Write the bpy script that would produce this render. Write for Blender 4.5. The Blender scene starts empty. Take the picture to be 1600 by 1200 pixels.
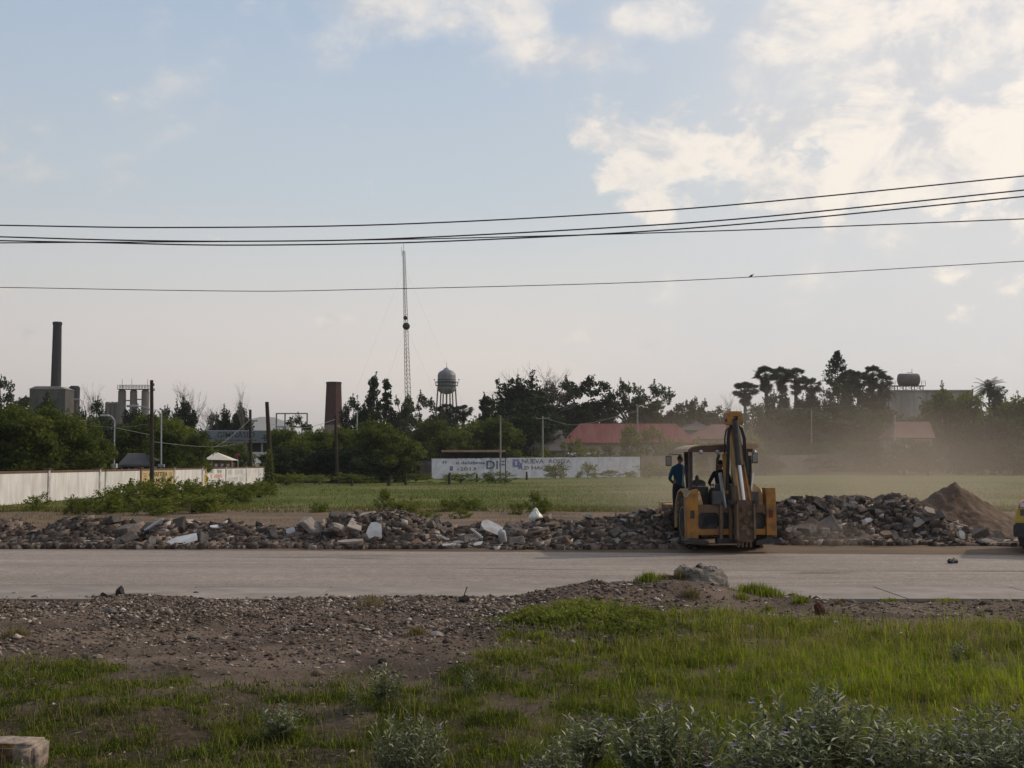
import bpy, bmesh, math, random
import numpy as np
from mathutils import Vector, Matrix, noise as mnoise

rnd = random.Random(7)
npr = np.random.RandomState(11)
R = math.radians
scene = bpy.context.scene
col = scene.collection

# ------------------------------------------------------------------ camera
F = 1900.0                      # focal length in photo pixels (1600 wide)
CH = 2.35                       # camera height
HZ = 722.0                      # horizon row
PITCH = math.atan((HZ - 600) / F)
cam_d = bpy.data.cameras.new("camera")
cam_d.sensor_width = 36.0
cam_d.lens = 36.0 * F / 1600.0
cam_d.clip_start = 0.1
cam_d.clip_end = 60000
cam = bpy.data.objects.new("camera", cam_d)
cam.location = (0, 0, CH)
cam.rotation_euler = (math.pi / 2 + PITCH, 0, 0)
col.objects.link(cam)
scene.camera = cam

def at(px, py, d):
    """world point seen at photo pixel (px, py) at forward distance d"""
    u = (px - 800) / F
    v = (600 - py) / F
    c, s = math.cos(PITCH), math.sin(PITCH)
    y = c - v * s
    z = s + v * c
    k = d / y
    return Vector((u * k, d, CH + z * k))

# ------------------------------------------------------------------ light
SUN_EL, SUN_AZ = R(33), R(66)          # azimuth to the right of the view direction
view = scene.view_settings
scene.display_settings.display_device = 'sRGB'
view.view_transform = 'Standard'
view.look = 'None'
view.exposure = 0.0
view.gamma = 1.0
view.use_curve_mapping = False
cy = scene.cycles
cy.use_denoising = True
cy.max_bounces = 6
cy.diffuse_bounces = 2
cy.glossy_bounces = 2
cy.transmission_bounces = 3
cy.transparent_max_bounces = 8
cy.volume_bounces = 0
cy.volume_step_rate = 1.0
cy.volume_max_steps = 96
cy.sample_clamp_indirect = 4.0

world = bpy.data.worlds.new("World")
scene.world = world
world.use_nodes = True

def build_sky():
    nt = world.node_tree
    nt.nodes.clear()
    N, L = nt.nodes.new, nt.links.new
    def val(x):
        return x
    def mth(op, a, b=None, c=None, clamp=False):
        n = N('ShaderNodeMath'); n.operation = op; n.use_clamp = clamp
        for i, q in enumerate((a, b, c)):
            if q is None: continue
            if isinstance(q, (int, float)): n.inputs[i].default_value = q
            else: L(q, n.inputs[i])
        return n.outputs[0]
    def mixc(f, a, b):
        n = N('ShaderNodeMix'); n.data_type = 'RGBA'; n.clamp_factor = True
        for s, q in ((n.inputs[0], f), (n.inputs[6], a), (n.inputs[7], b)):
            if isinstance(q, (int, float)): s.default_value = q
            elif isinstance(q, tuple): s.default_value = (*q, 1)
            else: L(q, s)
        return n.outputs[2]
    def smooth(x, a, b):
        n = N('ShaderNodeMapRange'); n.interpolation_type = 'SMOOTHSTEP'
        L(x, n.inputs[0]); n.inputs[1].default_value = a; n.inputs[2].default_value = b
        n.inputs[3].default_value = 0; n.inputs[4].default_value = 1
        return n.outputs[0]
    tc = N('ShaderNodeTexCoord')
    nrm = N('ShaderNodeVectorMath'); nrm.operation = 'NORMALIZE'; L(tc.outputs['Generated'], nrm.inputs[0])
    sep = N('ShaderNodeSeparateXYZ'); L(nrm.outputs[0], sep.inputs[0])
    X, Y, Z = sep.outputs
    el = mth('ARCSINE', Z)
    az = mth('ARCTAN2', X, Y)
    # smooth clear sky: greyish blue above, warm haze towards the horizon, brighter towards the sun
    sd = (math.cos(SUN_EL) * math.sin(SUN_AZ), math.cos(SUN_EL) * math.cos(SUN_AZ), math.sin(SUN_EL))
    dv = N('ShaderNodeVectorMath'); dv.operation = 'DOT_PRODUCT'; L(nrm.outputs[0], dv.inputs[0]); dv.inputs[1].default_value = sd
    sundot = dv.outputs['Value']
    ramp = N('ShaderNodeValToRGB'); cr = ramp.color_ramp
    ele = mth('DIVIDE', el, R(45), clamp=True)
    stops = [(0.0, (.98, .86, .78)), (0.10, (.92, .83, .77)), (0.19, (.77, .765, .755)), (0.27, (.62, .69, .745)),
             (0.45, (.47, .58, .73)), (1.0, (.22, .33, .50))]
    while len(cr.elements) < len(stops): cr.elements.new(0.5)
    for e, (p, c) in zip(cr.elements, stops):
        e.position = p; e.color = (*c, 1)
    L(ele, ramp.inputs[0])
    base = ramp.outputs[0]
    glow = smooth(sundot, 0.42, 0.95)
    base = mixc(mth('MULTIPLY', glow, 0.85), base, (.90, .855, .81))
    back = smooth(mth('MULTIPLY', sundot, -1.0), -0.45, 0.7)
    base = mixc(mth('MULTIPLY', back, 0.55), base, (.22, .25, .31))
    # clouds: noise on the direction, drawn out sideways
    mp = N('ShaderNodeMapping'); L(nrm.outputs[0], mp.inputs[0]); mp.inputs['Scale'].default_value = (1, 1, 1.5)
    def nz(scale, detail, rough, dist, off=0.0):
        m2 = N('ShaderNodeVectorMath'); m2.operation = 'ADD'; L(mp.outputs[0], m2.inputs[0]); m2.inputs[1].default_value = (off, off * 1.7, off * .3)
        n = N('ShaderNodeTexNoise'); L(m2.outputs[0], n.inputs['Vector'])
        n.inputs['Scale'].default_value = scale; n.inputs['Detail'].default_value = detail
        n.inputs['Roughness'].default_value = rough; n.inputs['Distortion'].default_value = dist
        return n.outputs[0]
    def blob(px, py, wx, wy, soft=0.0):
        """soft ellipse in the sky, centred on a direction (az, el); sizes in degrees"""
        a0 = math.atan((px - 800) / F); e0 = math.atan((HZ - py) / F)
        dx = mth('DIVIDE', mth('SUBTRACT', az, a0), R(wx))
        dy = mth('DIVIDE', mth('SUBTRACT', el, e0), R(wy))
        r2 = mth('ADD', mth('MULTIPLY', dx, dx), mth('MULTIPLY', dy, dy))
        return mth('POWER', 2.718, mth('MULTIPLY', r2, -1.0))
    big = nz(5.0, 8, 0.55, 0.3)
    fine = nz(15.0, 12, 0.60, 0.15, 3.1)
    wisp = nz(3.2, 9, 0.58, 1.2, 7.7)
    def total(bl):
        t = bl[0]
        for b in bl[1:]: t = mth('MAXIMUM', t, b)
        return t
    vo = N('ShaderNodeTexVoronoi'); vo.feature = 'SMOOTH_F1'; vo.inputs['Scale'].default_value = 26; vo.inputs['Smoothness'].default_value = .6
    dst = N('ShaderNodeVectorMath'); dst.operation = 'MULTIPLY_ADD'
    nv = N('ShaderNodeTexNoise'); L(mp.outputs[0], nv.inputs['Vector']); nv.inputs['Scale'].default_value = 22; nv.inputs['Detail'].default_value = 8
    L(nv.outputs['Color'], dst.inputs[0]); dst.inputs[1].default_value = (.05, .05, .05); L(mp.outputs[0], dst.inputs[2]); L(dst.outputs[0], vo.inputs['Vector'])
    puff = mth('SUBTRACT', 0.55, vo.outputs['Distance'])
    fine2 = nz(34.0, 12, 0.62, 0.2, 9.3)
    lump = mth('ADD', mth('MULTIPLY', mth('SUBTRACT', fine, 0.5), 1.5), mth('ADD', mth('MULTIPLY', mth('SUBTRACT', fine2, 0.5), 0.8), mth('MULTIPLY', puff, 0.7)))
    cum = total([blob(1040, 235, 3.6, 1.9), blob(1215, 262, 4.2, 2.0), blob(1390, 225, 5.0, 2.2), blob(1540, 225, 6.0, 2.6), blob(1760, 260, 9, 5),
                 blob(1330, 300, 9.5, 1.5)])
    d1 = mth('ADD', lump, mth('MULTIPLY', cum, 0.95))
    cumm = mth('MULTIPLY', smooth(d1, 0.36, 0.66), 0.96)
    # slab of high cloud at the top right
    slab = total([blob(740, 0, 7.5, 2.2), blob(900, 72, 5.5, 1.4), blob(1080, 20, 6, 2.2), blob(1260, 40, 8, 2.8), blob(1540, 60, 8, 3.2), blob(1250, -220, 16, 6), blob(1450, 130, 6, 1.4), blob(900, -120, 6, 2.6)])
    d2 = mth('ADD', mth('MULTIPLY', mth('SUBTRACT', wisp, .5), 1.3), mth('ADD', mth('MULTIPLY', lump, 0.55), mth('MULTIPLY', slab, 0.62)))
    slabm = mth('MULTIPLY', smooth(d2, 0.12, 0.72), 0.9)
    small = total([blob(525, 498, 1.3, .42), blob(545, 501, .8, .3), blob(850, 262, 3.0, .62), blob(378, 4, .7, .32), blob(930, 530, 2.4, .5), blob(1020, 545, 1.8, .6), blob(465, 550, 1.4, .3), blob(440, 135, 1.3, .25)])
    smm = mth('MULTIPLY', smooth(mth('ADD', lump, mth('MULTIPLY', small, 0.62)), 0.50, 0.90), 0.7)
    # the rest of the sky carries scattered cloud as well
    away = smooth(mth('ABSOLUTE', az), R(27), R(50))
    restm = mth('MULTIPLY', mth('MULTIPLY', smooth(big, 0.50, 0.66), away), 0.6)
    restm = mth('MULTIPLY', restm, smooth(el, R(3), R(14)))
    veil = mth('MULTIPLY', smooth(mth('ADD', mth('MULTIPLY', wisp, 0.7), mth('MULTIPLY', smooth(az, R(-8), R(22)), 0.42)), 0.38, 0.82), 0.75)
    base = mixc(veil, base, (.74, .75, .775))
    # cloud colour: cream tops, greyer bodies; dimmer away from the sun
    shade = smooth(mth('ADD', mth('MULTIPLY', nz(13.0, 10, 0.62, 0.5, 5.3), 0.75), mth('MULTIPLY', fine2, 0.25)), 0.40, 0.58)
    ccol = mixc(shade, (.74, .73, .745), (1.20, 1.07, .92))
    far = smooth(sundot, -0.4, 0.75)
    ccol = mixc(far, mixc(0.6, ccol, (.26, .28, .32)), ccol)
    m = mth('MAXIMUM', cumm, mth('MAXIMUM', slabm, mth('MAXIMUM', smm, restm)))
    skycol = mixc(mth('MULTIPLY', m, 0.85), base, ccol)
    below = smooth(mth('MULTIPLY', el, -1), R(0.0), R(6))
    skycol = mixc(below, skycol, (.14, .12, .10))
    bg = N('ShaderNodeBackground'); L(skycol, bg.inputs[0]); bg.inputs[1].default_value = 1.0
    sky = N('ShaderNodeTexSky'); sky.sky_type = 'NISHITA'; sky.sun_disc = False
    sky.sun_elevation = SUN_EL; sky.sun_rotation = SUN_AZ
    sky.air_density = 1.5; sky.dust_density = 3.0
    bg2 = N('ShaderNodeBackground'); L(sky.outputs[0], bg2.inputs[0]); bg2.inputs[1].default_value = 0.07
    mx = N('ShaderNodeMixShader'); mx.inputs[0].default_value = 0.14
    L(bg.outputs[0], mx.inputs[1]); L(bg2.outputs[0], mx.inputs[2])
    out = N('ShaderNodeOutputWorld'); L(mx.outputs[0], out.inputs[0])
build_sky()

sun_d = bpy.data.lights.new("sun", 'SUN')
sun_d.energy = 2.6
sun_d.angle = R(0.8)
sun_d.color = (1.0, 0.88, 0.74)
sun = bpy.data.objects.new("sun", sun_d)
sdir = Vector((math.cos(SUN_EL) * math.sin(SUN_AZ), math.cos(SUN_EL) * math.cos(SUN_AZ), math.sin(SUN_EL)))
sun.rotation_euler = (-sdir).to_track_quat('-Z', 'Y').to_euler()
sun.location = (30, 40, 60)
col.objects.link(sun)

# ------------------------------------------------------------------ helpers
def tag(o, label=None, cat=None, group=None, kind=None):
    if label: o['label'] = label
    if cat: o['category'] = cat
    if group: o['group'] = group
    if kind: o['kind'] = kind
    return o

def empty(name, loc=(0, 0, 0), rz=0.0, label=None, cat=None, group=None):
    o = bpy.data.objects.new(name, None)
    o.empty_display_size = 0.2
    o.location = loc; o.rotation_euler = (0, 0, rz)
    col.objects.link(o)
    return tag(o, label, cat, group)

def link_mesh(name, me, parent=None, loc=None, rot=None, scale=None):
    o = bpy.data.objects.new(name, me)
    col.objects.link(o)
    if parent is not None: o.parent = parent
    if loc is not None: o.location = loc
    if rot is not None: o.rotation_euler = rot
    if scale is not None: o.scale = scale
    return o

class MB:
    """collects simple shapes into one mesh"""
    def __init__(self): self.v = []; self.f = []; self.mi = []; self.sm = []
    def add(self, vs, fs, m=0, smooth=False):
        b = len(self.v)
        self.v += [tuple(p) for p in vs]
        self.f += [tuple(b + i for i in f) for f in fs]
        self.mi += [m] * len(fs); self.sm += [smooth] * len(fs)
    def box(self, c, s, rot=None, m=0, bev=0.0):
        x, y, z = s[0] / 2, s[1] / 2, s[2] / 2
        M = rot if rot is not None else Matrix.Identity(3)
        if bev <= 0:
            vs = [(-x, -y, -z), (x, -y, -z), (x, y, -z), (-x, y, -z), (-x, -y, z), (x, -y, z), (x, y, z), (-x, y, z)]
            fs = [(3, 2, 1, 0), (4, 5, 6, 7), (0, 1, 5, 4), (1, 2, 6, 5), (2, 3, 7, 6), (3, 0, 4, 7)]
        else:
            b = min(bev, x * .9, y * .9, z * .9)
            bm = bmesh.new()
            bmesh.ops.create_cube(bm, size=1)
            for q in bm.verts: q.co = Vector((q.co.x * s[0], q.co.y * s[1], q.co.z * s[2]))
            bmesh.ops.bevel(bm, geom=bm.edges[:], offset=b, segments=2, affect='EDGES', profile=0.6)
            bm.verts.index_update()
            vs = [tuple(q.co) for q in bm.verts]; fs = [tuple(q.index for q in f.verts) for f in bm.faces]
            bm.free()
        c = Vector(c)
        self.add([c + M @ Vector(p) for p in vs], fs, m)
    def bar(self, a, b, w, h=None, m=0, up=(0, 0, 1), bev=0.0):
        a, b = Vector(a), Vector(b); h = h or w
        d = b - a; L = d.length
        if L < 1e-6: return
        d.normalize(); u = Vector(up)
        if abs(d.dot(u)) > .98: u = Vector((0, 1, 0))
        s = d.cross(u).normalized(); u = s.cross(d)
        M = Matrix((s, d, u)).transposed()
        self.box((a + b) / 2, (w, L, h), M, m, bev)
    def tube(self, pts, r, n=8, m=0, cap=True):
        pts = [Vector(p) for p in pts]
        rs = r if isinstance(r, (list, tuple)) else [r] * len(pts)
        vs, fs = [], []
        prev = None
        for i, p in enumerate(pts):
            d = (pts[min(i + 1, len(pts) - 1)] - pts[max(i - 1, 0)])
            if d.length < 1e-9: d = Vector((0, 0, 1))
            d.normalize()
            if prev is None:
                u = Vector((0, 0, 1)) if abs(d.z) < .9 else Vector((1, 0, 0))
                s = d.cross(u).normalized()
            else:
                s = (prev - d * prev.dot(d)).normalized()
            prev = s; t = d.cross(s)
            for k in range(n):
                a = 2 * math.pi * k / n
                vs.append(p + (s * math.cos(a) + t * math.sin(a)) * rs[i])
        for i in range(len(pts) - 1):
            for k in range(n):
                k2 = (k + 1) % n
                fs.append((i * n + k, i * n + k2, (i + 1) * n + k2, (i + 1) * n + k))
        self.add(vs, fs, m, True)
        if cap:
            self.add(vs[:n], [tuple(range(n))[::-1]], m)
            self.add(vs[-n:], [tuple(range(n))], m)
    def lathe(self, prof, c=(0, 0, 0), n=24, m=0, rot=None, smooth=True):
        """prof: list of (r, z)"""
        vs, fs = [], []
        M = rot if rot is not None else Matrix.Identity(3); c = Vector(c)
        for r, z in prof:
            for k in range(n):
                a = 2 * math.pi * k / n
                vs.append(c + M @ Vector((r * math.cos(a), r * math.sin(a), z)))
        for i in range(len(prof) - 1):
            for k in range(n):
                k2 = (k + 1) % n
                fs.append((i * n + k, i * n + k2, (i + 1) * n + k2, (i + 1) * n + k))
        self.add(vs, fs, m, smooth)
        self.add(vs[:n], [tuple(range(n))[::-1]], m); self.add(vs[-n:], [tuple(range(n))], m)
    def prism(self, pts, axis, a, b, m=0):
        """extrude a 2-D outline: axis 'x' -> pts are (y, z), 'y' -> (x, z), 'z' -> (x, y)"""
        def mk(p, t):
            return {'x': (t, p[0], p[1]), 'y': (p[0], t, p[1]), 'z': (p[0], p[1], t)}[axis]
        n = len(pts)
        vs = [mk(p, a) for p in pts] + [mk(p, b) for p in pts]
        fs = [tuple(range(n)), tuple(range(2 * n - 1, n - 1, -1))]
        fs += [(i, i + n, (i + 1) % n + n, (i + 1) % n) for i in range(n)]
        self.add(vs, fs, m)
    def quad(self, p, m=0): self.add(p, [tuple(range(len(p)))], m)
    def mesh(self, name, mats):
        me = bpy.data.meshes.new(name)
        me.from_pydata(self.v, [], self.f)
        if not isinstance(mats, (list, tuple)): mats = [mats]
        for q in mats: me.materials.append(q)
        me.polygons.foreach_set('material_index', self.mi)
        me.polygons.foreach_set('use_smooth', self.sm)
        bm = bmesh.new(); bm.from_mesh(me)
        if len(self.v) < 20000: bmesh.ops.recalc_face_normals(bm, faces=bm.faces)
        bm.to_mesh(me); bm.free()
        me.update()
        return me
    def build(self, name, mats, parent=None, loc=None, rot=None):
        return link_mesh(name, self.mesh(name, mats), parent, loc, rot)

def np_mesh(name, verts, faces_n, loops, mats, tint=None, mat_idx=None, smooth=False):
    """big mesh straight from numpy: verts (n,3); faces_n = vertices per face; loops (F*faces_n)"""
    me = bpy.data.meshes.new(name)
    loops = np.asarray(loops).ravel(); nv = len(verts); nf = len(loops) // faces_n
    me.vertices.add(nv); me.vertices.foreach_set('co', np.ascontiguousarray(verts, dtype=np.float32).ravel())
    me.loops.add(nf * faces_n); me.loops.foreach_set('vertex_index', np.ascontiguousarray(loops, dtype=np.int32).ravel())
    me.polygons.add(nf)
    me.polygons.foreach_set('loop_start', np.arange(nf, dtype=np.int32) * faces_n)
    me.polygons.foreach_set('loop_total', np.full(nf, faces_n, dtype=np.int32))
    for q in (mats if isinstance(mats, (list, tuple)) else [mats]): me.materials.append(q)
    if mat_idx is not None: me.polygons.foreach_set('material_index', mat_idx.astype(np.int32))
    if smooth: me.polygons.foreach_set('use_smooth', np.ones(nf, dtype=bool))
    if tint is not None:
        a = me.attributes.new('tint', 'FLOAT', 'FACE'); a.data.foreach_set('value', tint.astype(np.float32))
    me.update(calc_edges=True); me.validate()
    return me

# ------------------------------------------------------------------ materials
def srgb(r, g, b):
    def f(c):
        c /= 255.0
        return c / 12.92 if c <= .04045 else ((c + .055) / 1.055) ** 2.4
    return (f(r), f(g), f(b))

def ramp_node(nt, fac, stops):
    n = nt.nodes.new('ShaderNodeValToRGB'); cr = n.color_ramp
    while len(cr.elements) < len(stops): cr.elements.new(.5)
    for e, (p, c) in zip(cr.elements, stops):
        e.position = p; e.color = (*c, 1)
    nt.links.new(fac, n.inputs[0])
    return n.outputs[0]

def noise_node(nt, vec, scale, detail=5, rough=.55, dist=0):
    n = nt.nodes.new('ShaderNodeTexNoise')
    nt.links.new(vec, n.inputs['Vector'])
    n.inputs['Scale'].default_value = scale; n.inputs['Detail'].default_value = detail
    n.inputs['Roughness'].default_value = rough; n.inputs['Distortion'].default_value = dist
    return n.outputs[0]

def mixn(nt, f, a, b, mode='MIX'):
    n = nt.nodes.new('ShaderNodeMix'); n.data_type = 'RGBA'; n.blend_type = mode
    for s, q in ((n.inputs[0], f), (n.inputs[6], a), (n.inputs[7], b)):
        if isinstance(q, (int, float)): s.default_value = q
        elif isinstance(q, tuple): s.default_value = (*q, 1)
        else: nt.links.new(q, s)
    return n.outputs[2]

def mat(name, c1, c2=None, scale=4.0, rough=.75, bump=0.0, bscale=None, metal=0.0, dirt=None, dscale=1.2, damt=.5,
        coords='Object', spec=.35, stretch=(1, 1, 1), detail=6, objvar=0.0):
    m = bpy.data.materials.new(name); m.use_nodes = True
    nt = m.node_tree; b = nt.nodes['Principled BSDF']
    b.inputs['Roughness'].default_value = rough; b.inputs['Metallic'].default_value = metal
    if rough >= .85: spec = min(spec, .1)
    b.inputs['Specular IOR Level'].default_value = spec
    tc = nt.nodes.new('ShaderNodeTexCoord'); mp = nt.nodes.new('ShaderNodeMapping')
    nt.links.new(tc.outputs[coords], mp.inputs[0]); mp.inputs['Scale'].default_value = stretch
    vec = mp.outputs[0]
    c2 = c2 or tuple(x * .75 for x in c1)
    nz = noise_node(nt, vec, scale, detail)
    colr = ramp_node(nt, nz, [(.3, c1), (.7, c2)])
    if dirt is not None:
        dz = noise_node(nt, vec, dscale, 8, .65)
        f = ramp_node(nt, dz, [(.42, (0, 0, 0)), (.62, (damt,) * 3)])
        colr = mixn(nt, f, colr, dirt)
    if objvar > 0:
        oi = nt.nodes.new('ShaderNodeObjectInfo')
        mr = nt.nodes.new('ShaderNodeMapRange'); nt.links.new(oi.outputs['Random'], mr.inputs[0])
        mr.inputs[3].default_value = 1 - objvar; mr.inputs[4].default_value = 1 + objvar
        h = nt.nodes.new('ShaderNodeHueSaturation'); nt.links.new(colr, h.inputs['Color']); nt.links.new(mr.outputs[0], h.inputs['Value'])
        colr = h.outputs[0]
    nt.links.new(colr, b.inputs['Base Color'])
    if bump > 0:
        bz = noise_node(nt, vec, bscale or scale * 4, 6, .6)
        bn = nt.nodes.new('ShaderNodeBump'); bn.inputs['Strength'].default_value = 1.0; bn.inputs['Distance'].default_value = bump
        nt.links.new(bz, bn.inputs['Height']); nt.links.new(bn.outputs[0], b.inputs['Normal'])
    return m

def leaf_mat(name, ca, cb, cc=None, trans=.35, rough=.6, objvar=.18, spec=.08):
    """leaf: colour runs ca..cb over the per-leaf tint, light passes through"""
    m = bpy.data.materials.new(name); m.use_nodes = True
    nt = m.node_tree; b = nt.nodes['Principled BSDF']; out = nt.nodes['Material Output']
    at_ = nt.nodes.new('ShaderNodeAttribute'); at_.attribute_name = 'tint'
    stops = [(0, ca), (1, cb)] if cc is None else [(0, ca), (.6, cb), (1, cc)]
    c = ramp_node(nt, at_.outputs['Fac'], stops)
    oi = nt.nodes.new('ShaderNodeObjectInfo')
    mr = nt.nodes.new('ShaderNodeMapRange'); nt.links.new(oi.outputs['Random'], mr.inputs[0])
    mr.inputs[3].default_value = 1 - objvar; mr.inputs[4].default_value = 1 + objvar
    h = nt.nodes.new('ShaderNodeHueSaturation'); nt.links.new(c, h.inputs['Color']); nt.links.new(mr.outputs[0], h.inputs['Value'])
    c = h.outputs[0]
    nt.links.new(c, b.inputs['Base Color']); b.inputs['Roughness'].default_value = rough; b.inputs['Specular IOR Level'].default_value = spec
    t = nt.nodes.new('ShaderNodeBsdfTranslucent')
    tcol = mixn(nt, .5, c, (.9, 1.0, .25), 'MULTIPLY')
    hs = nt.nodes.new('ShaderNodeHueSaturation'); hs.inputs['Value'].default_value = 1.5; nt.links.new(tcol, hs.inputs['Color'])
    nt.links.new(hs.outputs[0], t.inputs[0])
    ms = nt.nodes.new('ShaderNodeMixShader'); ms.inputs[0].default_value = trans
    nt.links.new(b.outputs[0], ms.inputs[1]); nt.links.new(t.outputs[0], ms.inputs[2]); nt.links.new(ms.outputs[0], out.inputs[0])
    return m

def tint_mat(name, stops, rough=.85, scale=20, amt=.25, bump=0.0, spec=.1):
    m = bpy.data.materials.new(name); m.use_nodes = True
    nt = m.node_tree; b = nt.nodes['Principled BSDF']
    a = nt.nodes.new('ShaderNodeAttribute'); a.attribute_name = 'tint'
    c = ramp_node(nt, a.outputs['Fac'], stops)
    tc = nt.nodes.new('ShaderNodeTexCoord')
    nz = noise_node(nt, tc.outputs['Object'], scale, 4)
    g = ramp_node(nt, nz, [(.3, (1 - amt,) * 3), (.7, (1, 1, 1))])
    c = mixn(nt, 1.0, c, g, 'MULTIPLY')
    nt.links.new(c, b.inputs['Base Color']); b.inputs['Roughness'].default_value = rough; b.inputs['Specular IOR Level'].default_value = spec
    return m

M = {}
M['bark'] = mat('bark', (.09, .075, .06), (.05, .042, .035), 6, .9, .02)
M['deadwood'] = mat('dead_wood', (.20, .17, .15), (.12, .10, .085), 3, .9)
M['pole_wood'] = mat('pole_wood', (.055, .042, .034), (.03, .024, .02), 3, .9, .01, stretch=(6, 6, .6))
M['post_wood'] = mat('post_wood', (.06, .05, .042), (.03, .025, .02), 5, .9)
M['concrete'] = mat('pale_concrete', (.34, .32, .29), (.24, .225, .20), 3, .85, .004, dirt=(.13, .115, .10), dscale=1.0)
M['grey_metal'] = mat('galvanised_metal', (.36, .37, .38), (.26, .27, .28), 3, .5, metal=.3)
M['dark_metal'] = mat('dark_metal', (.035, .035, .038), (.022, .022, .024), 5, .55, metal=.3, dirt=(.13, .10, .075), dscale=3, damt=.35)
M['cable'] = mat('black_cable', (.035, .037, .042), (.025, .027, .03), 2, .6)
M['cable_pale'] = mat('pale_cable', (.20, .20, .18), (.14, .14, .13), 2, .6)
M['white_paint'] = mat('white_wall_paint', (.62, .60, .58), (.52, .51, .50), 1.2, .85, .003, dirt=(.30, .275, .25), dscale=1.5, damt=.45, stretch=(1, 1, .3))
M['leaf_olive'] = leaf_mat('leaf_olive', (.030, .042, .010), (.085, .105, .020), (.135, .140, .030), .42)
M['leaf_dark'] = leaf_mat('leaf_dark', (.011, .019, .010), (.024, .036, .015), (.04, .055, .02), .22)
M['leaf_grey'] = leaf_mat('leaf_greyish', (.03, .04, .022), (.055, .068, .036), (.075, .085, .045), .3)
M['leaf_palm'] = leaf_mat('leaf_palm', (.018, .025, .014), (.038, .05, .022), None, .2)
M['leaf_shrub'] = leaf_mat('leaf_shrub', (.036, .050, .011), (.115, .135, .024), (.20, .185, .055), .4)
# ------------------------------------------------------------------ ground
_tabs = {}
def vn(x, y, seed=0):
    if seed not in _tabs: _tabs[seed] = np.random.RandomState(seed + 100).rand(256, 256)
    T = _tabs[seed]
    xi = np.floor(x).astype(int); yi = np.floor(y).astype(int)
    fx = x - xi; fy = y - yi
    fx = fx * fx * (3 - 2 * fx); fy = fy * fy * (3 - 2 * fy)
    a = T[xi % 256, yi % 256]; b = T[(xi + 1) % 256, yi % 256]; c = T[xi % 256, (yi + 1) % 256]; d = T[(xi + 1) % 256, (yi + 1) % 256]
    return (a * (1 - fx) + b * fx) * (1 - fy) + (c * (1 - fx) + d * fx) * fy
def fbm(x, y, scale, oct=4, seed=0):
    s = 0; a = .5; t = 0
    x = np.asarray(x, float) / scale; y = np.asarray(y, float) / scale
    for k in range(oct):
        s = s + a * vn(x, y, seed + k); t += a; a *= .5; x = x * 2.03 + 11.3; y = y * 2.03 + 5.7
    return s / t
def sstep(x, a, b):
    t = np.clip((x - a) / (b - a), 0, 1); return t * t * (3 - 2 * t)
def gauss(x, y, cx, cy_, sx, sy): return np.exp(-((x - cx) / sx) ** 2 - ((y - cy_) / sy) ** 2)

def grid_mesh(name, xs, ys, zf, mats, smooth=True):
    X, Y = np.meshgrid(xs, ys); Z = zf(X, Y)
    v = np.stack([X.ravel(), Y.ravel(), Z.ravel()], 1)
    nx, ny = len(xs), len(ys)
    i = (np.arange(ny - 1)[:, None] * nx + np.arange(nx - 1)[None]).ravel()
    lp = np.stack([i, i + 1, i + 1 + nx, i + nx], 1)
    return np_mesh(name, v, 4, lp, mats, smooth=smooth)

def ground_material():
    m = bpy.data.materials.new('field_ground'); m.use_nodes = True
    nt = m.node_tree; b = nt.nodes['Principled BSDF']; b.inputs['Roughness'].default_value = .95; b.inputs['Specular IOR Level'].default_value = .1
    tc = nt.nodes.new('ShaderNodeTexCoord'); v = tc.outputs['Object']
    sep = nt.nodes.new('ShaderNodeSeparateXYZ'); nt.links.new(v, sep.inputs[0])
    n1 = noise_node(nt, v, .06, 6, .6); n2 = noise_node(nt, v, .35, 6, .65); n3 = noise_node(nt, v, 3.0, 5, .7)
    grass = ramp_node(nt, n1, [(.32, (.060, .085, .014)), (.5, (.090, .112, .020)), (.62, (.130, .120, .038)), (.74, (.075, .095, .020))])
    tuft = ramp_node(nt, n3, [(.3, (.6, .6, .6)), (.7, (1.25, 1.25, 1.25))])
    grass = mixn(nt, 1.0, grass, tuft, 'MULTIPLY')
    dry = ramp_node(nt, n2, [(.3, (.20, .155, .095)), (.7, (.13, .115, .055))])
    soil = ramp_node(nt, n3, [(.3, (.17, .135, .105)), (.7, (.26, .205, .155))])
    # y zones broken up by noise: bare soil near the road, dry grass, then green field
    ad = nt.nodes.new('ShaderNodeMath'); ad.operation = 'MULTIPLY_ADD'; nt.links.new(n2, ad.inputs[0]); ad.inputs[1].default_value = 16; nt.links.new(sep.outputs[1], ad.inputs[2])
    z1 = nt.nodes.new('ShaderNodeMapRange'); z1.interpolation_type = 'SMOOTHSTEP'; nt.links.new(ad.outputs[0], z1.inputs[0]); z1.inputs[1].default_value = 54; z1.inputs[2].default_value = 60
    z2 = nt.nodes.new('ShaderNodeMapRange'); z2.interpolation_type = 'SMOOTHSTEP'; nt.links.new(ad.outputs[0], z2.inputs[0]); z2.inputs[1].default_value = 61; z2.inputs[2].default_value = 74
    dmix = ramp_node(nt, n1, [(.5, (0, 0, 0)), (.68, (.55, .55, .55))])
    c = mixn(nt, dmix, grass, dry)
    c = mixn(nt, z2.outputs[0], dry, c)
    c = mixn(nt, z1.outputs[0], soil, c)
    nt.links.new(c, b.inputs['Base Color'])
    bn = nt.nodes.new('ShaderNodeBump'); bn.inputs['Distance'].default_value = .08; bn.inputs['Strength'].default_value = .8
    nt.links.new(n3, bn.inputs['Height']); nt.links.new(bn.outputs[0], b.inputs['Normal'])
    return m
M['field'] = ground_material()
M['bank'] = mat('gravelly_soil', (.105, .075, .057), (.18, .132, .10), 1.1, .95, .03, 16, dirt=(.045, .033, .026), dscale=.5, damt=.8)
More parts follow.
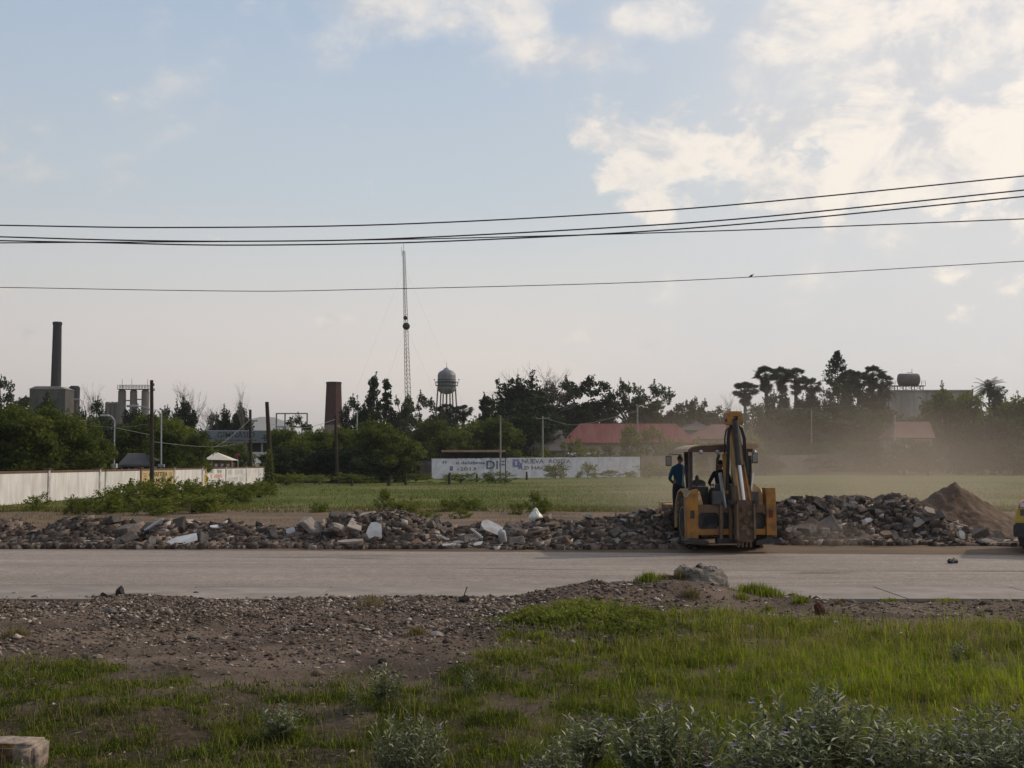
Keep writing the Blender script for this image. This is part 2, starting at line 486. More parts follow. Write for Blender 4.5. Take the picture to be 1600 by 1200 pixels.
M['verge'] = mat('brown_verge_soil', (.15, .105, .072), (.095, .068, .047), .9, .95, .03, 9, dirt=(.21, .15, .105), dscale=.6, damt=.7, stretch=(.35, 1, 1))

def road_edge_far(x): return 32.0 - .085 * x
ys = np.concatenate([np.linspace(-300, 0, 8), np.linspace(10, 60, 12), np.linspace(66, 400, 60), np.geomspace(420, 14000, 24)])
xs = np.concatenate([-np.geomspace(14000, 130, 16), np.linspace(-120, 120, 81), np.geomspace(130, 14000, 16)])
def zfield(X, Y):
    return -.03 - .03 * (Y < 64) + (fbm(X, Y, 22, 3, 5) - .5) * .25 * sstep(Y, 64, 90) * (1 - sstep(Y, 300, 500))
tag(link_mesh('ground', grid_mesh('ground', xs, ys, zfield, M['field'])), 'green and dry grass field reaching back to the treeline', kind='structure')

def zverge(X, Y):
    e = road_edge_far(np.clip(X, -60, 60))
    t = sstep(Y, e, e + 1.2)
    h = .012 + t * (.05 + (fbm(X, Y * 2, 2.2, 4, 9) - .5) * .16)
    h = h + .22 * gauss(X, Y, -4, 41, 9, 3.5) * t + .25 * gauss(X, Y, -22, 44, 9, 5) * t
    return h * (1 - sstep(Y, 58, 66)) - .055 * sstep(Y, 58, 66)
tag(link_mesh('dirt_verge', grid_mesh('dirt_verge', np.linspace(-62, 62, 414), np.concatenate([np.linspace(26.4, 40, 91), np.linspace(40.4, 67, 70)]),
    lambda X, Y: np.where(Y < road_edge_far(np.clip(X, -60, 60)) + .02, -.02, zverge(X, Y)), M['verge'])), kind='structure')

# road: one sheet with a slight crown; wheel tracks and cracks are in the surface
def road_material():
    m = bpy.data.materials.new('worn_concrete_road'); m.use_nodes = True
    nt = m.node_tree; b = nt.nodes['Principled BSDF']; b.inputs['Roughness'].default_value = .7; b.inputs['Specular IOR Level'].default_value = .3
    tc = nt.nodes.new('ShaderNodeTexCoord'); v = tc.outputs['Object']
    mp = nt.nodes.new('ShaderNodeMapping'); nt.links.new(v, mp.inputs[0]); mp.inputs['Scale'].default_value = (.06, 1.1, 1)
    band = noise_node(nt, mp.outputs[0], 1.0, 7, .65, .3)
    big = noise_node(nt, v, .22, 6, .6); gr = noise_node(nt, v, 17, 6, .8); mid = noise_node(nt, v, 3.2, 6, .7)
    c = ramp_node(nt, band, [(.32, (.205, .166, .136)), (.5, (.262, .214, .178)), (.68, (.315, .260, .216))])
    c = mixn(nt, .55, c, ramp_node(nt, big, [(.3, (.7, .7, .7)), (.7, (1.12, 1.12, 1.12))]), 'MULTIPLY')
    c = mixn(nt, 1.0, c, ramp_node(nt, gr, [(.34, (.55, .55, .55)), (.66, (1.42, 1.40, 1.38))]), 'MULTIPLY')
    c = mixn(nt, 1.0, c, ramp_node(nt, mid, [(.3, (.80, .78, .76)), (.7, (1.12, 1.12, 1.12))]), 'MULTIPLY')
    # long dark joints along the road
    w = nt.nodes.new('ShaderNodeMapping'); nt.links.new(v, w.inputs[0]); w.inputs['Scale'].default_value = (.02, .34, 1)
    wv = noise_node(nt, w.outputs[0], 1.0, 3, .5)
    sub = nt.nodes.new('ShaderNodeMath'); sub.operation = 'SUBTRACT'; nt.links.new(wv, sub.inputs[0]); sub.inputs[1].default_value = .5
    ab = nt.nodes.new('ShaderNodeMath'); ab.operation = 'ABSOLUTE'; nt.links.new(sub.outputs[0], ab.inputs[0])
    cr = ramp_node(nt, ab.outputs[0], [(.003, (.5, .47, .45)), (.008, (1, 1, 1))])
    c = mixn(nt, 1.0, c, cr, 'MULTIPLY')
    nt.links.new(c, b.inputs['Base Color'])
    bn = nt.nodes.new('ShaderNodeBump'); bn.inputs['Distance'].default_value = .006
    nt.links.new(gr, bn.inputs['Height']); nt.links.new(bn.outputs[0], b.inputs['Normal'])
    return m
M['road'] = road_material()
rx = np.linspace(-160, 160, 161)
def road_me():
    v = []; t = np.linspace(0, 1, 13)
    X, T = np.meshgrid(rx, t)
    far = road_edge_far(np.clip(X, -60, 60)) + (fbm(X, X * 0, 1.1, 3, 3) - .5) * .12
    Y = 23.08 + T * (far - 23.08)
    Z = .006 + .07 * (1 - (2 * T - 1) ** 2) * .5
    v = np.stack([X.ravel(), Y.ravel(), Z.ravel()], 1); nx = len(rx)
    i = (np.arange(12)[:, None] * nx + np.arange(nx - 1)[None]).ravel()
    return np_mesh('road', v, 4, np.stack([i, i + 1, i + 1 + nx, i + nx], 1), M['road'], smooth=True)
tag(link_mesh('road', road_me()), 'wide pale worn road crossing in front of the rubble', kind='structure')

# concrete gutter strip along the near edge, cast in slabs
M['gutter'] = mat('gutter_concrete', (.30, .25, .215), (.24, .20, .17), 1.6, .8, .003, 30, dirt=(.15, .12, .10), dscale=.9, damt=.5, objvar=.06)
gut = empty('gutter_strip', (0, 22.1, 0)); tag(gut, kind='structure')
xg = -34.0; k = 0
while xg < 34:
    wl = 2.55
    mb = MB(); z = -.006 + .004 * rnd.random()
    mb.box((0, 0, 0), (wl - .022, 1.985, .06), bev=.008)
    o = mb.build('slab', M['gutter'], gut, (xg + wl / 2, -.03, z - .018)); o.rotation_euler = (rnd.uniform(-.002, .002), rnd.uniform(-.002, .002), 0)
    xg += wl

# gravelly bank between the camera and the road
def bank_edge(x):
    base = 21.75 - 1.0 * sstep(x, 3.6, 6.0) + .35 * sstep(x, 0.0, 1.2) * (1 - sstep(x, 3.0, 3.9))
    return base + (fbm(x, x * 0 + 2.2, 1.3, 4, 21) - .5) * .5
def bank_z(X, Y):
    X = np.asarray(X, float); Y = np.asarray(Y, float)
    e = bank_edge(X)
    t = 1 - sstep(Y, e - .5, e + .06)
    h = .035 + (fbm(X, Y, 1.6, 4, 31) - .5) * .20 + (fbm(X, Y, .35, 3, 41) - .5) * .07
    h = h + .30 * gauss(X, Y, 1.35, 20.6, 1.25, .75) + .22 * gauss(X, Y, 2.9, 20.9, 1.1, .7) + .12 * gauss(X, Y, -3, 18.6, 3, 1.2) + .16 * gauss(X, Y, 1.6, 16.6, 2.2, 1.3)
    h = h + .05 * sstep(Y, 19, 15) + (-.05) * sstep(14 - Y, 0, 5)
    return h * t - .06 * (1 - t)
def bz(x, y): return float(bank_z(np.array([x]), np.array([y]))[0])
xs = np.concatenate([np.linspace(-60, -13, 60), np.linspace(-12.9, 12.9, 300), np.linspace(13, 60, 60)])
ys = np.concatenate([np.linspace(-8, 7.5, 20), np.linspace(7.6, 22.4, 185)])
def _bank_zone():
    nt = M['bank'].node_tree; b = nt.nodes['Principled BSDF']; src = b.inputs['Base Color'].links[0].from_socket
    tc = nt.nodes.new('ShaderNodeTexCoord'); sp = nt.nodes.new('ShaderNodeSeparateXYZ'); nt.links.new(tc.outputs['Object'], sp.inputs[0])
    n = noise_node(nt, tc.outputs['Object'], 1.4, 6, .65)
    a = nt.nodes.new('ShaderNodeMath'); a.operation = 'MULTIPLY_ADD'; nt.links.new(n, a.inputs[0]); a.inputs[1].default_value = 5; nt.links.new(sp.outputs[1], a.inputs[2])
    mr = nt.nodes.new('ShaderNodeMapRange'); mr.interpolation_type = 'SMOOTHSTEP'; nt.links.new(a.outputs[0], mr.inputs[0]); mr.inputs[1].default_value = 12.8; mr.inputs[2].default_value = 15.6
    lit = ramp_node(nt, noise_node(nt, tc.outputs['Object'], 16, 6, .7), [(.35, (.030, .022, .014)), (.6, (.075, .054, .034)), (.75, (.12, .09, .06))])
    nt.links.new(mixn(nt, mr.outputs[0], lit, src), b.inputs['Base Color'])
_bank_zone()   # leaf litter and humus under the grass
tag(link_mesh('gravel_bank', grid_mesh('gravel_bank', xs, ys, bank_z, M['bank'])), kind='structure')

# ------------------------------------------------------------------ stones of the bank (nobody could count them)
_oct = np.array([(1, 0, 0), (-1, 0, 0), (0, 1, 0), (0, -1, 0), (0, 0, 1), (0, 0, -1)], float)
_octf = np.array([(0, 2, 4), (2, 1, 4), (1, 3, 4), (3, 0, 4), (2, 0, 5), (1, 2, 5), (3, 1, 5), (0, 3, 5)])
def stone_field(name, n, xr, yr, sizes, dens, mats, zf, seed):
    rs = np.random.RandomState(seed)
    x = rs.uniform(*xr, n); y = rs.uniform(*yr, n)
    keep = rs.rand(n) < dens(x, y); x, y = x[keep], y[keep]; n = len(x)
    s = sizes(rs, n, x, y)
    z = zf(x, y)
    V = _oct[None] * (1 + rs.uniform(-.45, .35, (n, 6, 1))) + rs.uniform(-.22, .22, (n, 6, 3))
    sc = np.stack([s * rs.uniform(.7, 1.5, n), s * rs.uniform(.6, 1.2, n), s * rs.uniform(.3, .75, n)], 1)
    V = V * sc[:, None]
    a = rs.uniform(0, 6.28, n); ca, sa = np.cos(a), np.sin(a); ti = rs.normal(0, .3, n)
    vx = V[..., 0] * ca[:, None] - V[..., 1] * sa[:, None]; vy = V[..., 0] * sa[:, None] + V[..., 1] * ca[:, None]
    vz = V[..., 2] + vx * ti[:, None] * .6
    V = np.stack([vx + x[:, None], vy + y[:, None], vz + z[:, None] + (s * .18)[:, None]], 2)
    lp = (_octf[None] + (np.arange(n) * 6)[:, None, None])
    tint = np.repeat(np.clip(rs.beta(2, 2.6, n) + (rs.rand(n) < .03) * .5, 0, 1), 8)
    return np_mesh(name, V.reshape(-1, 3), 3, lp.reshape(-1), mats, tint)
M['stone'] = tint_mat('gravel_stones', [(0, (.030, .023, .020)), (.3, (.080, .058, .046)), (.52, (.165, .125, .100)), (.75, (.33, .265, .215)), (1, (.60, .52, .45))])
def dens_stone(x, y):
    e = bank_edge(x)
    d = sstep(y, 12.2, 15.5) * .30 + sstep(y + .35 * x * (x < 0), 15.2, 17.0) * .7
    d = d * (.42 + .8 * sstep(fbm(x, y, 1.1, 4, 51), .38, .6))
    d = d * (1 - .72 * sstep(x, 2.2, 3.6))            # barer soil to the right
    return np.where(y < e + .05, d, 0) + np.where((y >= e + .05) & (y < e + .5), .02, 0)
def sz(rs, n, x, y): return np.clip(rs.lognormal(-4.12, .50, n), .008, .08)
tag(link_mesh('gravel', stone_field('gravel', 230000, (-12.5, 12.5), (12.2, 22.4), sz, dens_stone, M['stone'], bank_z, 5)),
    'loose grey and brown gravel covering the bank', kind='stuff')

# ------------------------------------------------------------------ rocks
def rock_mesh(name, seed, mats, s=(1, 1, 1), rough=.3, sub=2, cuts=5):
    r = random.Random(seed)
    bm = bmesh.new()
    bmesh.ops.create_icosphere(bm, subdivisions=sub, radius=1)
    planes = [(Vector((r.uniform(-1, 1), r.uniform(-1, 1), r.uniform(-1, 1))).normalized(), r.uniform(.45, .8)) for _ in range(cuts)]
    off = Vector((r.uniform(0, 50),) * 3)
    for v in bm.verts:
        p = v.co.copy()
        for n, d in planes:
            q = p.dot(n)
            if q > d: p -= n * (q - d)
        p *= 1 + rough * (mnoise.noise(p * 1.7 + off)) + rough * .4 * mnoise.noise(p * 5 + off)
        v.co = Vector((p.x * s[0], p.y * s[1], p.z * s[2]))
    me = bpy.data.meshes.new(name); bm.to_mesh(me); bm.free(); me.materials.append(mats)
    return me
M['rock_grey'] = mat('rock_grey', (.16, .14, .125), (.09, .08, .072), 5, .9, .01, 20, objvar=.15)
M['rock_pale'] = mat('rock_pale', (.34, .29, .25), (.24, .20, .17), 5, .9, .006, 20, objvar=.1)
M['rock_dark'] = mat('rock_dark', (.055, .045, .042), (.03, .026, .025), 5, .85, .008, 20)
M['rock_red'] = mat('rock_red_brown', (.10, .038, .028), (.055, .028, .022), 6, .85, .006, 20)
M['rock_strata'] = mat('layered_pale_rock', (.30, .265, .225), (.16, .14, .12), 3, .95, .05, 8, dirt=(.09, .078, .07), dscale=3.5, damt=.8, stretch=(.6, .6, 2.5))

def lone_rock(px, py, wpx, hpx, m, label, seed, d=None, cat='rock', sink=.25, rough=.3, sub=2, name='rock', ry=None, cuts=5):
    d = d or CH * F / (py - HZ)
    w = wpx / F * d / 2; h = hpx / F * d
    p = at(px, py, d)
    me = rock_mesh(name, seed, m, (w, (ry or w * .8), h * .62), rough, sub, cuts)
    o = link_mesh(name, me, None, (p.x, d, bz(p.x, d) + h * .38), (0, 0, rnd.uniform(-.3, .3)))
    return tag(o, label, cat)
lone_rock(188, 931, 17, 17, M['rock_dark'], 'dark upright stone on the kerb strip left of the oval one', 3)
lone_rock(307, 924, 22, 8, M['rock_dark'], 'dark oval stone lying flat at the road edge near the left', 4)
lone_rock(163, 932, 14, 7, M['rock_dark'], 'small dark flat stone beside the upright stone at the kerb strip', 5)
lone_rock(24, 925, 20, 9, M['rock_pale'], 'pale flat stone at the far left end of the gravel bank', 6)
lone_rock(170, 962, 26, 9, M['rock_grey'], 'flat grey slab of stone alone in the gravel at left', 7, rough=.15)
lone_rock(725, 943, 22, 11, M['rock_dark'], 'dark rounded stone in the middle of the gravel bank', 8)
lone_rock(557, 1036, 16, 8, M['rock_pale'], 'small pale block of stone on the bare soil below the gravel', 9, rough=.08)
lone_rock(684, 1006, 24, 8, M['rock_pale'], 'pale reddish flat stone beside a dry tuft in the gravel', 10, rough=.12)
lone_rock(597, 1046, 14, 10, M['rock_dark'], 'small dark lump on the bare soil right of the pale block', 11)
lone_rock(134, 1030, 16, 12, M['rock_grey'], 'grey stone at the left lower edge of the gravel', 12)
lone_rock(152, 1028, 16, 6, M['rock_pale'], 'little tan stone touching the lower left gravel edge', 13)
lone_rock(382, 953, 15, 6, M['rock_pale'], 'whitish flat stone high on the gravel left of centre', 14)
lone_rock(302, 1000, 20, 7, M['rock_grey'], 'dull grey stone half sunk among dark gravel', 15)
lone_rock(1280, 962, 19, 22, M['rock_red'], 'reddish brown rock standing upright on bare soil at right', 16, rough=.2)
lone_rock(975, 908, 62, 12, M['rock_grey'], 'long flat broken slab on top of the gravel mound', 17, d=21.2, rough=.18)
lone_rock(1046, 914, 36, 9, M['rock_dark'], 'dark flat slab between the grass tufts left of the boulder', 18, d=21.1, rough=.18)
# the large layered boulder
def boulder():
    r = random.Random(31)
    bm = bmesh.new(); bmesh.ops.create_icosphere(bm, subdivisions=5, radius=1)
    for v in bm.verts:
        p = v.co.copy()
        top = .62 + .16 * mnoise.noise(Vector((p.x * 2.2, p.y * 2, 3)))
        q = Vector((p.x, p.y, min(p.z, top + .12 * (p.x * .3))))
        st = math.floor((q.z + .35 * q.x + .12 * mnoise.noise(q * 3)) * 7) / 7
        led = mnoise.noise(Vector((q.x * 2.5, q.y * 2.5, st * 9)))
        q.x *= 1 + .13 * led + .1 * mnoise.noise(q * 6); q.y *= 1 + .13 * led
        q.z += .07 * mnoise.noise(q * 5) + .035 * mnoise.noise(q * 14)
        if q.z > -.1: q.x -= .18 * (q.z) * (1 if q.x > 0 else -.55)
        v.co = Vector((q.x * .52, q.y * .42, q.z * .62))
    me = bpy.data.meshes.new('boulder'); bm.to_mesh(me); bm.free(); me.materials.append(M['rock_strata'])
    p = at(1094, 905, 21.3)
    o = link_mesh('boulder', me, None, (p.x, 21.3, .13), (0, .1, .2))
    tag(o, 'big layered grey boulder on the mound by the road edge', 'boulder')
boulder()
# black scrap lying on the road
def scrap():
    r = random.Random(4); mb = MB()
    for k in range(7):
        a = r.uniform(0, 6.28)
        pts = [Vector((r.uniform(-.14, .14), r.uniform(-.08, .08), .02 + r.uniform(0, .05))) for _ in range(3)]
        w = r.uniform(.03, .06)
        mb.tube([pts[0], (pts[0] + pts[1]) / 2 + Vector((0, 0, .03)), pts[1]], [w * .6, w, w * .3], 6)
    p = at(1490, 881, 28.0)
    tag(mb.build('tyre_scrap', M['cable'], None, (p.x, 28.0, .03)), 'torn black scrap lying alone on the road at right', 'scrap')
scrap()
# concrete block with faded yellow paint in the bottom left corner
def block():
    me = None
    bm = bmesh.new(); bmesh.ops.create_cube(bm, size=1)
    for v in bm.verts: v.co = Vector((v.co.x * .62, v.co.y * .30, v.co.z * .34))
    bmesh.ops.bevel(bm, geom=bm.edges[:], offset=.03, segments=3, affect='EDGES')
    bmesh.ops.subdivide_edges(bm, edges=bm.edges[:], cuts=3, use_grid_fill=True)
    for v in bm.verts:
        v.co += v.co.normalized() * .012 * mnoise.noise(v.co * 14) + v.co.normalized() * .02 * mnoise.noise(v.co * 5)
        v.co.x -= .02 * (v.co.y + .1)
    me = bpy.data.meshes.new('concrete_block'); bm.to_mesh(me); bm.free()
    for p in me.polygons: p.use_smooth = True
    me.materials.append(M['block']); me.materials.append(M['yellow_block'])
    for p in me.polygons:
        if p.normal.y < -.7 and p.center.x < .12: p.material_index = 1
    p = at(8, 1190, 9.55)
    tag(link_mesh('concrete_block', me, None, (p.x - .03, 9.6, .03), (0, 0, -.06)), 'broken kerb block with old yellow paint in the bottom left corner', 'kerb block')
M['block'] = mat('weathered_concrete', (.36, .28, .22), (.22, .18, .15), 8, .9, .02, 30, dirt=(.07, .06, .055), dscale=9, damt=.8)
M['yellow_block'] = mat('flaking_yellow_paint', (.26, .13, .03), (.16, .085, .03), 9, .85, .01, 30, dirt=(.035, .03, .028), dscale=8, damt=.95)
block()
# ------------------------------------------------------------------ grass of the foreground
def blades(name, x, y, z, L, W, lean, tint, mats, rs, seg=2):
    """tapered bent blades: seg=2 -> 5 verts, 3 triangles"""
    n = len(x)
    a = rs.uniform(0, 6.28, n); b = a + 1.5708
    dx, dy = np.cos(a), np.sin(a); wx, wy = np.cos(b) * W / 2, np.sin(b) * W / 2
    base = np.stack([x, y, z], 1)
    side = np.stack([wx, wy, np.zeros(n)], 1)
    m1 = base + np.stack([dx * L * lean * .3, dy * L * lean * .3, L * .55], 1)
    tp = base + np.stack([dx * L * lean * .8, dy * L * lean * .8, L * np.maximum(1 - .42 * lean, .25)], 1)
    V = np.stack([base - side, base + side, m1 + side * .8, m1 - side * .8, tp], 1)
    T = np.array([(0, 1, 2), (0, 2, 3), (3, 2, 4)])
    lp = T[None] + (np.arange(n) * 5)[:, None, None]
    return np_mesh(name, V.reshape(-1, 3), 3, lp.reshape(-1), mats, np.repeat(tint, 3))

M['grass'] = leaf_mat('grass_blades', (.030, .042, .008), (.225, .265, .016), (.24, .165, .10), .45, .6, 0)
M['drygrass'] = leaf_mat('dry_grass_blades', (.085, .070, .035), (.17, .135, .075), (.27, .21, .13), .35, .7, 0)

def px_of(x, y): return 800 + F * x / y
def grass_line(x, y):
    """photo row of the upper edge of the grass, as a function of the photo column"""
    p = px_of(x, y)
    row = np.interp(p, [0, 120, 220, 330, 430, 560, 650, 740, 790, 860, 1000, 1120, 1300, 1600], [1038, 1034, 1062, 1080, 1072, 1066, 1070, 1040, 990, 985, 984, 984, 986, 984])
    return CH * F / (row - HZ)
def grass_density(x, y):
    lim = grass_line(x, y) + (fbm(x, y, .8, 4, 61) - .5) * 2.0
    d = sstep(lim - y, -.35, .9)
    d = d * (.16 + 1.15 * sstep(fbm(x, y, .5, 4, 71), .42, .60))
    p = px_of(x, y); row = HZ + CH * F / y
    bare = np.exp(-((p - 815) / 55) ** 2 - ((row - 1108) / 13) ** 2) + .95 * np.exp(-((p - 300) / 60) ** 2 - ((row - 1150) / 20) ** 2) + .8 * np.exp(-((p - 60) / 60) ** 2 - ((row - 1118) / 12) ** 2) + .8 * np.exp(-((p - 540) / 30) ** 2 - ((row - 1130) / 22) ** 2)
    return np.clip(d * (1 - np.clip(bare * 1.3, 0, 1)), 0, 1)
rs = np.random.RandomState(21)
n = 760000
y = 7.4 + (18.2 - 7.4) * rs.rand(n) ** 1.15; x = rs.uniform(-1, 1, n) * (y * .47 + .9)
# blades stand in loose tussocks
cl = 9000; cyy = 7.4 + 10.8 * rs.rand(cl) ** 1.1; cxx = rs.uniform(-1, 1, cl) * (cyy * .47 + .9)
pick = rs.randint(0, cl, n); inn = rs.rand(n) < .62
x = np.where(inn, cxx[pick] + rs.normal(0, .055, n), x); y = np.where(inn, cyy[pick] + rs.normal(0, .055, n), y)
ctone = rs.normal(0, .13, cl)[pick] * inn; clen = np.where(inn, rs.uniform(.7, 1.5, cl)[pick], .8)
k = rs.rand(n) < grass_density(x, y) * np.interp(px_of(x, y), [0, 560, 900], [1.0, 1.0, 1.0]); x, y, ctone, clen = x[k], y[k], ctone[k], clen[k]; n = len(x)
p = px_of(x, y)
lush = np.clip(sstep(p, 620, 1350) * (.35 + .9 * fbm(x, y, 1.2, 3, 81)), 0, 1.1)
left = 1 - sstep(p, 420, 900)
L = rs.lognormal(-2.42, .46, n) * (.62 + .95 * lush) * clen * (.75 + .5 * fbm(x, y, .35, 3, 87))
far = sstep(y, 13.0, 15.4)
tint = np.clip(.06 + .52 * lush * (1 - .55 * far) + ctone * (1 - .5 * left) + .18 * (rs.rand(n) - .5) + .34 * (fbm(x, y, .7, 3, 91) - .5) + (rs.rand(n) < (.10 + .42 * far + .14 * left)) * rs.uniform(.35, .8, n), 0, 1)
mi = link_mesh('grass', blades('grass', x, y, bank_z(x, y) - .005, L, rs.uniform(.0035, .0065, n) * (1 + .25 * (y > 12)), rs.uniform(.2, 1.6, n), tint, M['grass'], rs))
tag(mi, 'green grass growing between the camera and the gravel', kind='stuff')

# thin dry stalks and straw in the grass and along the bank
n = 22000
y = rs.uniform(7.8, 20.8, n); x = rs.uniform(-1, 1, n) * (y * .45 + .5)
pp = px_of(x, y)
k = rs.rand(n) < (.55 * grass_density(x, y) + .02 + .10 * sstep(fbm(x, y, .6, 3, 95), .55, .7)); x, y = x[k], y[k]; n = len(x)
tag(link_mesh('dry_stalks', blades('dry_stalks', x, y, bank_z(x, y), rs.uniform(.10, .34, n) * np.where(y > 15, .6, 1), rs.uniform(.0035, .006, n), rs.uniform(.1, 1.0, n), rs.rand(n), M['drygrass'], rs)),
    'dry stalks and straw scattered through the grass', kind='stuff')

# litter of fallen leaves and twigs on the bare patches
n = 6000
y = rs.uniform(8, 16, n); x = rs.uniform(-1, 1, n) * (y * .45)
k = rs.rand(n) < .25 + .5 * (fbm(x, y, .5, 3, 96) > .55); x, y = x[k], y[k]; n = len(x)
V = np.stack([np.stack([x, y, bank_z(x, y) + .012], 1)] * 4, 1)
a = rs.uniform(0, 6.28, n); l = rs.uniform(.012, .045, n); w = l * rs.uniform(.15, .5, n)
for q, (u, v) in enumerate(((-1, 0), (0, -1), (1, 0), (0, 1))):
    V[:, q, 0] += np.cos(a) * l * u - np.sin(a) * w * v; V[:, q, 1] += np.sin(a) * l * u + np.cos(a) * w * v; V[:, q, 2] += rs.uniform(-.005, .02, n)
tag(link_mesh('leaf_litter', np_mesh('leaf_litter', V.reshape(-1, 3), 4, np.arange(n * 4), M['stone'], rs.beta(2, 3, n))), kind='stuff')

# separate tufts at the edge of the bank
def tuft(px, py, wpx, hpx, label, d=None, dry=.35, n=420, cat='grass tuft'):
    d = d or CH * F / (py - HZ); p0 = at(px, py, d)
    w = wpx / F * d / 2; h = hpx / F * d
    r = np.random.RandomState(px)
    x = p0.x + r.normal(0, .45, n) * w; y = d + r.normal(0, .4, n) * min(w, .4)
    z = bank_z(x, y)
    L = h * r.uniform(.45, 1.15, n) * np.exp(-((x - p0.x) / (w * 1.3)) ** 2)
    tint = np.clip(r.uniform(.0, .40, n) + (r.rand(n) < dry) * .5, 0, 1)
    me = blades('grass_tuft', x - p0.x, y - d, z - z.min(), L, r.uniform(.006, .012, n), r.uniform(.1, .9, n), tint, M['drygrass'] if dry >= .5 else M['grass'], r)
    o = link_mesh('grass_tuft', me, None, (p0.x, d, float(z.min())))
    return tag(o, label, cat)
tuft(1012, 906, 46, 20, 'greenish grass tuft on the mound left of the big boulder', d=20.9)
tuft(1038, 912, 26, 14, 'small dry tuft squeezed between the boulder and the greener tuft', d=21.0, dry=.7, n=200)
tuft(1062, 934, 26, 20, 'yellowish tuft on the slope just below the boulder', dry=.5, n=260)
tuft(1080, 944, 34, 14, 'low olive tuft below the boulder, nearest the gravel', dry=.5, n=260)
tuft(1188, 937, 80, 20, 'long dark green grass clump right of the boulder', n=900, dry=.25)
tuft(1240, 928, 18, 14, 'small green tuft standing just above the long clump', n=160)
tuft(1250, 945, 30, 14, 'tuft beside the upright red-brown rock', n=260)
tuft(1160, 943, 24, 10, 'low tuft at the left foot of the long clump', n=160)
tuft(1200, 952, 20, 10, 'tiny tuft under the long green clump', n=140)
tuft(1392, 934, 40, 12, 'flat yellow-green tuft on the concrete strip, right of the red-brown rock', d=20.9, n=300, dry=.4)
tuft(1480, 938, 50, 14, 'broad thin tuft on the concrete strip near the right edge', d=20.8, n=300, dry=.4)
tuft(1310, 944, 20, 8, 'flat dry tuft right of the upright red-brown rock', n=120, dry=.6)
tuft(650, 1003, 34, 16, 'brown dry tuft in the lower gravel at centre', n=300, dry=.9)
tuft(935, 908, 16, 10, 'little grass tuft at the left end of the mound', d=21.3, n=90, dry=.5)
tuft(580, 960, 46, 26, 'sparse dry weed standing in the middle of the gravel', n=140, dry=.95)
tuft(25, 1002, 44, 20, 'dry brown tuft at the left border of the gravel', n=300, dry=.9)

# broad patch of taller weeds on the mound's near side
def weed_patch(px, py, wpx, dpx, hpx, n, seed, label):
    d = CH * F / (py - HZ); p0 = at(px, py, d); w = wpx / F * d / 2; h = hpx / F * d
    r = np.random.RandomState(seed)
    nl = n
    sx = r.normal(0, .5, nl) * w; sy = r.normal(0, .5, nl) * dpx
    g = np.exp(-(sx / w) ** 2 * .8)
    zz = r.rand(nl) ** .8 * h * g * (.35 + 1.3 * fbm(p0.x + sx, d + sy, .22, 3, 9))
    x = p0.x + sx; y = d + sy
    z0 = bank_z(x, y); c = np.stack([sx, sy, z0 + zz - float(z0.min())], 1)
    me = leaf_cards('weed_patch', c, r.uniform(.012, .028, nl) * 1.4, r, np.clip(.2 + .6 * zz / h + r.normal(0, .15, nl), 0, 1), M['leaf_shrub'], .4)
    return tag(link_mesh('weed_clump', me, None, (p0.x, d, float(z0.min()))), label, 'weeds')

def leaf_cards(name, C, S, r, tint, mats, slim=.55, droop=0.0):
    """C centres (n,3); rhombus leaves folded along the middle, random directions"""
    n = len(C)
    d = r.normal(0, 1, (n, 3)); d[:, 2] = d[:, 2] * .7 - droop; d /= np.linalg.norm(d, axis=1)[:, None]
    u = r.normal(0, 1, (n, 3)); s = np.cross(d, u); s /= np.linalg.norm(s, axis=1)[:, None]
    S = S[:, None]
    V = np.stack([C - d * S, C + s * S * slim, C + d * S, C - s * S * slim], 1)
    V[:, 1] += np.cross(d, s) * S * .2; V[:, 3] += np.cross(d, s) * S * .2
    T = np.array([(0, 1, 2), (0, 2, 3)])
    lp = T[None] + (np.arange(n) * 4)[:, None, None]
    return np_mesh(name, V.reshape(-1, 3), 3, lp.reshape(-1), mats, np.repeat(tint, 2))
# broadleaf weeds low in the grass
n = 26000
y = rs.uniform(7.6, 17.2, n); x = rs.uniform(-1, 1, n) * (y * .47)
k = rs.rand(n) < grass_density(x, y) * sstep(fbm(x, y, .5, 4, 121), .5, .64); x, y = x[k], y[k]; n = len(x)
C_ = np.stack([x, y, bank_z(x, y) + rs.uniform(.01, .09, n)], 1)
tag(link_mesh('low_weeds', leaf_cards('low_weeds', C_, rs.uniform(.008, .022, n), rs, np.clip(.3 * rs.rand(n) + .5 * sstep(px_of(x, y), 600, 1300), 0, 1), M['leaf_shrub'], .5)), 'small broad-leaved weeds among the grass', kind='stuff')
weed_patch(905, 985, 210, .9, 24, 4200, 5, 'rounded clump of leafy green weeds at the upper edge of the grass, right of centre')
weed_patch(990, 1000, 120, .7, 20, 2600, 6, 'low spread of weeds trailing right of the leafy clump')
weed_patch(832, 990, 90, .5, 14, 1500, 7, 'thin low weeds where the grass meets the gravel, left of the leafy clump')

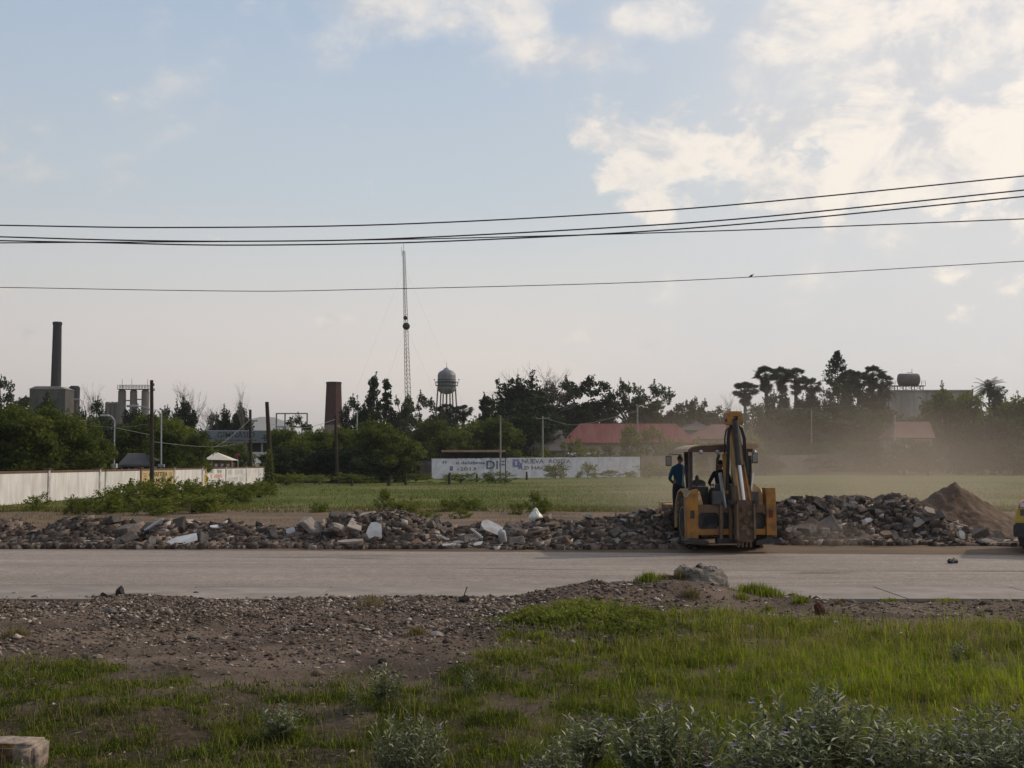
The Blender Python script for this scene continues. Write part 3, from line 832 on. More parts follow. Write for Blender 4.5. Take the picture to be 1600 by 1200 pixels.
# ------------------------------------------------------------------ grey-leaved silverleaf bushes
M['sage'] = leaf_mat('grey_green_leaf', (.040, .054, .020), (.19, .205, .105), (.58, .56, .40), .26, .55, .08, .15)
M['sage_stem'] = mat('pale_green_stem', (.16, .16, .10), (.10, .11, .07), 8, .8)
M['petal'] = mat('violet_petal', (.30, .20, .42), (.22, .14, .34), 8, .6)
def sage_meshes(seed, spread, height, nstem):
    r = np.random.RandomState(seed); mb = MB()
    LV, LI, TT = [], [], []; nv = 0; flowers = []
    for s in range(nstem):
        a = r.uniform(0, 6.28); o = spread * math.sqrt(r.rand()); h = height * r.uniform(.55, 1.05) * (1 - .35 * (o / spread) ** 2)
        bx, by = math.cos(a) * o * .55, math.sin(a) * o * .45
        tx, ty = math.cos(a) * o * 1.05 + r.normal(0, .04), math.sin(a) * o * .85 + r.normal(0, .04)
        P = [Vector((bx + (tx - bx) * t ** 1.3, by + (ty - by) * t ** 1.3, h * t)) for t in np.linspace(0, 1, 6)]
        mb.tube(P, [.004, .0037, .003, .0027, .002, .0012], 4, cap=False)
        nl = int(42 * h / .6)
        for q in range(nl):
            t = .18 + .82 * (q + r.rand()) / nl
            i = min(int(t * 5), 4); f = t * 5 - i; c = P[i].lerp(P[i + 1], f)
            ph = q * 2.4 + r.uniform(-.4, .4); up = r.uniform(.15, .95) + .5 * (t > .85)
            d = Vector((math.cos(ph), math.sin(ph), up)).normalized()
            Ln = r.uniform(.055, .105) * (1.15 - .4 * t); Wd = Ln * r.uniform(.08, .14)
            sd = d.cross(Vector((0, 0, 1))).normalized(); nn = sd.cross(d)
            curl = r.uniform(.05, .35)
            p1 = c + d * Ln * .45 + nn * Ln * .06; p2 = c + d * Ln - nn * Ln * curl * .3 + Vector((0, 0, -Ln * curl * .5))
            pts = [c, p1 + sd * Wd, p1 - nn * Wd * .35, p1 - sd * Wd, p2]
            LV += [tuple(z) for z in pts]; LI += [(nv, nv + 1, nv + 2), (nv, nv + 2, nv + 3), (nv + 1, nv + 4, nv + 2), (nv + 2, nv + 4, nv + 3)]
            nv += 5; TT += [float(np.clip(r.beta(1.6, 3.6) * .85 + (r.rand() < .15) * .6, 0, 1))] * 4
        if r.rand() < .22: flowers.append(P[-1])
    fol = np_mesh('foliage', np.array(LV), 3, np.array(LI).ravel(), M['sage'], np.array(TT))
    fb = MB()
    for c in flowers:
        for q in range(5):
            a = q * 1.2566; d = Vector((math.cos(a), math.sin(a), .35))
            s = Vector((-math.sin(a), math.cos(a), 0)) * .006
            fb.add([c, c + d * .010 + s, c + d * .018, c + d * .010 - s], [(0, 1, 2, 3)])
    return fol, mb.mesh('stems', M['sage_stem']), fb.mesh('flowers', M['petal'])
SV = [sage_meshes(1, .36, .62, 78), sage_meshes(2, .42, .60, 105), sage_meshes(3, .30, .66, 60), sage_meshes(4, .20, .5, 20)]
def sage(px, top, d, wpx, v, label, grp='grey-leaved bushes in the near grass'):
    p = at(px, top, d); w = wpx / F * d
    fo, st, fl = SV[v]
    sp = (.36, .42, .30, .20)[v]; hh = (.62, .60, .66, .5)[v]
    gz = bz(p.x, d); s = w / (2.3 * sp); sz_ = (p.z - gz) / (hh * 1.08)
    e = empty('silverleaf_bush', (p.x, d, gz), rnd.uniform(0, 6), label, 'bush', grp)
    e.scale = (s, s, sz_)
    link_mesh('foliage', fo, e); link_mesh('stem', st, e)
    if len(fl.polygons): link_mesh('flower', fl, e)['kind'] = 'stuff'
sage(640, 1094, 8.75, 165, 0, 'grey-leaved bush at the bottom edge, left of centre, the largest on the left')
sage(1045, 1082, 8.8, 240, 1, 'dense grey-leaved bush at the bottom just right of centre')
sage(1290, 1058, 8.7, 330, 1, 'widest grey-leaved bush with violet flowers at the bottom, between the two other right-hand bushes')
sage(1545, 1090, 8.9, 250, 0, 'grey-leaved bush filling the bottom right corner')
sage(1420, 1112, 8.3, 200, 2, 'low grey-leaved bush in front of the widest one and the corner one')
sage(1180, 1118, 8.2, 220, 2, 'low grey-leaved bush in front, between the dense one and the widest one')
sage(1590, 1120, 8.3, 200, 2, 'low grey-leaved bush at the very corner, bottom right')
sage(862, 1140, 8.5, 120, 2, 'small grey-leaved bush at the bottom centre, left of the dense one')
sage(925, 1095, 9.3, 130, 3, 'loose grey-leaved bush rising behind the small bottom centre bush')
sage(598, 1022, 11.6, 80, 3, 'open grey-leaved bush on the edge of bare soil above the largest left one')
sage(735, 1034, 11.9, 36, 3, 'single thin grey-leaved sprig right of the open bush')
sage(1500, 992, 13.8, 46, 3, 'small pale sprig standing up in the bright grass at right')
sage(445, 1088, 10.4, 90, 3, 'sparse pale-leaved plant in the grass left of the largest left bush')
sage(550, 1050, 11.2, 34, 3, 'tiny pale sprig on the left side of the open bush')
sage(40, 1178, 8.6, 60, 3, 'sparse weed in front of the broken kerb block')

# seed heads of tall grass
M['seed'] = mat('seed_head', (.24, .17, .12), (.16, .11, .08), 20, .9)
def seedhead(px, top, d, label, lean=.1):
    p = at(px, top, d); g = bz(p.x, d); h = p.z - g
    e = empty('grass_seed_head', (p.x, d, g), 0, label, 'seed head', 'tall grass seed heads at the bottom')
    mb = MB(); P = [Vector((-lean * (1 - t) ** 1.0, 0, h * t)) for t in np.linspace(0, 1, 6)]
    mb.tube(P, [.0025] * 5 + [.0015], 4); mb.build('stalk', M['seed'], e)
    mb = MB()
    for q in range(90):
        t = .80 + .2 * rnd.random(); c = Vector((-lean * (1 - t), 0, h * t)); a = rnd.uniform(0, 6.28); rr = .014 * (1.05 - (t - .8) * 4) + .003
        dd = Vector((math.cos(a) * rr, math.sin(a) * rr, .014)); mb.bar(c, c + dd, .003, .003)
    mb.build('ear', M['seed'], e)
seedhead(385, 1160, 8.5, 'brown seed head leaning right, between the left bush and the block', .16)
seedhead(374, 1178, 8.3, 'shorter seed head beside the leaning one at bottom left', .12)
seedhead(1062, 1175, 8.1, 'brown seed head in front of the dense bush right of centre', .05)
seedhead(1102, 1162, 8.0, 'tallest of the two brown seed heads before the dense bush', -.04)
seedhead(1180, 1060, 9.4, 'thin seed head arching left of the widest bush', -.2)

# ------------------------------------------------------------------ rubble
M['rub'] = [mat('rubble_concrete', (.175, .150, .135), (.105, .09, .082), 3, .95, .012, 16, dirt=(.075, .062, .055), dscale=2, damt=.7, coords='Object', objvar=.3),
            mat('rubble_brick', (.185, .115, .085), (.12, .082, .065), 3, .95, .012, 16, dirt=(.09, .075, .065), dscale=2, damt=.7, objvar=.3),
            mat('rubble_asphalt', (.068, .060, .058), (.042, .038, .037), 4, .9, .012, 16, dirt=(.13, .11, .095), dscale=2, damt=.5, objvar=.3),
            mat('rubble_pale', (.36, .32, .28), (.25, .22, .19), 3, .9, .008, 16, dirt=(.13, .11, .10), dscale=2, damt=.6, objvar=.15)]
CH_ME = []
for mi in range(4):
    row = []
    for q in range(7):
        r = random.Random(mi * 50 + q)
        kind = (0, 2, 2, 0, 2, 2, 2)[q]
        bm = bmesh.new()
        if kind == 2:
            bmesh.ops.create_cube(bm, size=2)
            s = (1, r.uniform(.5, .9), r.uniform(.2, .6))
            for v in bm.verts: v.co = Vector((v.co.x * s[0] + r.uniform(-.28, .2), v.co.y * s[1] + r.uniform(-.22, .18), v.co.z * s[2] + r.uniform(-.12, .12)))
            bmesh.ops.bevel(bm, geom=bm.edges[:], offset=.07, segments=1, affect='EDGES')
        else:
            bm.free(); bm = bmesh.new(); tmp = rock_mesh('tmp', mi * 91 + q, M['rub'][mi], (1.05, .85, .72), .22, 2, 7); bm.from_mesh(tmp); bpy.data.meshes.remove(tmp)
        me = bpy.data.meshes.new('chunk'); bm.to_mesh(me); bm.free(); me.materials.append(M['rub'][mi]); row.append(me)
    CH_ME.append(row)
M['debris'] = tint_mat('small_rubble', [(0, (.032, .025, .021)), (.35, (.088, .066, .054)), (.65, (.185, .142, .114)), (.85, (.25, .195, .16)), (1, (.45, .40, .36))], scale=9)
M['heap_soil'] = mat('rubble_bed_soil', (.095, .073, .06), (.055, .044, .038), 2, .95, .05, 7)

_cub = np.array([(x, y, z) for x in (-1, 1) for y in (-1, 1) for z in (-1, 1)], float)
_cubf = np.array([(0, 1, 3), (0, 3, 2), (4, 6, 7), (4, 7, 5), (0, 4, 5), (0, 5, 1), (2, 3, 7), (2, 7, 6), (0, 2, 6), (0, 6, 4), (1, 5, 7), (1, 7, 3)])
def heap(px0, px1, y0, skyline, base_row, nchunk, ndeb, seed, label, pmat=(.42, .14, .34, .10), depth=3.4, cmax=.42):
    """rubble heap along the road; skyline = [(px, row)], standing at forward distance y0 (front) .. y0+depth"""
    r = random.Random(seed)
    dm = y0 + depth * .55
    cx = at((px0 + px1) / 2, base_row, dm).x
    e = empty('rubble_heap', (cx, dm, 0), 0, label, 'rubble heap')
    sx = np.array([at(a, b, dm).x for a, b in skyline]); szz = np.array([at(a, b, dm).z for a, b in skyline])
    xa, xb = sx[0], sx[-1]
    def hz(x, y):
        x = np.asarray(x, float); y = np.asarray(y, float)
        top = np.interp(x, sx, szz) - .10
        t = np.clip((y - y0 - (fbm(x, x * 0, 1.5, 3, seed) - .5) * .9) / depth, 0, 1)
        prof = np.where(t < .5, sstep(t, -.12, .5), 1 - sstep(t, .55, 1.0))
        ends = sstep(x, xa - .1, xa + .5) * (1 - sstep(x, xb - .5, xb + .1))
        lum = .70 + .5 * fbm(x, y, .9, 3, seed + 3)
        return (top * prof * lum) * ends - .05 * (1 - ends) - .05 * (1 - prof)
    xs = np.arange(xa - .3, xb + .3, .14); ys = np.arange(y0 - .5, y0 + depth + .5, .14)
    me = grid_mesh('soil_bed', xs - cx, ys - dm, lambda X, Y: hz(X + cx, Y + dm) + (fbm(X, Y, .3, 2, 7) - .5) * .1, M['heap_soil'], smooth=False)
    tag(link_mesh('soil_bed', me, e), kind='stuff')
    rs = np.random.RandomState(seed)
    n = int(ndeb * 1.2)
    x = rs.uniform(xa, xb, n); y = y0 - .5 + (depth + .6) * rs.rand(n) ** 1.3
    s = np.clip(rs.lognormal(-2.85, .5, n), .02, .15)
    V = _cub[None] * (1 + rs.uniform(-.25, .1, (n, 8, 1))) + rs.uniform(-.2, .2, (n, 8, 3))
    V = V * np.stack([s * rs.uniform(.6, 1.2, n), s * rs.uniform(.5, .95, n), s * rs.uniform(.4, .85, n)], 1)[:, None]
    a = rs.uniform(0, 6.28, n); ca, sa = np.cos(a)[:, None], np.sin(a)[:, None]; ti = rs.normal(0, .22, n)[:, None]
    vx = V[..., 0] * ca - V[..., 1] * sa; vy = V[..., 0] * sa + V[..., 1] * ca; vz = V[..., 2] + vx * ti
    zz = np.maximum(hz(x, y), .0)
    V = np.stack([vx + (x - cx)[:, None], vy + (y - dm)[:, None], vz + (zz + s * .3)[:, None]], 2)
    lp = (_cubf[None] + (np.arange(n) * 8)[:, None, None])
    tint = np.repeat(np.clip(rs.beta(1.6, 2.1, n) + (rs.rand(n) < .07) * .5, 0, 1), 12)
    tag(link_mesh('small_debris', np_mesh('small_debris', V.reshape(-1, 3), 3, lp.reshape(-1), M['debris'], tint), e), kind='stuff')
    for q in range(nchunk):
        u = r.random(); x = r.uniform(xa + .1, xb - .1); y = y0 - .15 + depth * (r.random() ** 1.35) * .72
        s = min(cmax * .8, .075 + .048 * r.expovariate(1.0))
        mi = r.choices(range(4), pmat)[0]
        z = float(hz(x, y)) + s * r.uniform(.05, .4)
        o = link_mesh('chunk', CH_ME[mi][r.randrange(7)], e, (x - cx, y - dm, max(z, s * .2)), (r.gauss(0, .45), r.gauss(0, .45), r.uniform(0, 6.28)),
                      (s * r.uniform(.8, 1.35), s * r.uniform(.7, 1.1), s * r.uniform(.6, 1.05)))
    return e, hz, cx, dm
HL = heap(-60, 250, 33.6, [(-60, 815), (0, 812), (25, 812), (45, 826), (85, 828), (100, 812), (140, 806), (190, 808), (205, 812), (250, 826)], 857, 280, 9000, 61,
     'dark rubble heap of broken asphalt at the far left by the road', (.3, .08, .54, .08), 3.0)
HM = heap(240, 520, 33.5, [(235, 822), (262, 812), (300, 814), (330, 820), (365, 818), (400, 822), (440, 825), (470, 820), (500, 812), (520, 806)], 857, 280, 9000, 62,
     'low rubble heap with pale boards, right of the dark asphalt heap', (.36, .22, .28, .14), 2.8)
HC = heap(505, 790, 33.3, [(500, 812), (545, 806), (580, 806), (600, 798), (625, 796), (645, 806), (690, 822), (730, 826), (760, 818), (795, 825)], 858, 290, 9000, 63,
     'rubble heap of big concrete lumps around the white broken panel', (.5, .18, .18, .14), 3.1, .5)
HD = heap(770, 1066, 33.0, [(770, 826), (800, 812), (850, 812), (880, 814), (930, 808), (960, 806), (985, 803), (1010, 801), (1040, 801), (1066, 808)], 860, 290, 9000, 64,
     'spread of brick and concrete rubble ending behind the yellow backhoe', (.42, .26, .14, .18), 3.2)
HR = heap(1195, 1432, 34.2, [(1190, 790), (1206, 783), (1240, 782), (1270, 782), (1300, 788), (1330, 779), (1360, 775), (1385, 770), (1410, 780), (1435, 796), (1450, 815)], 852, 300, 11000, 65,
     'tall rubble heap right of the backhoe, in front of the soil mound', (.46, .16, .26, .12), 3.6)
HS = heap(1420, 1570, 33.9, [(1420, 815), (1440, 800), (1470, 812), (1500, 822), (1530, 834), (1570, 842)], 850, 120, 4500, 66,
     'thin tail of rubble running along the foot of the soil mound', (.4, .2, .2, .2), 2.6)

# soil mound at the right
M['mound'] = mat('brown_soil_mound', (.12, .078, .054), (.075, .050, .036), 2.5, .95, .05, 6, dirt=(.17, .125, .092), dscale=1.2, damt=.6)
def soil_mound():
    p = at(1493, 759, 39.0); hp = p.z
    xs = np.linspace(-4.2, 3.6, 110); ys = np.linspace(-3.4, 3.4, 90)
    def z(X, Y):
        r_ = np.sqrt((np.where(X < 0, X / 3.3, X / 2.7)) ** 2 + (Y / 2.9) ** 2)
        h = hp * np.clip(1 - r_ ** .92, 0, 1) + .05 * hp * np.exp(-r_ ** 2 * 8)
        h = h * (.92 + .22 * fbm(X + 9, Y, 1.2, 4, 77)) + (fbm(X, Y, .22, 4, 78) - .5) * .20 + .22 * np.abs(fbm(X * 3, Y * .6, .9, 3, 79) - .5) - .12 * gauss(X, Y, 1.0, -1.2, .8, .9)
        return np.where(r_ > 1, -.06, h)
    me = grid_mesh('soil_mound', xs, ys, z, M['mound'])
    tag(link_mesh('soil_mound', me, None, (p.x, 39.0, 0)), 'conical mound of loose brown soil at the right behind the rubble', 'soil mound')
soil_mound()

# things lying in the rubble
def slab(px, py, d, size, rot, m, name, label, cat, seed=1, jag=.12):
    r = random.Random(seed); p = at(px, py, d)
    n = 9; pts = []
    for k in range(n):
        a = 2 * math.pi * k / n
        cxx, cyy = math.cos(a), math.sin(a)
        q = max(abs(cxx), abs(cyy)); s = 1 / q * (1 - r.random() * jag)
        pts.append((cxx * s * size[0] / 2, cyy * s * size[1] / 2))
    mb = MB(); mb.prism(pts, 'z', -size[2] / 2, size[2] / 2)
    me = mb.mesh(name, m)
    return tag(link_mesh(name, me, None, p, rot), label, cat)
M['white_board'] = mat('white_board', (.60, .60, .60), (.48, .48, .48), 3, .6, .002, dirt=(.25, .22, .20), dscale=2.5, damt=.35)
M['grey_board'] = mat('grey_board', (.40, .41, .42), (.30, .30, .31), 3, .7, .002, dirt=(.20, .17, .15), dscale=2.5, damt=.5)
M['old_wood'] = mat('weathered_wood', (.24, .17, .12), (.15, .105, .075), 4, .9, .004, stretch=(1, 8, 8))
slab(585, 828, 33.2, (.44, .52, .03), (R(68), R(4), R(8)), M['white_board'], 'broken_board', 'bright white broken panel leaning on the big rubble lumps', 'panel', 3, .35)
slab(284, 845, 33.2, (.86, .36, .03), (R(38), R(-14), R(18)), M['white_board'], 'broken_board', 'long white board slanting in the rubble behind the left road edge', 'board', 4, .1)
slab(240, 820, 34.2, (.62, .14, .04), (R(30), R(-32), R(5)), M['grey_board'], 'broken_board', 'pale plank pointing up to the right at the end of the dark heap', 'board', 5, .05)
slab(343, 823, 34.6, (.56, .3, .03), (R(12), R(2), R(-4)), M['white_board'], 'broken_board', 'thin white board lying flat on top of the low heap', 'board', 6, .1)
slab(768, 824, 33.6, (.62, .42, .03), (R(42), R(24), R(6)), M['grey_board'], 'sheet_panel', 'grey-white square sheet tilted over the rubble at centre', 'sheet', 7, .04)
slab(745, 833, 33.2, (.42, .06, .04), (R(10), R(38), R(10)), M['white_board'], 'wooden_batten', 'short white batten slanting under the tilted grey sheet', 'batten', 8, .02)
slab(745, 851, 33.1, (.42, .2, .03), (R(40), R(-10), R(10)), M['white_board'], 'plaster_piece', 'jagged white plaster piece low in the rubble below the tilted sheet', 'plaster', 9, .4)
slab(454, 830, 33.6, (.26, .2, .06), (R(50), R(-18), R(10)), M['grey_board'], 'concrete_slab', 'small pale slab standing on the heap left of the white panel', 'slab', 10, .1)
slab(575, 806, 34.6, (.50, .34, .14), (R(14), R(-10), R(12)), M['rock_pale'], 'concrete_slab', 'tan slab on the crest behind the white panel', 'slab', 11, .1)
slab(548, 849, 33.0, (.72, .35, .16), (R(8), R(-3), R(4)), M['rock_pale'], 'concrete_slab', 'long flat concrete slab at the foot of the central heap', 'slab', 12, .12)
slab(700, 853, 32.8, (.46, .2, .08), (R(14), R(-2), R(-4)), M['grey_board'], 'concrete_slab', 'pale grey block edge touching the road at centre', 'slab', 13, .1)
slab(826, 832, 33.7, (1.15, .26, .04), (R(16), R(-12), R(-12)), M['old_wood'], 'wooden_plank', 'long orange-brown plank in the rubble below the white bag', 'plank', 14, .02)
slab(862, 821, 34.2, (.5, .3, .03), (R(30), R(-8), R(15)), M['old_wood'], 'wooden_plank', 'short wide brown board right of the white bag', 'plank', 15, .06)
slab(1451, 799, 34.6, (.32, .26, .12), (R(40), R(14), R(10)), M['rock_pale'], 'concrete_block', 'square pale block at the foot of the soil mound', 'block', 16, .06)
slab(1357, 813, 34.0, (.22, .14, .03), (R(50), R(-30), R(10)), M['white_board'], 'broken_tile', 'small white tile in the middle of the right-hand rubble', 'tile', 17, .3)
slab(1502, 836, 33.2, (.20, .26, .06), (R(70), R(10), R(20)), M['grey_board'], 'concrete_block', 'bluish grey block standing in the thin tail of rubble', 'block', 18, .15)
slab(1384, 834, 33.6, (.34, .22, .07), (R(30), R(-4), R(10)), M['old_wood'], 'clay_slab', 'orange-tan slab low in the right-hand rubble', 'slab', 19, .12)
slab(1435, 818, 34.0, (.36, .2, .05), (R(55), R(-30), R(10)), M['rock_pale'], 'concrete_slab', 'tan broken slab standing left of the bluish grey block', 'slab', 20, .2)
slab(237, 846, 33.1, (.22, .32, .08), (R(60), R(18), R(30)), M['rock_grey'], 'concrete_slab', 'bluish slab on edge between the white board and the dark heap', 'slab', 21, .25)
slab(1232, 829, 34.0, (.20, .2, .12), (R(60), R(10), R(0)), M['rock_pale'], 'concrete_lump', 'round pale lump in the rubble just right of the backhoe', 'lump', 22, .4)
def canister():
    p = at(785, 838, 33.0); mb = MB()
    mb.lathe([(.001, -.16), (.10, -.16), (.105, -.14), (.105, .12), (.09, .15), (.04, .165), (.035, .2), (.001, .2)], n=20)
    tag(mb.build('plastic_bucket', M['grey_board'], None, p, (R(12), R(-10), 0)), 'pale plastic bucket standing in rubble right of the tilted sheet', 'bucket')
canister()
def bag():
    p = at(837, 807, 35.2)
    bm = bmesh.new(); bmesh.ops.create_icosphere(bm, subdivisions=4, radius=1)
    for v in bm.verts:
        q = v.co.copy(); k = 1 - .55 * max(0, q.z) ** .8
        q = Vector((q.x * k, q.y * k, q.z))
        q *= 1 + .10 * mnoise.noise(v.co * 2.5) + .05 * math.sin(math.atan2(q.y, q.x) * 9 + q.z * 3) * (.4 + max(0, q.z))
        v.co = Vector((q.x * .20, q.y * .17, q.z * .21 + (.03 if q.z > .8 else 0)))
    me = bpy.data.meshes.new('plastic_bag'); bm.to_mesh(me); bm.free()
    for f in me.polygons: f.use_smooth = True
    me.materials.append(mat('white_plastic_bag', (.70, .68, .60), (.60, .58, .52), 3, .4, .006, 10))
    tag(link_mesh('plastic_bag', me, None, p), 'knotted white plastic bag sitting on top of the rubble at centre', 'bag')
bag()

rs = np.random.RandomState(77)
M['fieldgrass'] = leaf_mat('field_grass_blades', (.045, .056, .014), (.115, .115, .026), (.17, .13, .07), .35, .7, 0)
n = 46000
y = rs.uniform(36, 62, n); x = rs.uniform(-26, 22, n)
pv = px_of(x, y)
dn = sstep(fbm(x, y, 2.4, 4, 101), .44, .62) * (.25 + .75 * sstep(y, 50, 56)) + .9 * np.exp(-((pv - 90) / 120) ** 2) * sstep(y, 36.5, 39) * sstep(fbm(x, y, .9, 3, 104), .3, .5)
k = rs.rand(n) < np.clip(dn, 0, 1); x, y = x[k], y[k]; n = len(x)
z = zverge(x, y)
tag(link_mesh('dry_grass', blades('dry_grass', x, y, z - .01, rs.uniform(.04, .20, n), rs.uniform(.007, .018, n), rs.uniform(.2, 1.0, n), rs.rand(n), M['drygrass'], rs)), 'straw-coloured dry grass behind the rubble', kind='stuff')
n = 90000
y = 56 + 90 * rs.rand(n) ** 1.6; x = rs.uniform(-1, 1, n) * y * .46
k = rs.rand(n) < (.25 + .75 * sstep(fbm(x, y, 5, 4, 111), .42, .6)); x, y = x[k], y[k]; n = len(x)
tn = np.clip(.25 + .45 * fbm(x, y, 9, 3, 113) + rs.normal(0, .12, n) + (rs.rand(n) < .12) * .4, 0, 1)
tag(link_mesh('field_grass', blades('field_grass', x, y, np.where(y < 64, zverge(x, y), zfield(x, y)) - .01, rs.uniform(.07, .24, n), rs.uniform(.02, .05, n), rs.uniform(.2, 1.0, n), tn, M['fieldgrass'], rs)), 'patchy green grass of the field', kind='stuff')
# ------------------------------------------------------------------ trees
def limb(mb, a, b, r0, r1, r, n=5, sag=.12, k=5):
    a, b = Vector(a), Vector(b); L = (b - a).length
    P = []
    for i in range(k):
        t = i / (k - 1); p = a.lerp(b, t)
        w = math.sin(math.pi * t) * L * sag
        p += Vector((r.uniform(-1, 1) * w * .5, r.uniform(-1, 1) * w * .5, w * .5)); P.append(p)
    mb.tube(P, [r0 + (r1 - r0) * i / (k - 1) for i in range(k)], n, cap=False)
    return P

def tree_mesh(seed, H, W, lobes, nclump, per, cr, leaf, trunk_h, mats, tw=.18, gaps=0.0, skirt=0.0, ntw=0):
    """a broad tree: clumps of leaf-sized cards over uneven lobes, limbs reaching to the clumps.
    lobes: (x, y, z, rx, ry, rz) in fractions of W/2 and H"""
    r = random.Random(seed); rs = np.random.RandomState(seed)
    cents = []
    for q in range(nclump):
        lx, ly, lz, a, b, c = r.choices(lobes, [l[3] * l[5] + .08 for l in lobes])[0]
        while True:
            d = Vector((r.gauss(0, 1), r.gauss(0, 1), r.gauss(0, 1))).normalized()
            if d.z > -.75: break
        k = r.uniform(.45, 1.0) ** .6
        p = Vector(((lx + d.x * a * k) * W / 2, (ly + d.y * b * k) * W / 2, (lz + d.z * c * k) * H))
        if p.z < cr * .4 + skirt: p.z = skirt + cr * .5
        cents.append((p, r.uniform(.6, 1.25) * cr, r.random()))
    C, S, T = [], [], []
    for p, q, tn in cents:
        n = max(12, int(per * (q / cr) ** 2 * r.uniform(.6, 1.2)))
        g = rs.normal(0, 1, (n, 3)); g /= np.linalg.norm(g, axis=1)[:, None]; g *= (rs.rand(n, 1) ** .45)
        g[:, 2] *= .72
        c = np.array(p)[None] + g * q
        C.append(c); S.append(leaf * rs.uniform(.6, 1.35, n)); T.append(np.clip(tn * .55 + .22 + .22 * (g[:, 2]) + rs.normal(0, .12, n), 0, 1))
    if ntw:      # ragged outer sprays that break the outline
        for q in range(ntw):
            p, cr_, tn = r.choice(cents); d = Vector((p.x, p.y, (p.z - H * .45) * 1.3))
            if d.length < .1: continue
            d = (d.normalized() + Vector((r.gauss(0, .3), r.gauss(0, .3), r.gauss(.25, .3)))).normalized()
            n = r.randint(14, 30); t = rs.rand(n) * cr * r.uniform(.5, 1.1)
            c = np.array(p)[None] + np.array(d)[None] * (t + cr_ * .45)[:, None] + rs.normal(0, cr * .10, (n, 3))
            C.append(c); S.append(leaf * rs.uniform(.5, 1.0, n)); T.append(np.clip(rs.normal(.6, .2, n), 0, 1))
    C = np.concatenate(C); S = np.concatenate(S); T = np.concatenate(T)
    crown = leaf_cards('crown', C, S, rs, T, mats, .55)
    mb = MB(); top = Vector((r.uniform(-.03, .03) * W, 0, trunk_h))
    limb(mb, (0, 0, -.1), top, tw * 1.3, tw, r, 8, .04)
    for p, q, tn in r.sample(cents, min(len(cents), 22)):
        m_ = top.lerp(p, .5) + Vector((0, 0, .05 * H)); rr = tw * r.uniform(.25, .5)
        limb(mb, top, m_, rr * 1.4, rr, r, 5); limb(mb, m_, p, rr, rr * .3, r, 4)
    return mb.mesh('trunk', M['bark']), crown

def bare_mesh(seed, H, W, n1=7, depth=3, mats=None):
    r = random.Random(seed); mb = MB()
    def br(p, d, L, rad, lv):
        e = p + d * L; P = limb(mb, p, e, rad, rad * .55, r, 4, .08, 4)
        if lv == 0: return
        for k in range(r.randint(2, 4)):
            nd = (d + Vector((r.gauss(0, .5), r.gauss(0, .5), r.gauss(.1, .3)))).normalized()
            br(P[r.randint(2, 3)], nd, L * r.uniform(.45, .75), rad * .5, lv - 1)
    limb(mb, (0, 0, 0), (0, 0, H * .4), .16, .11, r, 6)
    for k in range(n1):
        a = r.uniform(0, 6.28); s = W / H
        br(Vector((0, 0, H * r.uniform(.25, .42))), Vector((math.cos(a) * s, math.sin(a) * s, 1.1)).normalized(), H * .27, .07, depth)
    return mb.mesh('branches', M['deadwood'])

def palm_mesh(seed, H, R_=1.9, nf=46, feather=False, skirt=True):
    r = random.Random(seed); rs = np.random.RandomState(seed)
    mb = MB(); P = [(0.15 * math.sin(t * 2) * H * .05, 0, H * t) for t in np.linspace(0, 1, 7)]
    mb.tube(P, [.32, .26, .22, .20, .19, .19, .22], 8)
    V, Fc, T = [], [], []
    top = Vector(P[-1])
    for k in range(nf):
        a = r.uniform(0, 6.28); e = r.uniform(-.95, 1.5) if not feather else r.uniform(-.3, 1.2)
        if skirt and k % 3 == 0: e = r.uniform(-1.5, -.9)
        d = Vector((math.cos(a) * math.cos(e), math.sin(a) * math.cos(e), math.sin(e)))
        s = d.cross(Vector((0, 0, 1)))
        s = s.normalized() if s.length > .05 else Vector((1, 0, 0)); u = s.cross(d)
        if not feather: ro = r.uniform(-1.3, 1.3); s, u = s * math.cos(ro) + u * math.sin(ro), u * math.cos(ro) - s * math.sin(ro)
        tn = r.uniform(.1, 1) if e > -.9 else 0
        if not feather:
            st = top + d * R_ * r.uniform(.42, .62); nb = 17; fr = R_ * r.uniform(.30, .42)
            if skirt and k % 3 == 0: st = top + Vector((math.cos(a) * .25, math.sin(a) * .25, -r.uniform(.6, 3.2)))
            for q in range(nb):
                w = -2.1 + 4.2 * q / (nb - 1)
                dd = (d * math.cos(w) + s * math.sin(w)).normalized()
                tip = st + dd * fr - Vector((0, 0, fr * .22 * r.random())) ; md = st + dd * fr * .6
                pw = s.cross(dd) if False else (dd.cross(u)).normalized() * fr * .075
                b = len(V); V += [tuple(st), tuple(md + pw), tuple(tip), tuple(md - pw)]; Fc += [(b, b + 1, b + 2), (b, b + 2, b + 3)]; T += [tn, tn]
            mb.tube([top, st], [.03, .02], 4, cap=False)
        else:
            prev = top; dd = d.copy(); L = R_ * 1.35
            for q in range(12):
                dd = (dd + Vector((0, 0, -.10))).normalized(); c = prev + dd * L / 12; mb.tube([prev, c], [.03, .025], 3, cap=False)
                for sg in (-1, 1):
                    tip = c + (s * sg + dd * .6 - Vector((0, 0, .25))).normalized() * L * .26 * math.sin((q + 1.5) / 13.5 * 3.1)
                    b = len(V); w = dd * .085
                    V += [tuple(c - w), tuple(c + w), tuple(tip)]; Fc += [(b, b + 1, b + 2)]; T += [tn]
                prev = c
    return mb.mesh('trunk', M['bark']), np_mesh('crown', np.array(V), 3, np.array(Fc).ravel(), M['leaf_palm'], np.array(T))

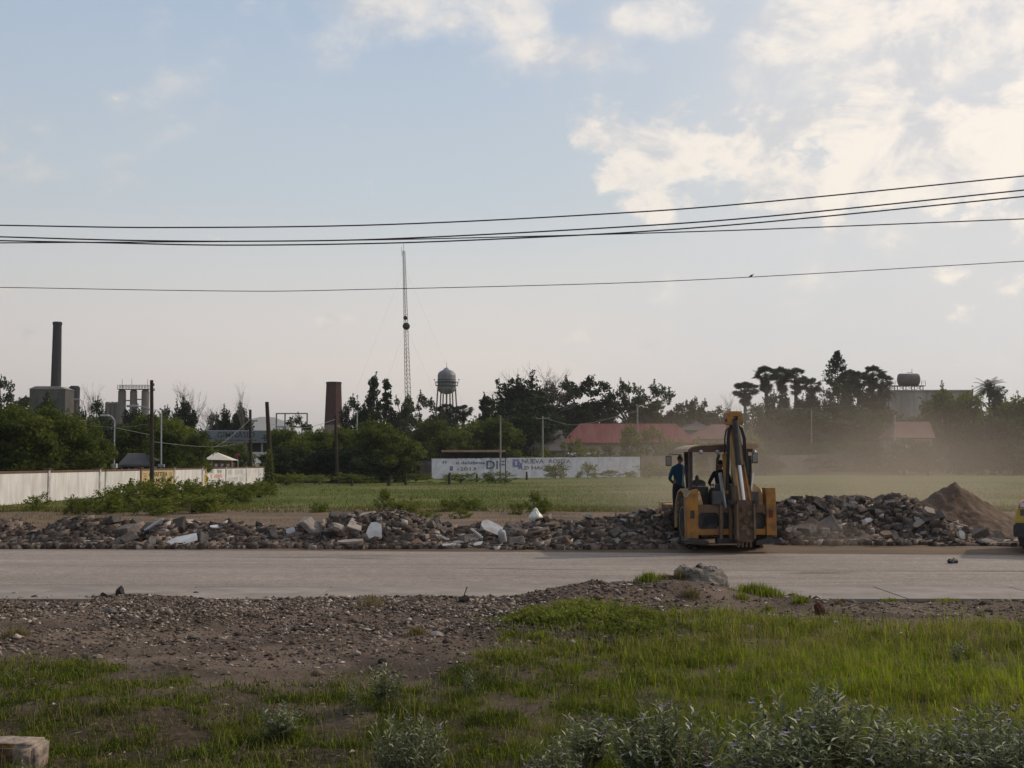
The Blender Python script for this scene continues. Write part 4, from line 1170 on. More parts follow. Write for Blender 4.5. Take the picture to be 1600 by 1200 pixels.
def tall_mesh(seed, H, W, mats, n=26):
    lob = []
    r = random.Random(seed)
    for k in range(9):
        t = k / 8; w = (1 - t) ** .7 * .8 + .16
        lob.append((r.uniform(-.3, .3) * w, r.uniform(-.3, .3) * w, .28 + .66 * t, w, w, .10))
    return tree_mesh(seed, H, W, lob, n * 2, 95, W * .17, .21, H * .8, mats, .16, ntw=26)

def conifer_mesh(seed, H, W, mats):
    r = random.Random(seed); rs = np.random.RandomState(seed); C, S, T = [], [], []
    mb = MB(); mb.tube([(0, 0, 0), (0, 0, H * .5), (0, 0, H * .98)], [.26, .16, .04], 7)
    for k in range(34):
        t = .25 + .75 * (k / 33) ** .75; w = W / 2 * min(1, (1.02 - t) * 3.6) * r.uniform(.6, 1.2) + .08
        for q in range(6):
            a = r.uniform(0, 6.28); e = Vector((math.cos(a) * w, math.sin(a) * w, H * t + w * .15))
            mb.tube([(0, 0, H * t), e], [.05, .015], 4, cap=False)
            n = 30; u = rs.uniform(.35, 1.08, n)
            c = np.stack([e.x * u, e.y * u, H * t + w * .2 * u], 1) + rs.normal(0, .13, (n, 3)); C.append(c); S.append(rs.uniform(.10, .22, n)); T.append(np.clip(rs.normal(.45, .2, n), 0, 1))
    return mb.mesh('trunk', M['bark']), leaf_cards('crown', np.concatenate(C), np.concatenate(S), rs, np.concatenate(T), mats, .5)

round_l = [(0, 0, .50, .85, .85, .42), (-.42, .1, .36, .6, .6, .32), (.45, 0, .36, .58, .58, .32), (.1, -.2, .74, .5, .5, .2), (0, 0, .2, .85, .85, .18)]
wide_l = [(0, 0, .18, .9, .9, .16), (-.5, 0, .45, .5, .5, .36), (.0, .1, .58, .6, .6, .40), (.5, 0, .42, .48, .5, .34), (.25, -.2, .72, .35, .35, .2), (-.25, .2, .78, .3, .3, .17)]
flat_l = [(-.55, 0, .60, .42, .4, .12), (0, 0, .84, .55, .5, .13), (.55, 0, .66, .42, .4, .11), (.1, .1, .58, .6, .5, .14), (-.2, 0, .38, .5, .4, .14), (.4, 0, .40, .4, .4, .12)]
open_l = [(-.5, 0, .62, .38, .4, .16), (.05, 0, .80, .42, .4, .17), (.5, 0, .68, .36, .4, .17), (-.1, 0, .48, .5, .4, .14), (.55, 0, .42, .3, .3, .12), (-.6, 0, .38, .3, .3, .12)]
TV = {}
def variants():
    TV['bushy'] = [tree_mesh(s, 8, 8.6, l, 120, 120, .95, .17, 2.2, M['leaf_olive'], .2, skirt=.3, ntw=46) for s, l in ((1, round_l), (2, wide_l), (3, round_l), (4, wide_l))]
    TV['dark'] = [tree_mesh(s, 9, 8.6, l, 125, 105, .9, .18, 3, M['leaf_dark'], .24, skirt=.3, ntw=60) for s, l in ((11, wide_l), (12, round_l), (13, wide_l))]
    TV['flat'] = [tree_mesh(s, 12, 11, flat_l, 95, 110, .85, .19, 5.5, M['leaf_dark'], .28, ntw=54) for s in (21, 22)]
    TV['open'] = [tree_mesh(s, 11, 10, open_l, 84, 105, .72, .17, 4.5, M['leaf_grey'], .25, ntw=60) for s in (31, 32)]
    TV['tall'] = [tall_mesh(s, 13, 4.0, M['leaf_dark']) for s in (41, 42)]
    TV['conifer'] = [conifer_mesh(51, 14, 5.5, M['leaf_dark'])]
    TV['fan'] = [palm_mesh(61, 18, 1.9, 54), palm_mesh(62, 18, 2.1, 58)]
    TV['date'] = [palm_mesh(71, 18, 2.5, 60, True, False)]
    TV['bare'] = [(bare_mesh(s, 11, 7, 8), None) for s in (81, 82)]
    TV['sapling'] = [tree_mesh(s, 5, 4, round_l, 34, 80, .62, .13, 1.6, M['leaf_shrub'], .08, skirt=.2, ntw=40) for s in (91, 92)]
    TV['shrub'] = [tree_mesh(s, 2, 3, wide_l, 34, 62, .42, .075, .3, M['leaf_shrub'], .03, skirt=.05, ntw=50) for s in (95, 96, 97)]
    TV['grove'] = [tree_mesh(s, 10, 9, round_l, 120, 90, 1.0, .21, 3, M['leaf_grey'], .25, skirt=.3, ntw=40) for s in (98, 99)]
variants()
def dims(tc):
    me = tc[1] or tc[0]
    n = len(me.vertices); v = np.empty(n * 3, np.float32); me.vertices.foreach_get('co', v); v = v.reshape(-1, 3)
    return float(np.percentile(v[:, 2], 99.3)), float(np.percentile(v[:, 0], 98) - np.percentile(v[:, 0], 2) + np.percentile(v[:, 1], 98) - np.percentile(v[:, 1], 2)) / 2
DIM = {k: [dims(t) for t in ts] for k, ts in TV.items()}
_ct = {}
def tree(kind, px, top, d, wpx, label, grp=None, name=None, cat='tree', base=0.0, mirror=None):
    p = at(px, top, d)
    w = wpx / F * d; hh = p.z - base
    i = _ct.get(kind, 0); _ct[kind] = i + 1
    t, c = TV[kind][i % len(TV[kind])]; H, W = DIM[kind][i % len(TV[kind])]
    nm = name or {'fan': 'palm_tree', 'date': 'palm_tree', 'bare': 'bare_tree', 'shrub': 'shrub', 'conifer': 'conifer_tree', 'tall': 'tall_slim_tree'}.get(kind, 'tree')
    e = empty(nm, (p.x, d, base - .05), rnd.uniform(0, 6.28), label, cat, grp)
    sx = w / W; e.scale = (sx, sx, hh / H)
    if kind in ('fan', 'date'): e.rotation_euler = (0, 0, rnd.uniform(0, 6.28))
    link_mesh('branches' if kind == 'bare' else ('stem' if kind == 'shrub' else 'trunk'), t, e)
    if c is not None: link_mesh('foliage' if kind == 'shrub' else 'crown', c, e)
    return e

G1 = 'green trees behind the long white wall'
tree('bushy', -35, 640, 96, 120, 'half-cropped bushy tree at the left frame edge, behind the white wall', G1)
tree('bushy', 22, 634, 93, 125, 'large bushy green tree behind the first wall panel from the left', G1)
tree('bushy', 82, 640, 99, 120, 'rounded bushy green tree just below the square factory block', G1)
tree('bushy', 138, 655, 112, 78, 'bushy tree below the dark round silo, by the leaning pole', G1)
tree('dark', 176, 662, 132, 80, 'dull brownish tree behind the lamp post with a white box', G1)
tree('bushy', 222, 650, 128, 84, 'bushy green tree right behind the thick dark pole on the left', G1)
tree('bushy', 272, 655, 120, 78, 'bushy tree right of the thick dark pole, above the yellow wall sign', G1)
tree('bushy', 305, 676, 112, 56, 'low green tree left of the white tent roof', G1)
tree('dark', 200, 690, 140, 110, 'dark low tree behind the lamp posts, under the brownish one', G1)
tree('dark', 60, 664, 125, 130, 'dark tree filling the gap between the two leftmost bushy trees', G1)
tree('open', 6, 588, 165, 58, 'loose tree standing higher than the rest at the far left edge', G1)
tree('dark', 74, 622, 190, 62, 'dark tree in front of the square factory block', G1)
tree('dark', 145, 628, 195, 46, 'dark tree right of the dark round silo', G1)
tree('dark', 218, 640, 200, 62, 'dark tree at the feet of the three tall silos', G1)
tree('dark', 287, 628, 205, 46, 'dark rounded tree right of the thick dark pole, beneath the bare one', G1)
tree('dark', 254, 640, 210, 44, 'dark tree between the silos and the rounded dark tree', G1)
tree('bare', 143, 598, 215, 40, 'leafless tree poking up between the round silo and the cement silos', 'leafless trees')
tree('bare', 298, 597, 215, 44, 'leafless tree above the dark tree right of the thick pole', 'leafless trees')
tree('bare', 383, 597, 235, 22, 'thin leafless tree above the gym roof sign', 'leafless trees')
tree('bare', 336, 632, 238, 44, 'low leafless crown at the left end of the gym roof sign', 'leafless trees')
tree('dark', 345, 640, 240, 38, 'small dark tree behind the left half of the gym roof sign', G1)
tree('dark', 376, 636, 240, 42, 'small dark tree behind the middle of the gym roof sign', G1)
tree('bushy', 350, 690, 165, 80, 'green tree seen beneath the gym roof sign', G1)

G2 = 'dense trees along the far left edge of the field'
tree('bushy', 452, 672, 146, 72, 'tree right of the slanting ivy pole, its crown under the billboard frame', G2)
tree('open', 462, 650, 160, 50, 'loose-crowned tree growing through the empty billboard frame', G2)
tree('bushy', 492, 672, 150, 66, 'green tree just left of the short brick chimney', G2)
tree('bushy', 538, 670, 152, 72, 'green tree in front of the short brick chimney, by a thin pole', G2)
tree('bushy', 598, 660, 146, 104, 'broad yellow-green tree below the two slim trees', G2)
tree('bushy', 680, 657, 184, 78, 'round yellow-green tree just left of the water tower', G2)
tree('bushy', 756, 655, 190, 100, 'wide flat-topped green tree right of the water tower palms', G2)
tree('bushy', 718, 672, 186, 60, 'green tree between the round one and the wide flat-topped one', G2)
tree('dark', 440, 700, 141, 60, 'low dark tree beside the slanting ivy pole', G2)
tree('dark', 478, 702, 143, 70, 'low dark tree in the black gap left of the thin field pole', G2)
tree('dark', 520, 700, 145, 70, 'low dark tree exactly behind the thin field pole', G2)
tree('dark', 566, 700, 142, 76, 'low dark tree under the broad yellow-green tree, left side', G2)
tree('dark', 618, 706, 148, 66, 'low dark tree under the broad yellow-green tree, right side', G2)
tree('dark', 648, 690, 176, 50, 'dark tree over the grey rough wall', G2)
G3 = 'dark trees of the middle distance'
tree('tall', 585, 588, 200, 28, 'tallest slim dark tree, left of the radio mast', G3)
tree('tall', 604, 594, 203, 24, 'slim dark tree standing between the tallest slim one and the mast', G3)
tree('dark', 556, 624, 205, 46, 'dark tree right of the short brick chimney', G3)
tree('dark', 575, 632, 202, 46, 'dark tree at the foot of the tallest slim tree', G3)
tree('open', 630, 620, 206, 46, 'loose dark tree left of the radio mast foot', G3)
tree('open', 663, 618, 210, 54, 'grey-green loose tree between mast and water tower', G3)
tree('dark', 690, 648, 218, 50, 'dark tree beneath the water tower legs', G3)
tree('fan', 697, 630, 238, 26, 'fan palm just left of the water tower foot', 'palms by the water tower')
tree('fan', 724, 632, 236, 26, 'fan palm to the right of the water tower legs', 'palms by the water tower')
tree('fan', 711, 640, 244, 20, 'small fan palm between the two by the water tower', 'palms by the water tower')
tree('tall', 757, 618, 205, 30, 'slim dark tree at the left side of the big dark tree group', G3)
tree('dark', 778, 626, 206, 50, 'dark tree joining the slim tree and the biggest dark crown', G3)
tree('dark', 826, 594, 212, 122, 'biggest darkest tree, crowned by bare branches', G3)
tree('dark', 800, 640, 204, 110, 'low dark tree filling below the biggest dark crown', G3)
tree('flat', 880, 602, 234, 66, 'layered tree just right of the biggest dark crown', G3)
tree('flat', 914, 591, 237, 92, 'layered wide tree with level boughs, above the red roof left end', G3)
tree('dark', 900, 636, 240, 120, 'low dark hedge-like tree behind the red roof left end', G3)
tree('open', 988, 598, 238, 66, 'loose tree with sky gaps above the middle of the red roof', G3)
tree('open', 1030, 602, 240, 76, 'loose tree leaning right above the red roof right end', G3)
tree('dark', 1010, 642, 246, 130, 'low dark tree right behind the red roof middle', G3)
tree('open', 1087, 624, 248, 50, 'pale green tree just left of the raised digger arm', G3)
tree('dark', 1120, 642, 244, 90, 'low green tree behind the top of the digger arm', G3)
tree('sapling', 1100, 686, 206, 44, 'small dusty tree just left of the cab roof', 'small trees in front of the red-roofed house')
tree('sapling', 1165, 676, 214, 60, 'dusty tree in front of the dull red roof, right of the digger arm', 'small trees in front of the red-roofed house')
tree('bare', 808, 575, 214, 62, 'leafless tree above the biggest dark crown, left one', 'leafless trees')
tree('bare', 848, 571, 214, 70, 'leafless tree above the biggest dark crown, right one', 'leafless trees')
tree('bare', 1148, 612, 250, 34, 'leafless twigs right above the top of the digger arm', 'leafless trees')
G4 = 'small trees in front of the red-roofed house'
tree('sapling', 898, 686, 196, 50, 'pale round tree before the left end of the red roof', G4)
tree('sapling', 978, 664, 201, 44, 'green tree cutting across the middle of the red roof', G4)
tree('sapling', 1026, 668, 203, 52, 'bushy tree in front of the red roof right half', G4)
tree('sapling', 1068, 689, 203, 46, 'low tree between the red roof and the cab roof', G4)
tree('sapling', 938, 694, 199, 44, 'low tree above the white wall, between two taller ones', G4)
tree('sapling', 852, 697, 194, 40, 'dusty low tree before the grey shingle roof', G4)
tree('sapling', 806, 703, 190, 50, 'low green tree behind the white wall lettering', G4)
G5 = 'palms on the dusty right skyline'
for px, top, d, w, lb in ((1162, 597, 250, 34, 'lone leftmost fan palm with a thick skirt, right of the digger arm'),
                          (1196, 572, 262, 36, 'tall fan palm first of the high row on the right'),
                          (1222, 573, 266, 30, 'tall fan palm second of the high row, close to the first'),
                          (1242, 575, 264, 36, 'wide-headed fan palm third of the high row'),
                          (1268, 590, 268, 28, 'lower fan palm in the dip left of the conifer'),
                          (1327, 578, 266, 28, 'fan palm touching the right side of the conifer'),
                          (1341, 580, 270, 28, 'fan palm second right of the conifer'),
                          (1364, 571, 266, 34, 'highest fan palm right of the conifer'),
                          (1378, 584, 264, 28, 'drooping fan palm left of the rooftop tank')):
    tree('fan', px, top, d, w, lb, G5)
tree('date', 1387, 598, 275, 24, 'small feather palm beside the concrete block with the rooftop tank', G5)
tree('date', 1546, 591, 285, 46, 'large feather palm alone at the right, past the rooftop tank', G5)
tree('conifer', 1308, 550, 262, 46, 'pointed conifer rising above the palms at right')
G6 = 'trees in the dust below the palms'
for px, top, d, w, k, lb in ((1200, 618, 258, 54, 'dark', 'dark tree around the first high palm'), (1234, 616, 260, 56, 'dark', 'dark tree around the second and third high palms'),
                          (1265, 618, 258, 56, 'dark', 'dark tree below the low palm in the dip'), (1300, 604, 257, 60, 'dark', 'dark tree at the foot of the conifer'),
                          (1340, 612, 260, 60, 'dark', 'dark tree under the palms right of the conifer'), (1372, 616, 262, 40, 'dark', 'dark tree under the drooping palm'),
                          (1175, 636, 240, 70, 'grove', 'dusty tree just right of the digger arm'), (1230, 642, 238, 90, 'grove', 'dusty tree behind the cab mirror'),
                          (1290, 646, 236, 90, 'grove', 'dusty olive tree in the thickest dust'), (1350, 640, 238, 90, 'grove', 'dusty olive tree left of the small red roof'),
                          (1400, 646, 244, 70, 'grove', 'dusty tree above the small red roof'), (1200, 690, 228, 90, 'grove', 'low dusty tree right behind the cab'),
                          (1270, 694, 228, 100, 'grove', 'low dusty tree mid-way between cab and pale pole'), (1335, 692, 230, 90, 'grove', 'low dusty tree left of the pale pole'),
                          (1150, 688, 206, 60, 'grove', 'low tree hidden behind the digger arm'), (1112, 692, 204, 60, 'grove', 'low tree seen through the cab window'), (1412, 688, 214, 60, 'grove', 'dusty shrubby tree before the small red-roofed house, left'), (1448, 690, 212, 56, 'grove', 'dusty shrubby tree before the small red-roofed house, right'), (1195, 700, 212, 60, 'grove', 'dusty shrubby tree against the brown wall right of the cab')):
    tree(k, px, top, d, w, lb, G6)
G7 = 'trees at the right end of the field'
for px, top, d, w, k, lb in ((1478, 612, 262, 86, 'bushy', 'rounded tree covering the right part of the concrete building'), (1517, 618, 258, 70, 'bushy', 'rounded tree right of the concrete building corner'),
                          (1560, 608, 262, 70, 'dark', 'dark tree below the large feather palm'), (1598, 618, 255, 70, 'bushy', 'tree at the right frame edge'),
                          (1500, 660, 232, 80, 'dark', 'dark low tree under the rounded ones, left'), (1550, 655, 230, 90, 'dark', 'dark low tree under the rounded ones, middle'),
                          (1600, 650, 232, 90, 'dark', 'dark low tree at the right frame edge'), (1440, 650, 250, 56, 'bushy', 'layered green tree above the small red roof right end'),
                          (1455, 672, 236, 60, 'grove', 'round dusty bush-like tree right of the small red roof'), (1640, 610, 250, 90, 'bushy', 'tree just beyond the right frame edge'),
                          (1530, 690, 224, 80, 'dark', 'lowest dark tree at the field border on the right'), (1585, 690, 222, 90, 'dark', 'lowest dark tree in the right corner of the field')):
    tree(k, px, top, d, w, lb, G7)

# shrubs by the white wall and in the field
G8 = 'green shrubs along the foot of the white wall'
for px, top, row, w, lb in ((60, 768, 800, 36, 'small shrub alone before the first wall post'), (113, 772, 806, 30, 'dark leggy shrub between the first two wall posts'), (135, 776, 804, 34, 'leggy shrub leaning right before the second wall post'),
                            (170, 770, 806, 46, 'low shrub beside the second wall post'), (196, 758, 800, 52, 'shrub with a tall twig left of the yellow sign'), (222, 752, 798, 56, 'shrub covering the lower left of the yellow sign'),
                            (252, 750, 796, 54, 'dense shrub at the foot of the thick dark pole'), (285, 752, 796, 54, 'dense shrub right of the thick dark pole'), (312, 754, 794, 50, 'shrub below the blank panel after the yellow sign'),
                            (338, 757, 790, 46, 'bright shrub below the panel with the yellow figure'), (362, 757, 786, 44, 'bright shrub left of the ivy pole'), (386, 757, 782, 40, 'shrub beside a dark stump, left of the ivy pole'),
                            (408, 752, 776, 34, 'dark green shrub touching the ivy pole'), (300, 772, 804, 70, 'brownish dry shrub in front of the green ones'), (240, 778, 808, 60, 'low shrub nearest the dark rubble')):
    d = CH * F / (row - HZ)
    tree('shrub', px, top - (5 if px > 150 else 0), d, w * (1.35 if px > 150 else 1), lb, G8, cat='shrub')
G9 = 'small weeds sprouting in the field behind the rubble'
for px, top, row, w, lb in ((500, 782, 803, 34, 'small weed clump in the field, left of the rubble crest'), (632, 778, 806, 60, 'weed clump growing right behind the rubble crest'), (600, 762, 800, 24, 'thin dry weed above the white panel'),
                            (710, 774, 800, 60, 'dark green weed strip in the field behind the tilted sheet'), (742, 776, 800, 40, 'low weed strip left of the tall weed'), (835, 766, 802, 24, 'tall thin weed standing over the white bag'),
                            (850, 776, 804, 26, 'weed right of the white bag'), (808, 782, 806, 28, 'small weed left of the white bag'), (720, 792, 812, 30, 'dark little weed on the bare soil behind the rubble'), (668, 795, 815, 40, 'leafy weed spilling over the rubble right of its crest')):
    d = CH * F / (row - HZ)
    tree('shrub', px, top, d, w, lb, G9, cat='weed', name='weed')
for px, top, row, w, lb in ((448, 738, 758, 46, 'straw-coloured scrub right of the ivy pole'), (492, 740, 756, 50, 'straw-coloured scrub left of the thin field pole'), (548, 738, 755, 56, 'straw-coloured scrub right of the thin field pole'),
                            (600, 738, 753, 56, 'scrub at the foot of the rough grey wall, left'), (650, 738, 753, 50, 'scrub at the foot of the rough grey wall, right')):
    tree('shrub', px, top, CH * F / (row - HZ), w, lb, 'scrub along the dark tree line', cat='shrub')
for px, top, row, w, lb in ((868, 722, 748, 40, 'dry brown shrub in front of the white wall, after the lettering'), (918, 722, 747, 30, 'dry shrub against the blank part of the white wall'), (955, 734, 746, 34, 'tiny dry shrub at the white wall foot'), (985, 735, 746, 24, 'last tiny dry shrub near the white wall right end'),
                            (775, 736, 754, 50, 'low weeds at the white wall foot under the lettering'), (720, 738, 755, 60, 'low weeds at the white wall foot, left part'), (1030, 722, 747, 70, 'green creeper shrub right of the white wall'), (1075, 728, 747, 60, 'creeper shrub behind the blue-shirted man')):
    tree('shrub', px, top, CH * F / (row - HZ), w, lb, 'scrub along the far wall', cat='shrub')
# ------------------------------------------------------------------ lettering
def text_mesh(txt, h, mats, ext=.01, width=None):
    cu = bpy.data.curves.new('lettering', 'FONT'); cu.body = txt; cu.size = 1; cu.extrude = ext; cu.resolution_u = 2
    cu.offset = .012
    o = bpy.data.objects.new('tmp', cu); col.objects.link(o)
    bpy.context.view_layer.update()
    me = bpy.data.meshes.new_from_object(o.evaluated_get(bpy.context.evaluated_depsgraph_get()))
    bpy.data.objects.remove(o); bpy.data.curves.remove(cu)
    xs = [v.co.x for v in me.vertices]; ys_ = [v.co.y for v in me.vertices]
    x0, x1, y0, y1 = min(xs), max(xs), min(ys_), max(ys_)
    k = h / (y1 - y0); kx = (width / (x1 - x0)) if width else k
    for v in me.vertices: v.co = Vector(((v.co.x - x0) * kx, (v.co.y - y0) * k, v.co.z))
    me.materials.clear(); me.materials.append(mats); me.name = 'lettering'
    return me
def faded(name, c, wall, amt=.5):
    return mat(name, c, tuple(x * 1.15 for x in c), 6, .9, dirt=wall, dscale=3.0, damt=amt)
W_ = (.55, .54, .52)

# ------------------------------------------------------------------ long white boundary wall on the left
M['cap'] = mat('reddish_wall_cap', (.15, .085, .062), (.09, .055, .045), 3, .9, .01)
M['postp'] = mat('wall_post_paint', (.48, .47, .46), (.36, .35, .34), 2, .85, dirt=(.14, .11, .09), dscale=2, damt=.6)
M['yellow_sign'] = mat('yellow_sign_paint', (.46, .36, .16), (.38, .30, .15), 2, .85, dirt=(.30, .25, .19), dscale=2.5, damt=.5)
WX = -28.0
wall = empty('boundary_wall', (WX, 100, 0), 0, 'long white plastered wall with reddish cap and painted signs running back on the left', 'wall')
py_ = [37.1 + 9.1 * k for k in range(12)]
for k in range(len(py_) - 1):
    ya, yb = py_[k] + .16, py_[k + 1] - .16
    ml = M['yellow_sign'] if k == 6 else M['white_paint']
    mb = MB(); mb.box((0, (ya + yb) / 2 - 100, .84), (.14, yb - ya, 1.72), bev=.01)
    mb.build('panel', ml, wall)
    mb = MB(); mb.box((0, (ya + yb) / 2 - 100, 1.775), (.20, yb - ya, .13), bev=.02); mb.build('cap', M['cap'], wall)
for k, yy in enumerate(py_):
    mb = MB(); mb.box((0, yy - 100, .92), (.26, .30, 1.94)); mb.build('post', M['cap'] if k in (6,) else M['postp'], wall)
    mb = MB(); mb.box((0, yy - 100, 1.925), (.42, .52, .07), bev=.02); mb.build('post_cap', M['cap'], wall)
def wall_text(txt, yc, z, h, w, m, nm='lettering'):
    me = text_mesh(txt, h, m, .01, w)
    o = link_mesh(nm, me, wall, (.078, yc - w / 2 - 100, z), (R(90), 0, R(90)))
    return o
# the text must run away from the camera: wall seen from +X, reading left to right = +Y
inkd = faded('dark_sign_ink', (.035, .03, .03), (.40, .32, .16), .25); inkp = faded('pink_sign_ink', (.50, .17, .17), W_, .4); inkg = faded('grey_sign_ink', (.16, .155, .16), W_, .55); inkgf = faded('pale_grey_ink', (.34, .34, .34), W_, .7)
yk = (py_[6] + py_[7]) / 2
wall_text('CARRETERA', yk, 1.22, .36, 5.0, inkd); wall_text('JAMSA', yk, .62, .48, 4.6, inkd)
inkr = faded('rust_sign_ink', (.22, .10, .05), (.4, .32, .16), .3)
for s in (-1, 1):
    for j in range(3):
        mb = MB(); mb.box((.082, yk - 100 + s * (3.45 - j * .06), 1.46 - j * .17), (.012, .9 - j * .18, .07)); mb.build('ornament', inkr, wall)
    mb = MB(); mb.box((.082, yk - 100 + s * 3.75, .85), (.012, .12, .6)); mb.box((.082, yk - 100 + s * 3.3, .78), (.012, .10, .42)); mb.build('ornament', inkr, wall)
# panel with a yellow figure, grey and pink lettering (not readable in the photograph: broken strokes)
def strokes(y0, y1, z, h, m, seed, n):
    r = random.Random(seed); mb = MB(); w = (y1 - y0) / n
    for k in range(n):
        if r.random() < .1: continue
        c = y0 + (k + .5) * w
        t = r.randrange(4); x = .082
        mb.box((x, c - w * .28 - 100, z), (.012, w * .18, h))
        if t != 1: mb.box((x + .001, c + w * .25 - 100, z), (.012, w * .18, h * r.choice((1, .9))))
        if t != 2: mb.box((x + .002, c - 100, z + h * .42), (.012, w * .5, h * .17))
        if t in (0, 3): mb.box((x + .002, c - 100, z - h * .02), (.012, w * .5, h * .16))
        if t in (1, 2): mb.box((x + .003, c - 100, z - h * .42), (.012, w * .5, h * .16))
    mb.build('lettering', m, wall)
ya, yb = py_[8], py_[9]
strokes(ya + 2.6, yb - .5, 1.45, .30, inkg, 1, 10); strokes(ya + 3.0, yb - 1.4, 1.02, .34, inkp, 2, 7); strokes(ya + 2.6, yb - .8, .52, .34, inkg, 3, 8)
mb = MB(); mb.box((.082, ya + 1.3 - 100, .80), (.012, 1.15, .95)); mb.box((.083, ya + 1.3 - 100, 1.36), (.012, .5, .16)); mb.build('painted_bottle', faded('yellow_figure', (.45, .30, .04), W_, .3), wall)
mb = MB(); mb.lathe([(.001, 0), (.26, 0), (.26, .012), (.001, .012)], (.08, ya + 1.3 - 100, 1.52), 14, rot=Matrix.Rotation(R(90), 3, 'Y')); mb.build('painted_bottle', faded('brown_figure', (.24, .12, .05), W_, .3), wall)
ya, yb = py_[9], py_[10]
strokes(ya + .8, yb - 1.4, 1.35, .5, inkgf, 4, 7); strokes(ya + .8, yb - 1.2, .62, .4, inkgf, 5, 8)

# ------------------------------------------------------------------ far white wall with slogans
def far_wall():
    e = empty('painted_wall', (0, 0, 0), 0, 'long bluish white wall with political slogans across the far side of the field', 'wall')
    xa, ya = at(674, 748, 171).x, 171.0; xb, yb = at(1000, 744, 196).x, 196.0
    Z = 3.15
    n = 9
    a = math.atan2(yb - ya, xb - xa); L = math.hypot(xb - xa, yb - ya)
    e.location = (xa, ya, 0); e.rotation_euler = (0, 0, a)
    m = mat('bluish_white_wash', (.44, .47, .55), (.36, .39, .47), 1.0, .9, .004, dirt=(.24, .235, .25), dscale=.8, damt=.5)
    for k in range(n):
        x0, x1 = L * k / n, L * (k + 1) / n
        zt = 2.85 + .40 * k / n
        mb = MB(); mb.box(((x0 + x1) / 2, 0, zt / 2), (x1 - x0 - .04, .2, zt)); mb.build('panel', m, e)
    mb = MB(); mb.box((L / 2, .12, 1.4), (L - .3, .04, 2.6)); mb.build('backing', M['concrete'], e)
    def px(x): return (x - 674) / 326 * L * (1 - .0) * 1.0
    def put(t, p0, p1, z, h, mm):
        me = text_mesh(t, h, mm, .01, px(p1) - px(p0))
        link_mesh('lettering', me, e, (px(p0), -.115, z), (R(90), 0, 0))
    dk = faded('dark_blue_ink', (.035, .05, .09), (.4, .43, .5), .3); bl = faded('navy_ink', (.045, .05, .08), (.4, .43, .5), .45); pr = faded('plum_ink', (.10, .045, .06), (.4, .43, .5), .45)
    vi = faded('violet_blue_ink', (.08, .085, .21), (.4, .43, .5), .35)
    put('n', 689, 694, 2.15, .35, bl); put('n deSabinas', 708, 749, 2.05, .48, bl)
    put('1', 699, 703, 1.15, .6, bl); put('-2013', 709, 736, 1.15, .48, pr)
    put('DIF', 751, 778, 1.35, 1.20, dk)
    put('NUEVA', 804, 838, 2.15, .68, bl); put('ROSITA', 846, 881, 2.18, .62, pr)
    put('1LD HACEMOS', 799, 868, 1.25, .52, pr)
    mb = MB(); w = px(10) - px(0)
    for (dx, z, ww, hh) in ((792, 2.2, .5, 1.2), (797, 2.6, .6, .35), (799, 2.0, .5, .9), (802, 1.8, .5, .8), (795, 1.75, .9, .3)):
        mb.box((px(dx), -.112 - .003 * (dx % 5), z), (ww, .01, hh))
    mb.build('emblem', vi, e)
    mb = MB()
    for k in range(11): mb.box((px(700 + k * 7.2), -.113, 2.83 - .0), (px(704) - px(700), .012, .10))
    mb.build('painted_border', faded('rust_border', (.20, .13, .13), (.4, .43, .5), .4), e)
far_wall()
def plain_wall(p0, p1, top0, top1, d0, d1, m, label, nm='field_wall', n=6, parts='panel'):
    xa, xb = at(p0, 740, d0).x, at(p1, 740, d1).x; L = math.hypot(xb - xa, d1 - d0); a = math.atan2(d1 - d0, xb - xa)
    e = empty(nm, (xa, d0, 0), a, label, 'wall')
    za, zb = at(p0, top0, d0).z, at(p1, top1, d1).z
    for k in range(n):
        zt = za + (zb - za) * (k + .5) / n
        mb = MB(); mb.box((L * (k + .5) / n, 0, zt / 2 + rnd.uniform(-.03, .03)), (L / n - .05, .25, zt)); mb.build(parts, m, e)
    return e
M['rough_wall'] = mat('rough_grey_blocks', (.12, .105, .095), (.06, .055, .05), 2.2, .95, .05, 6, dirt=(.035, .035, .03), dscale=.8, damt=.7)
M['brown_wall'] = mat('brown_block_wall', (.20, .165, .14), (.14, .115, .10), 1.0, .95, .02, 6, dirt=(.08, .07, .06), dscale=.6, damt=.5)
plain_wall(606, 673, 719, 720, 168, 170.5, M['rough_wall'], 'dark rough block wall left of the bluish white wall', n=7)
plain_wall(1001, 1190, 712, 712, 197, 214, M['brown_wall'], 'brown wall with creepers right of the bluish white wall', n=10)
plain_wall(1192, 1400, 712, 708, 215, 235, M['brown_wall'], 'long dusty brown wall behind the right-hand rubble', n=12)
plain_wall(1402, 1476, 703, 703, 226, 231, mat('blue_grey_wall', (.17, .18, .19), (.13, .135, .145), 1, .9), 'plain blue-grey wall left of the dark trees at right', n=4)
def kerb():
    xa, xb = at(1240, 738, 222), at(1477, 736, 218)
    e = empty('field_kerb', (xa.x, xa.y, 0), math.atan2(xb.y - xa.y, xb.x - xa.x), 'low reddish kerb along the far right edge of the field', 'kerb'); L = (xb.to_2d() - xa.to_2d()).length
    m = mat('faded_pink_paint', (.34, .22, .19), (.24, .17, .15), 1, .9)
    for k in range(14):
        mb = MB(); mb.box((L * (k + .5) / 14, 0, .22), (L / 14 - .06, .3, .46)); mb.build('kerb_piece', m, e)
kerb()

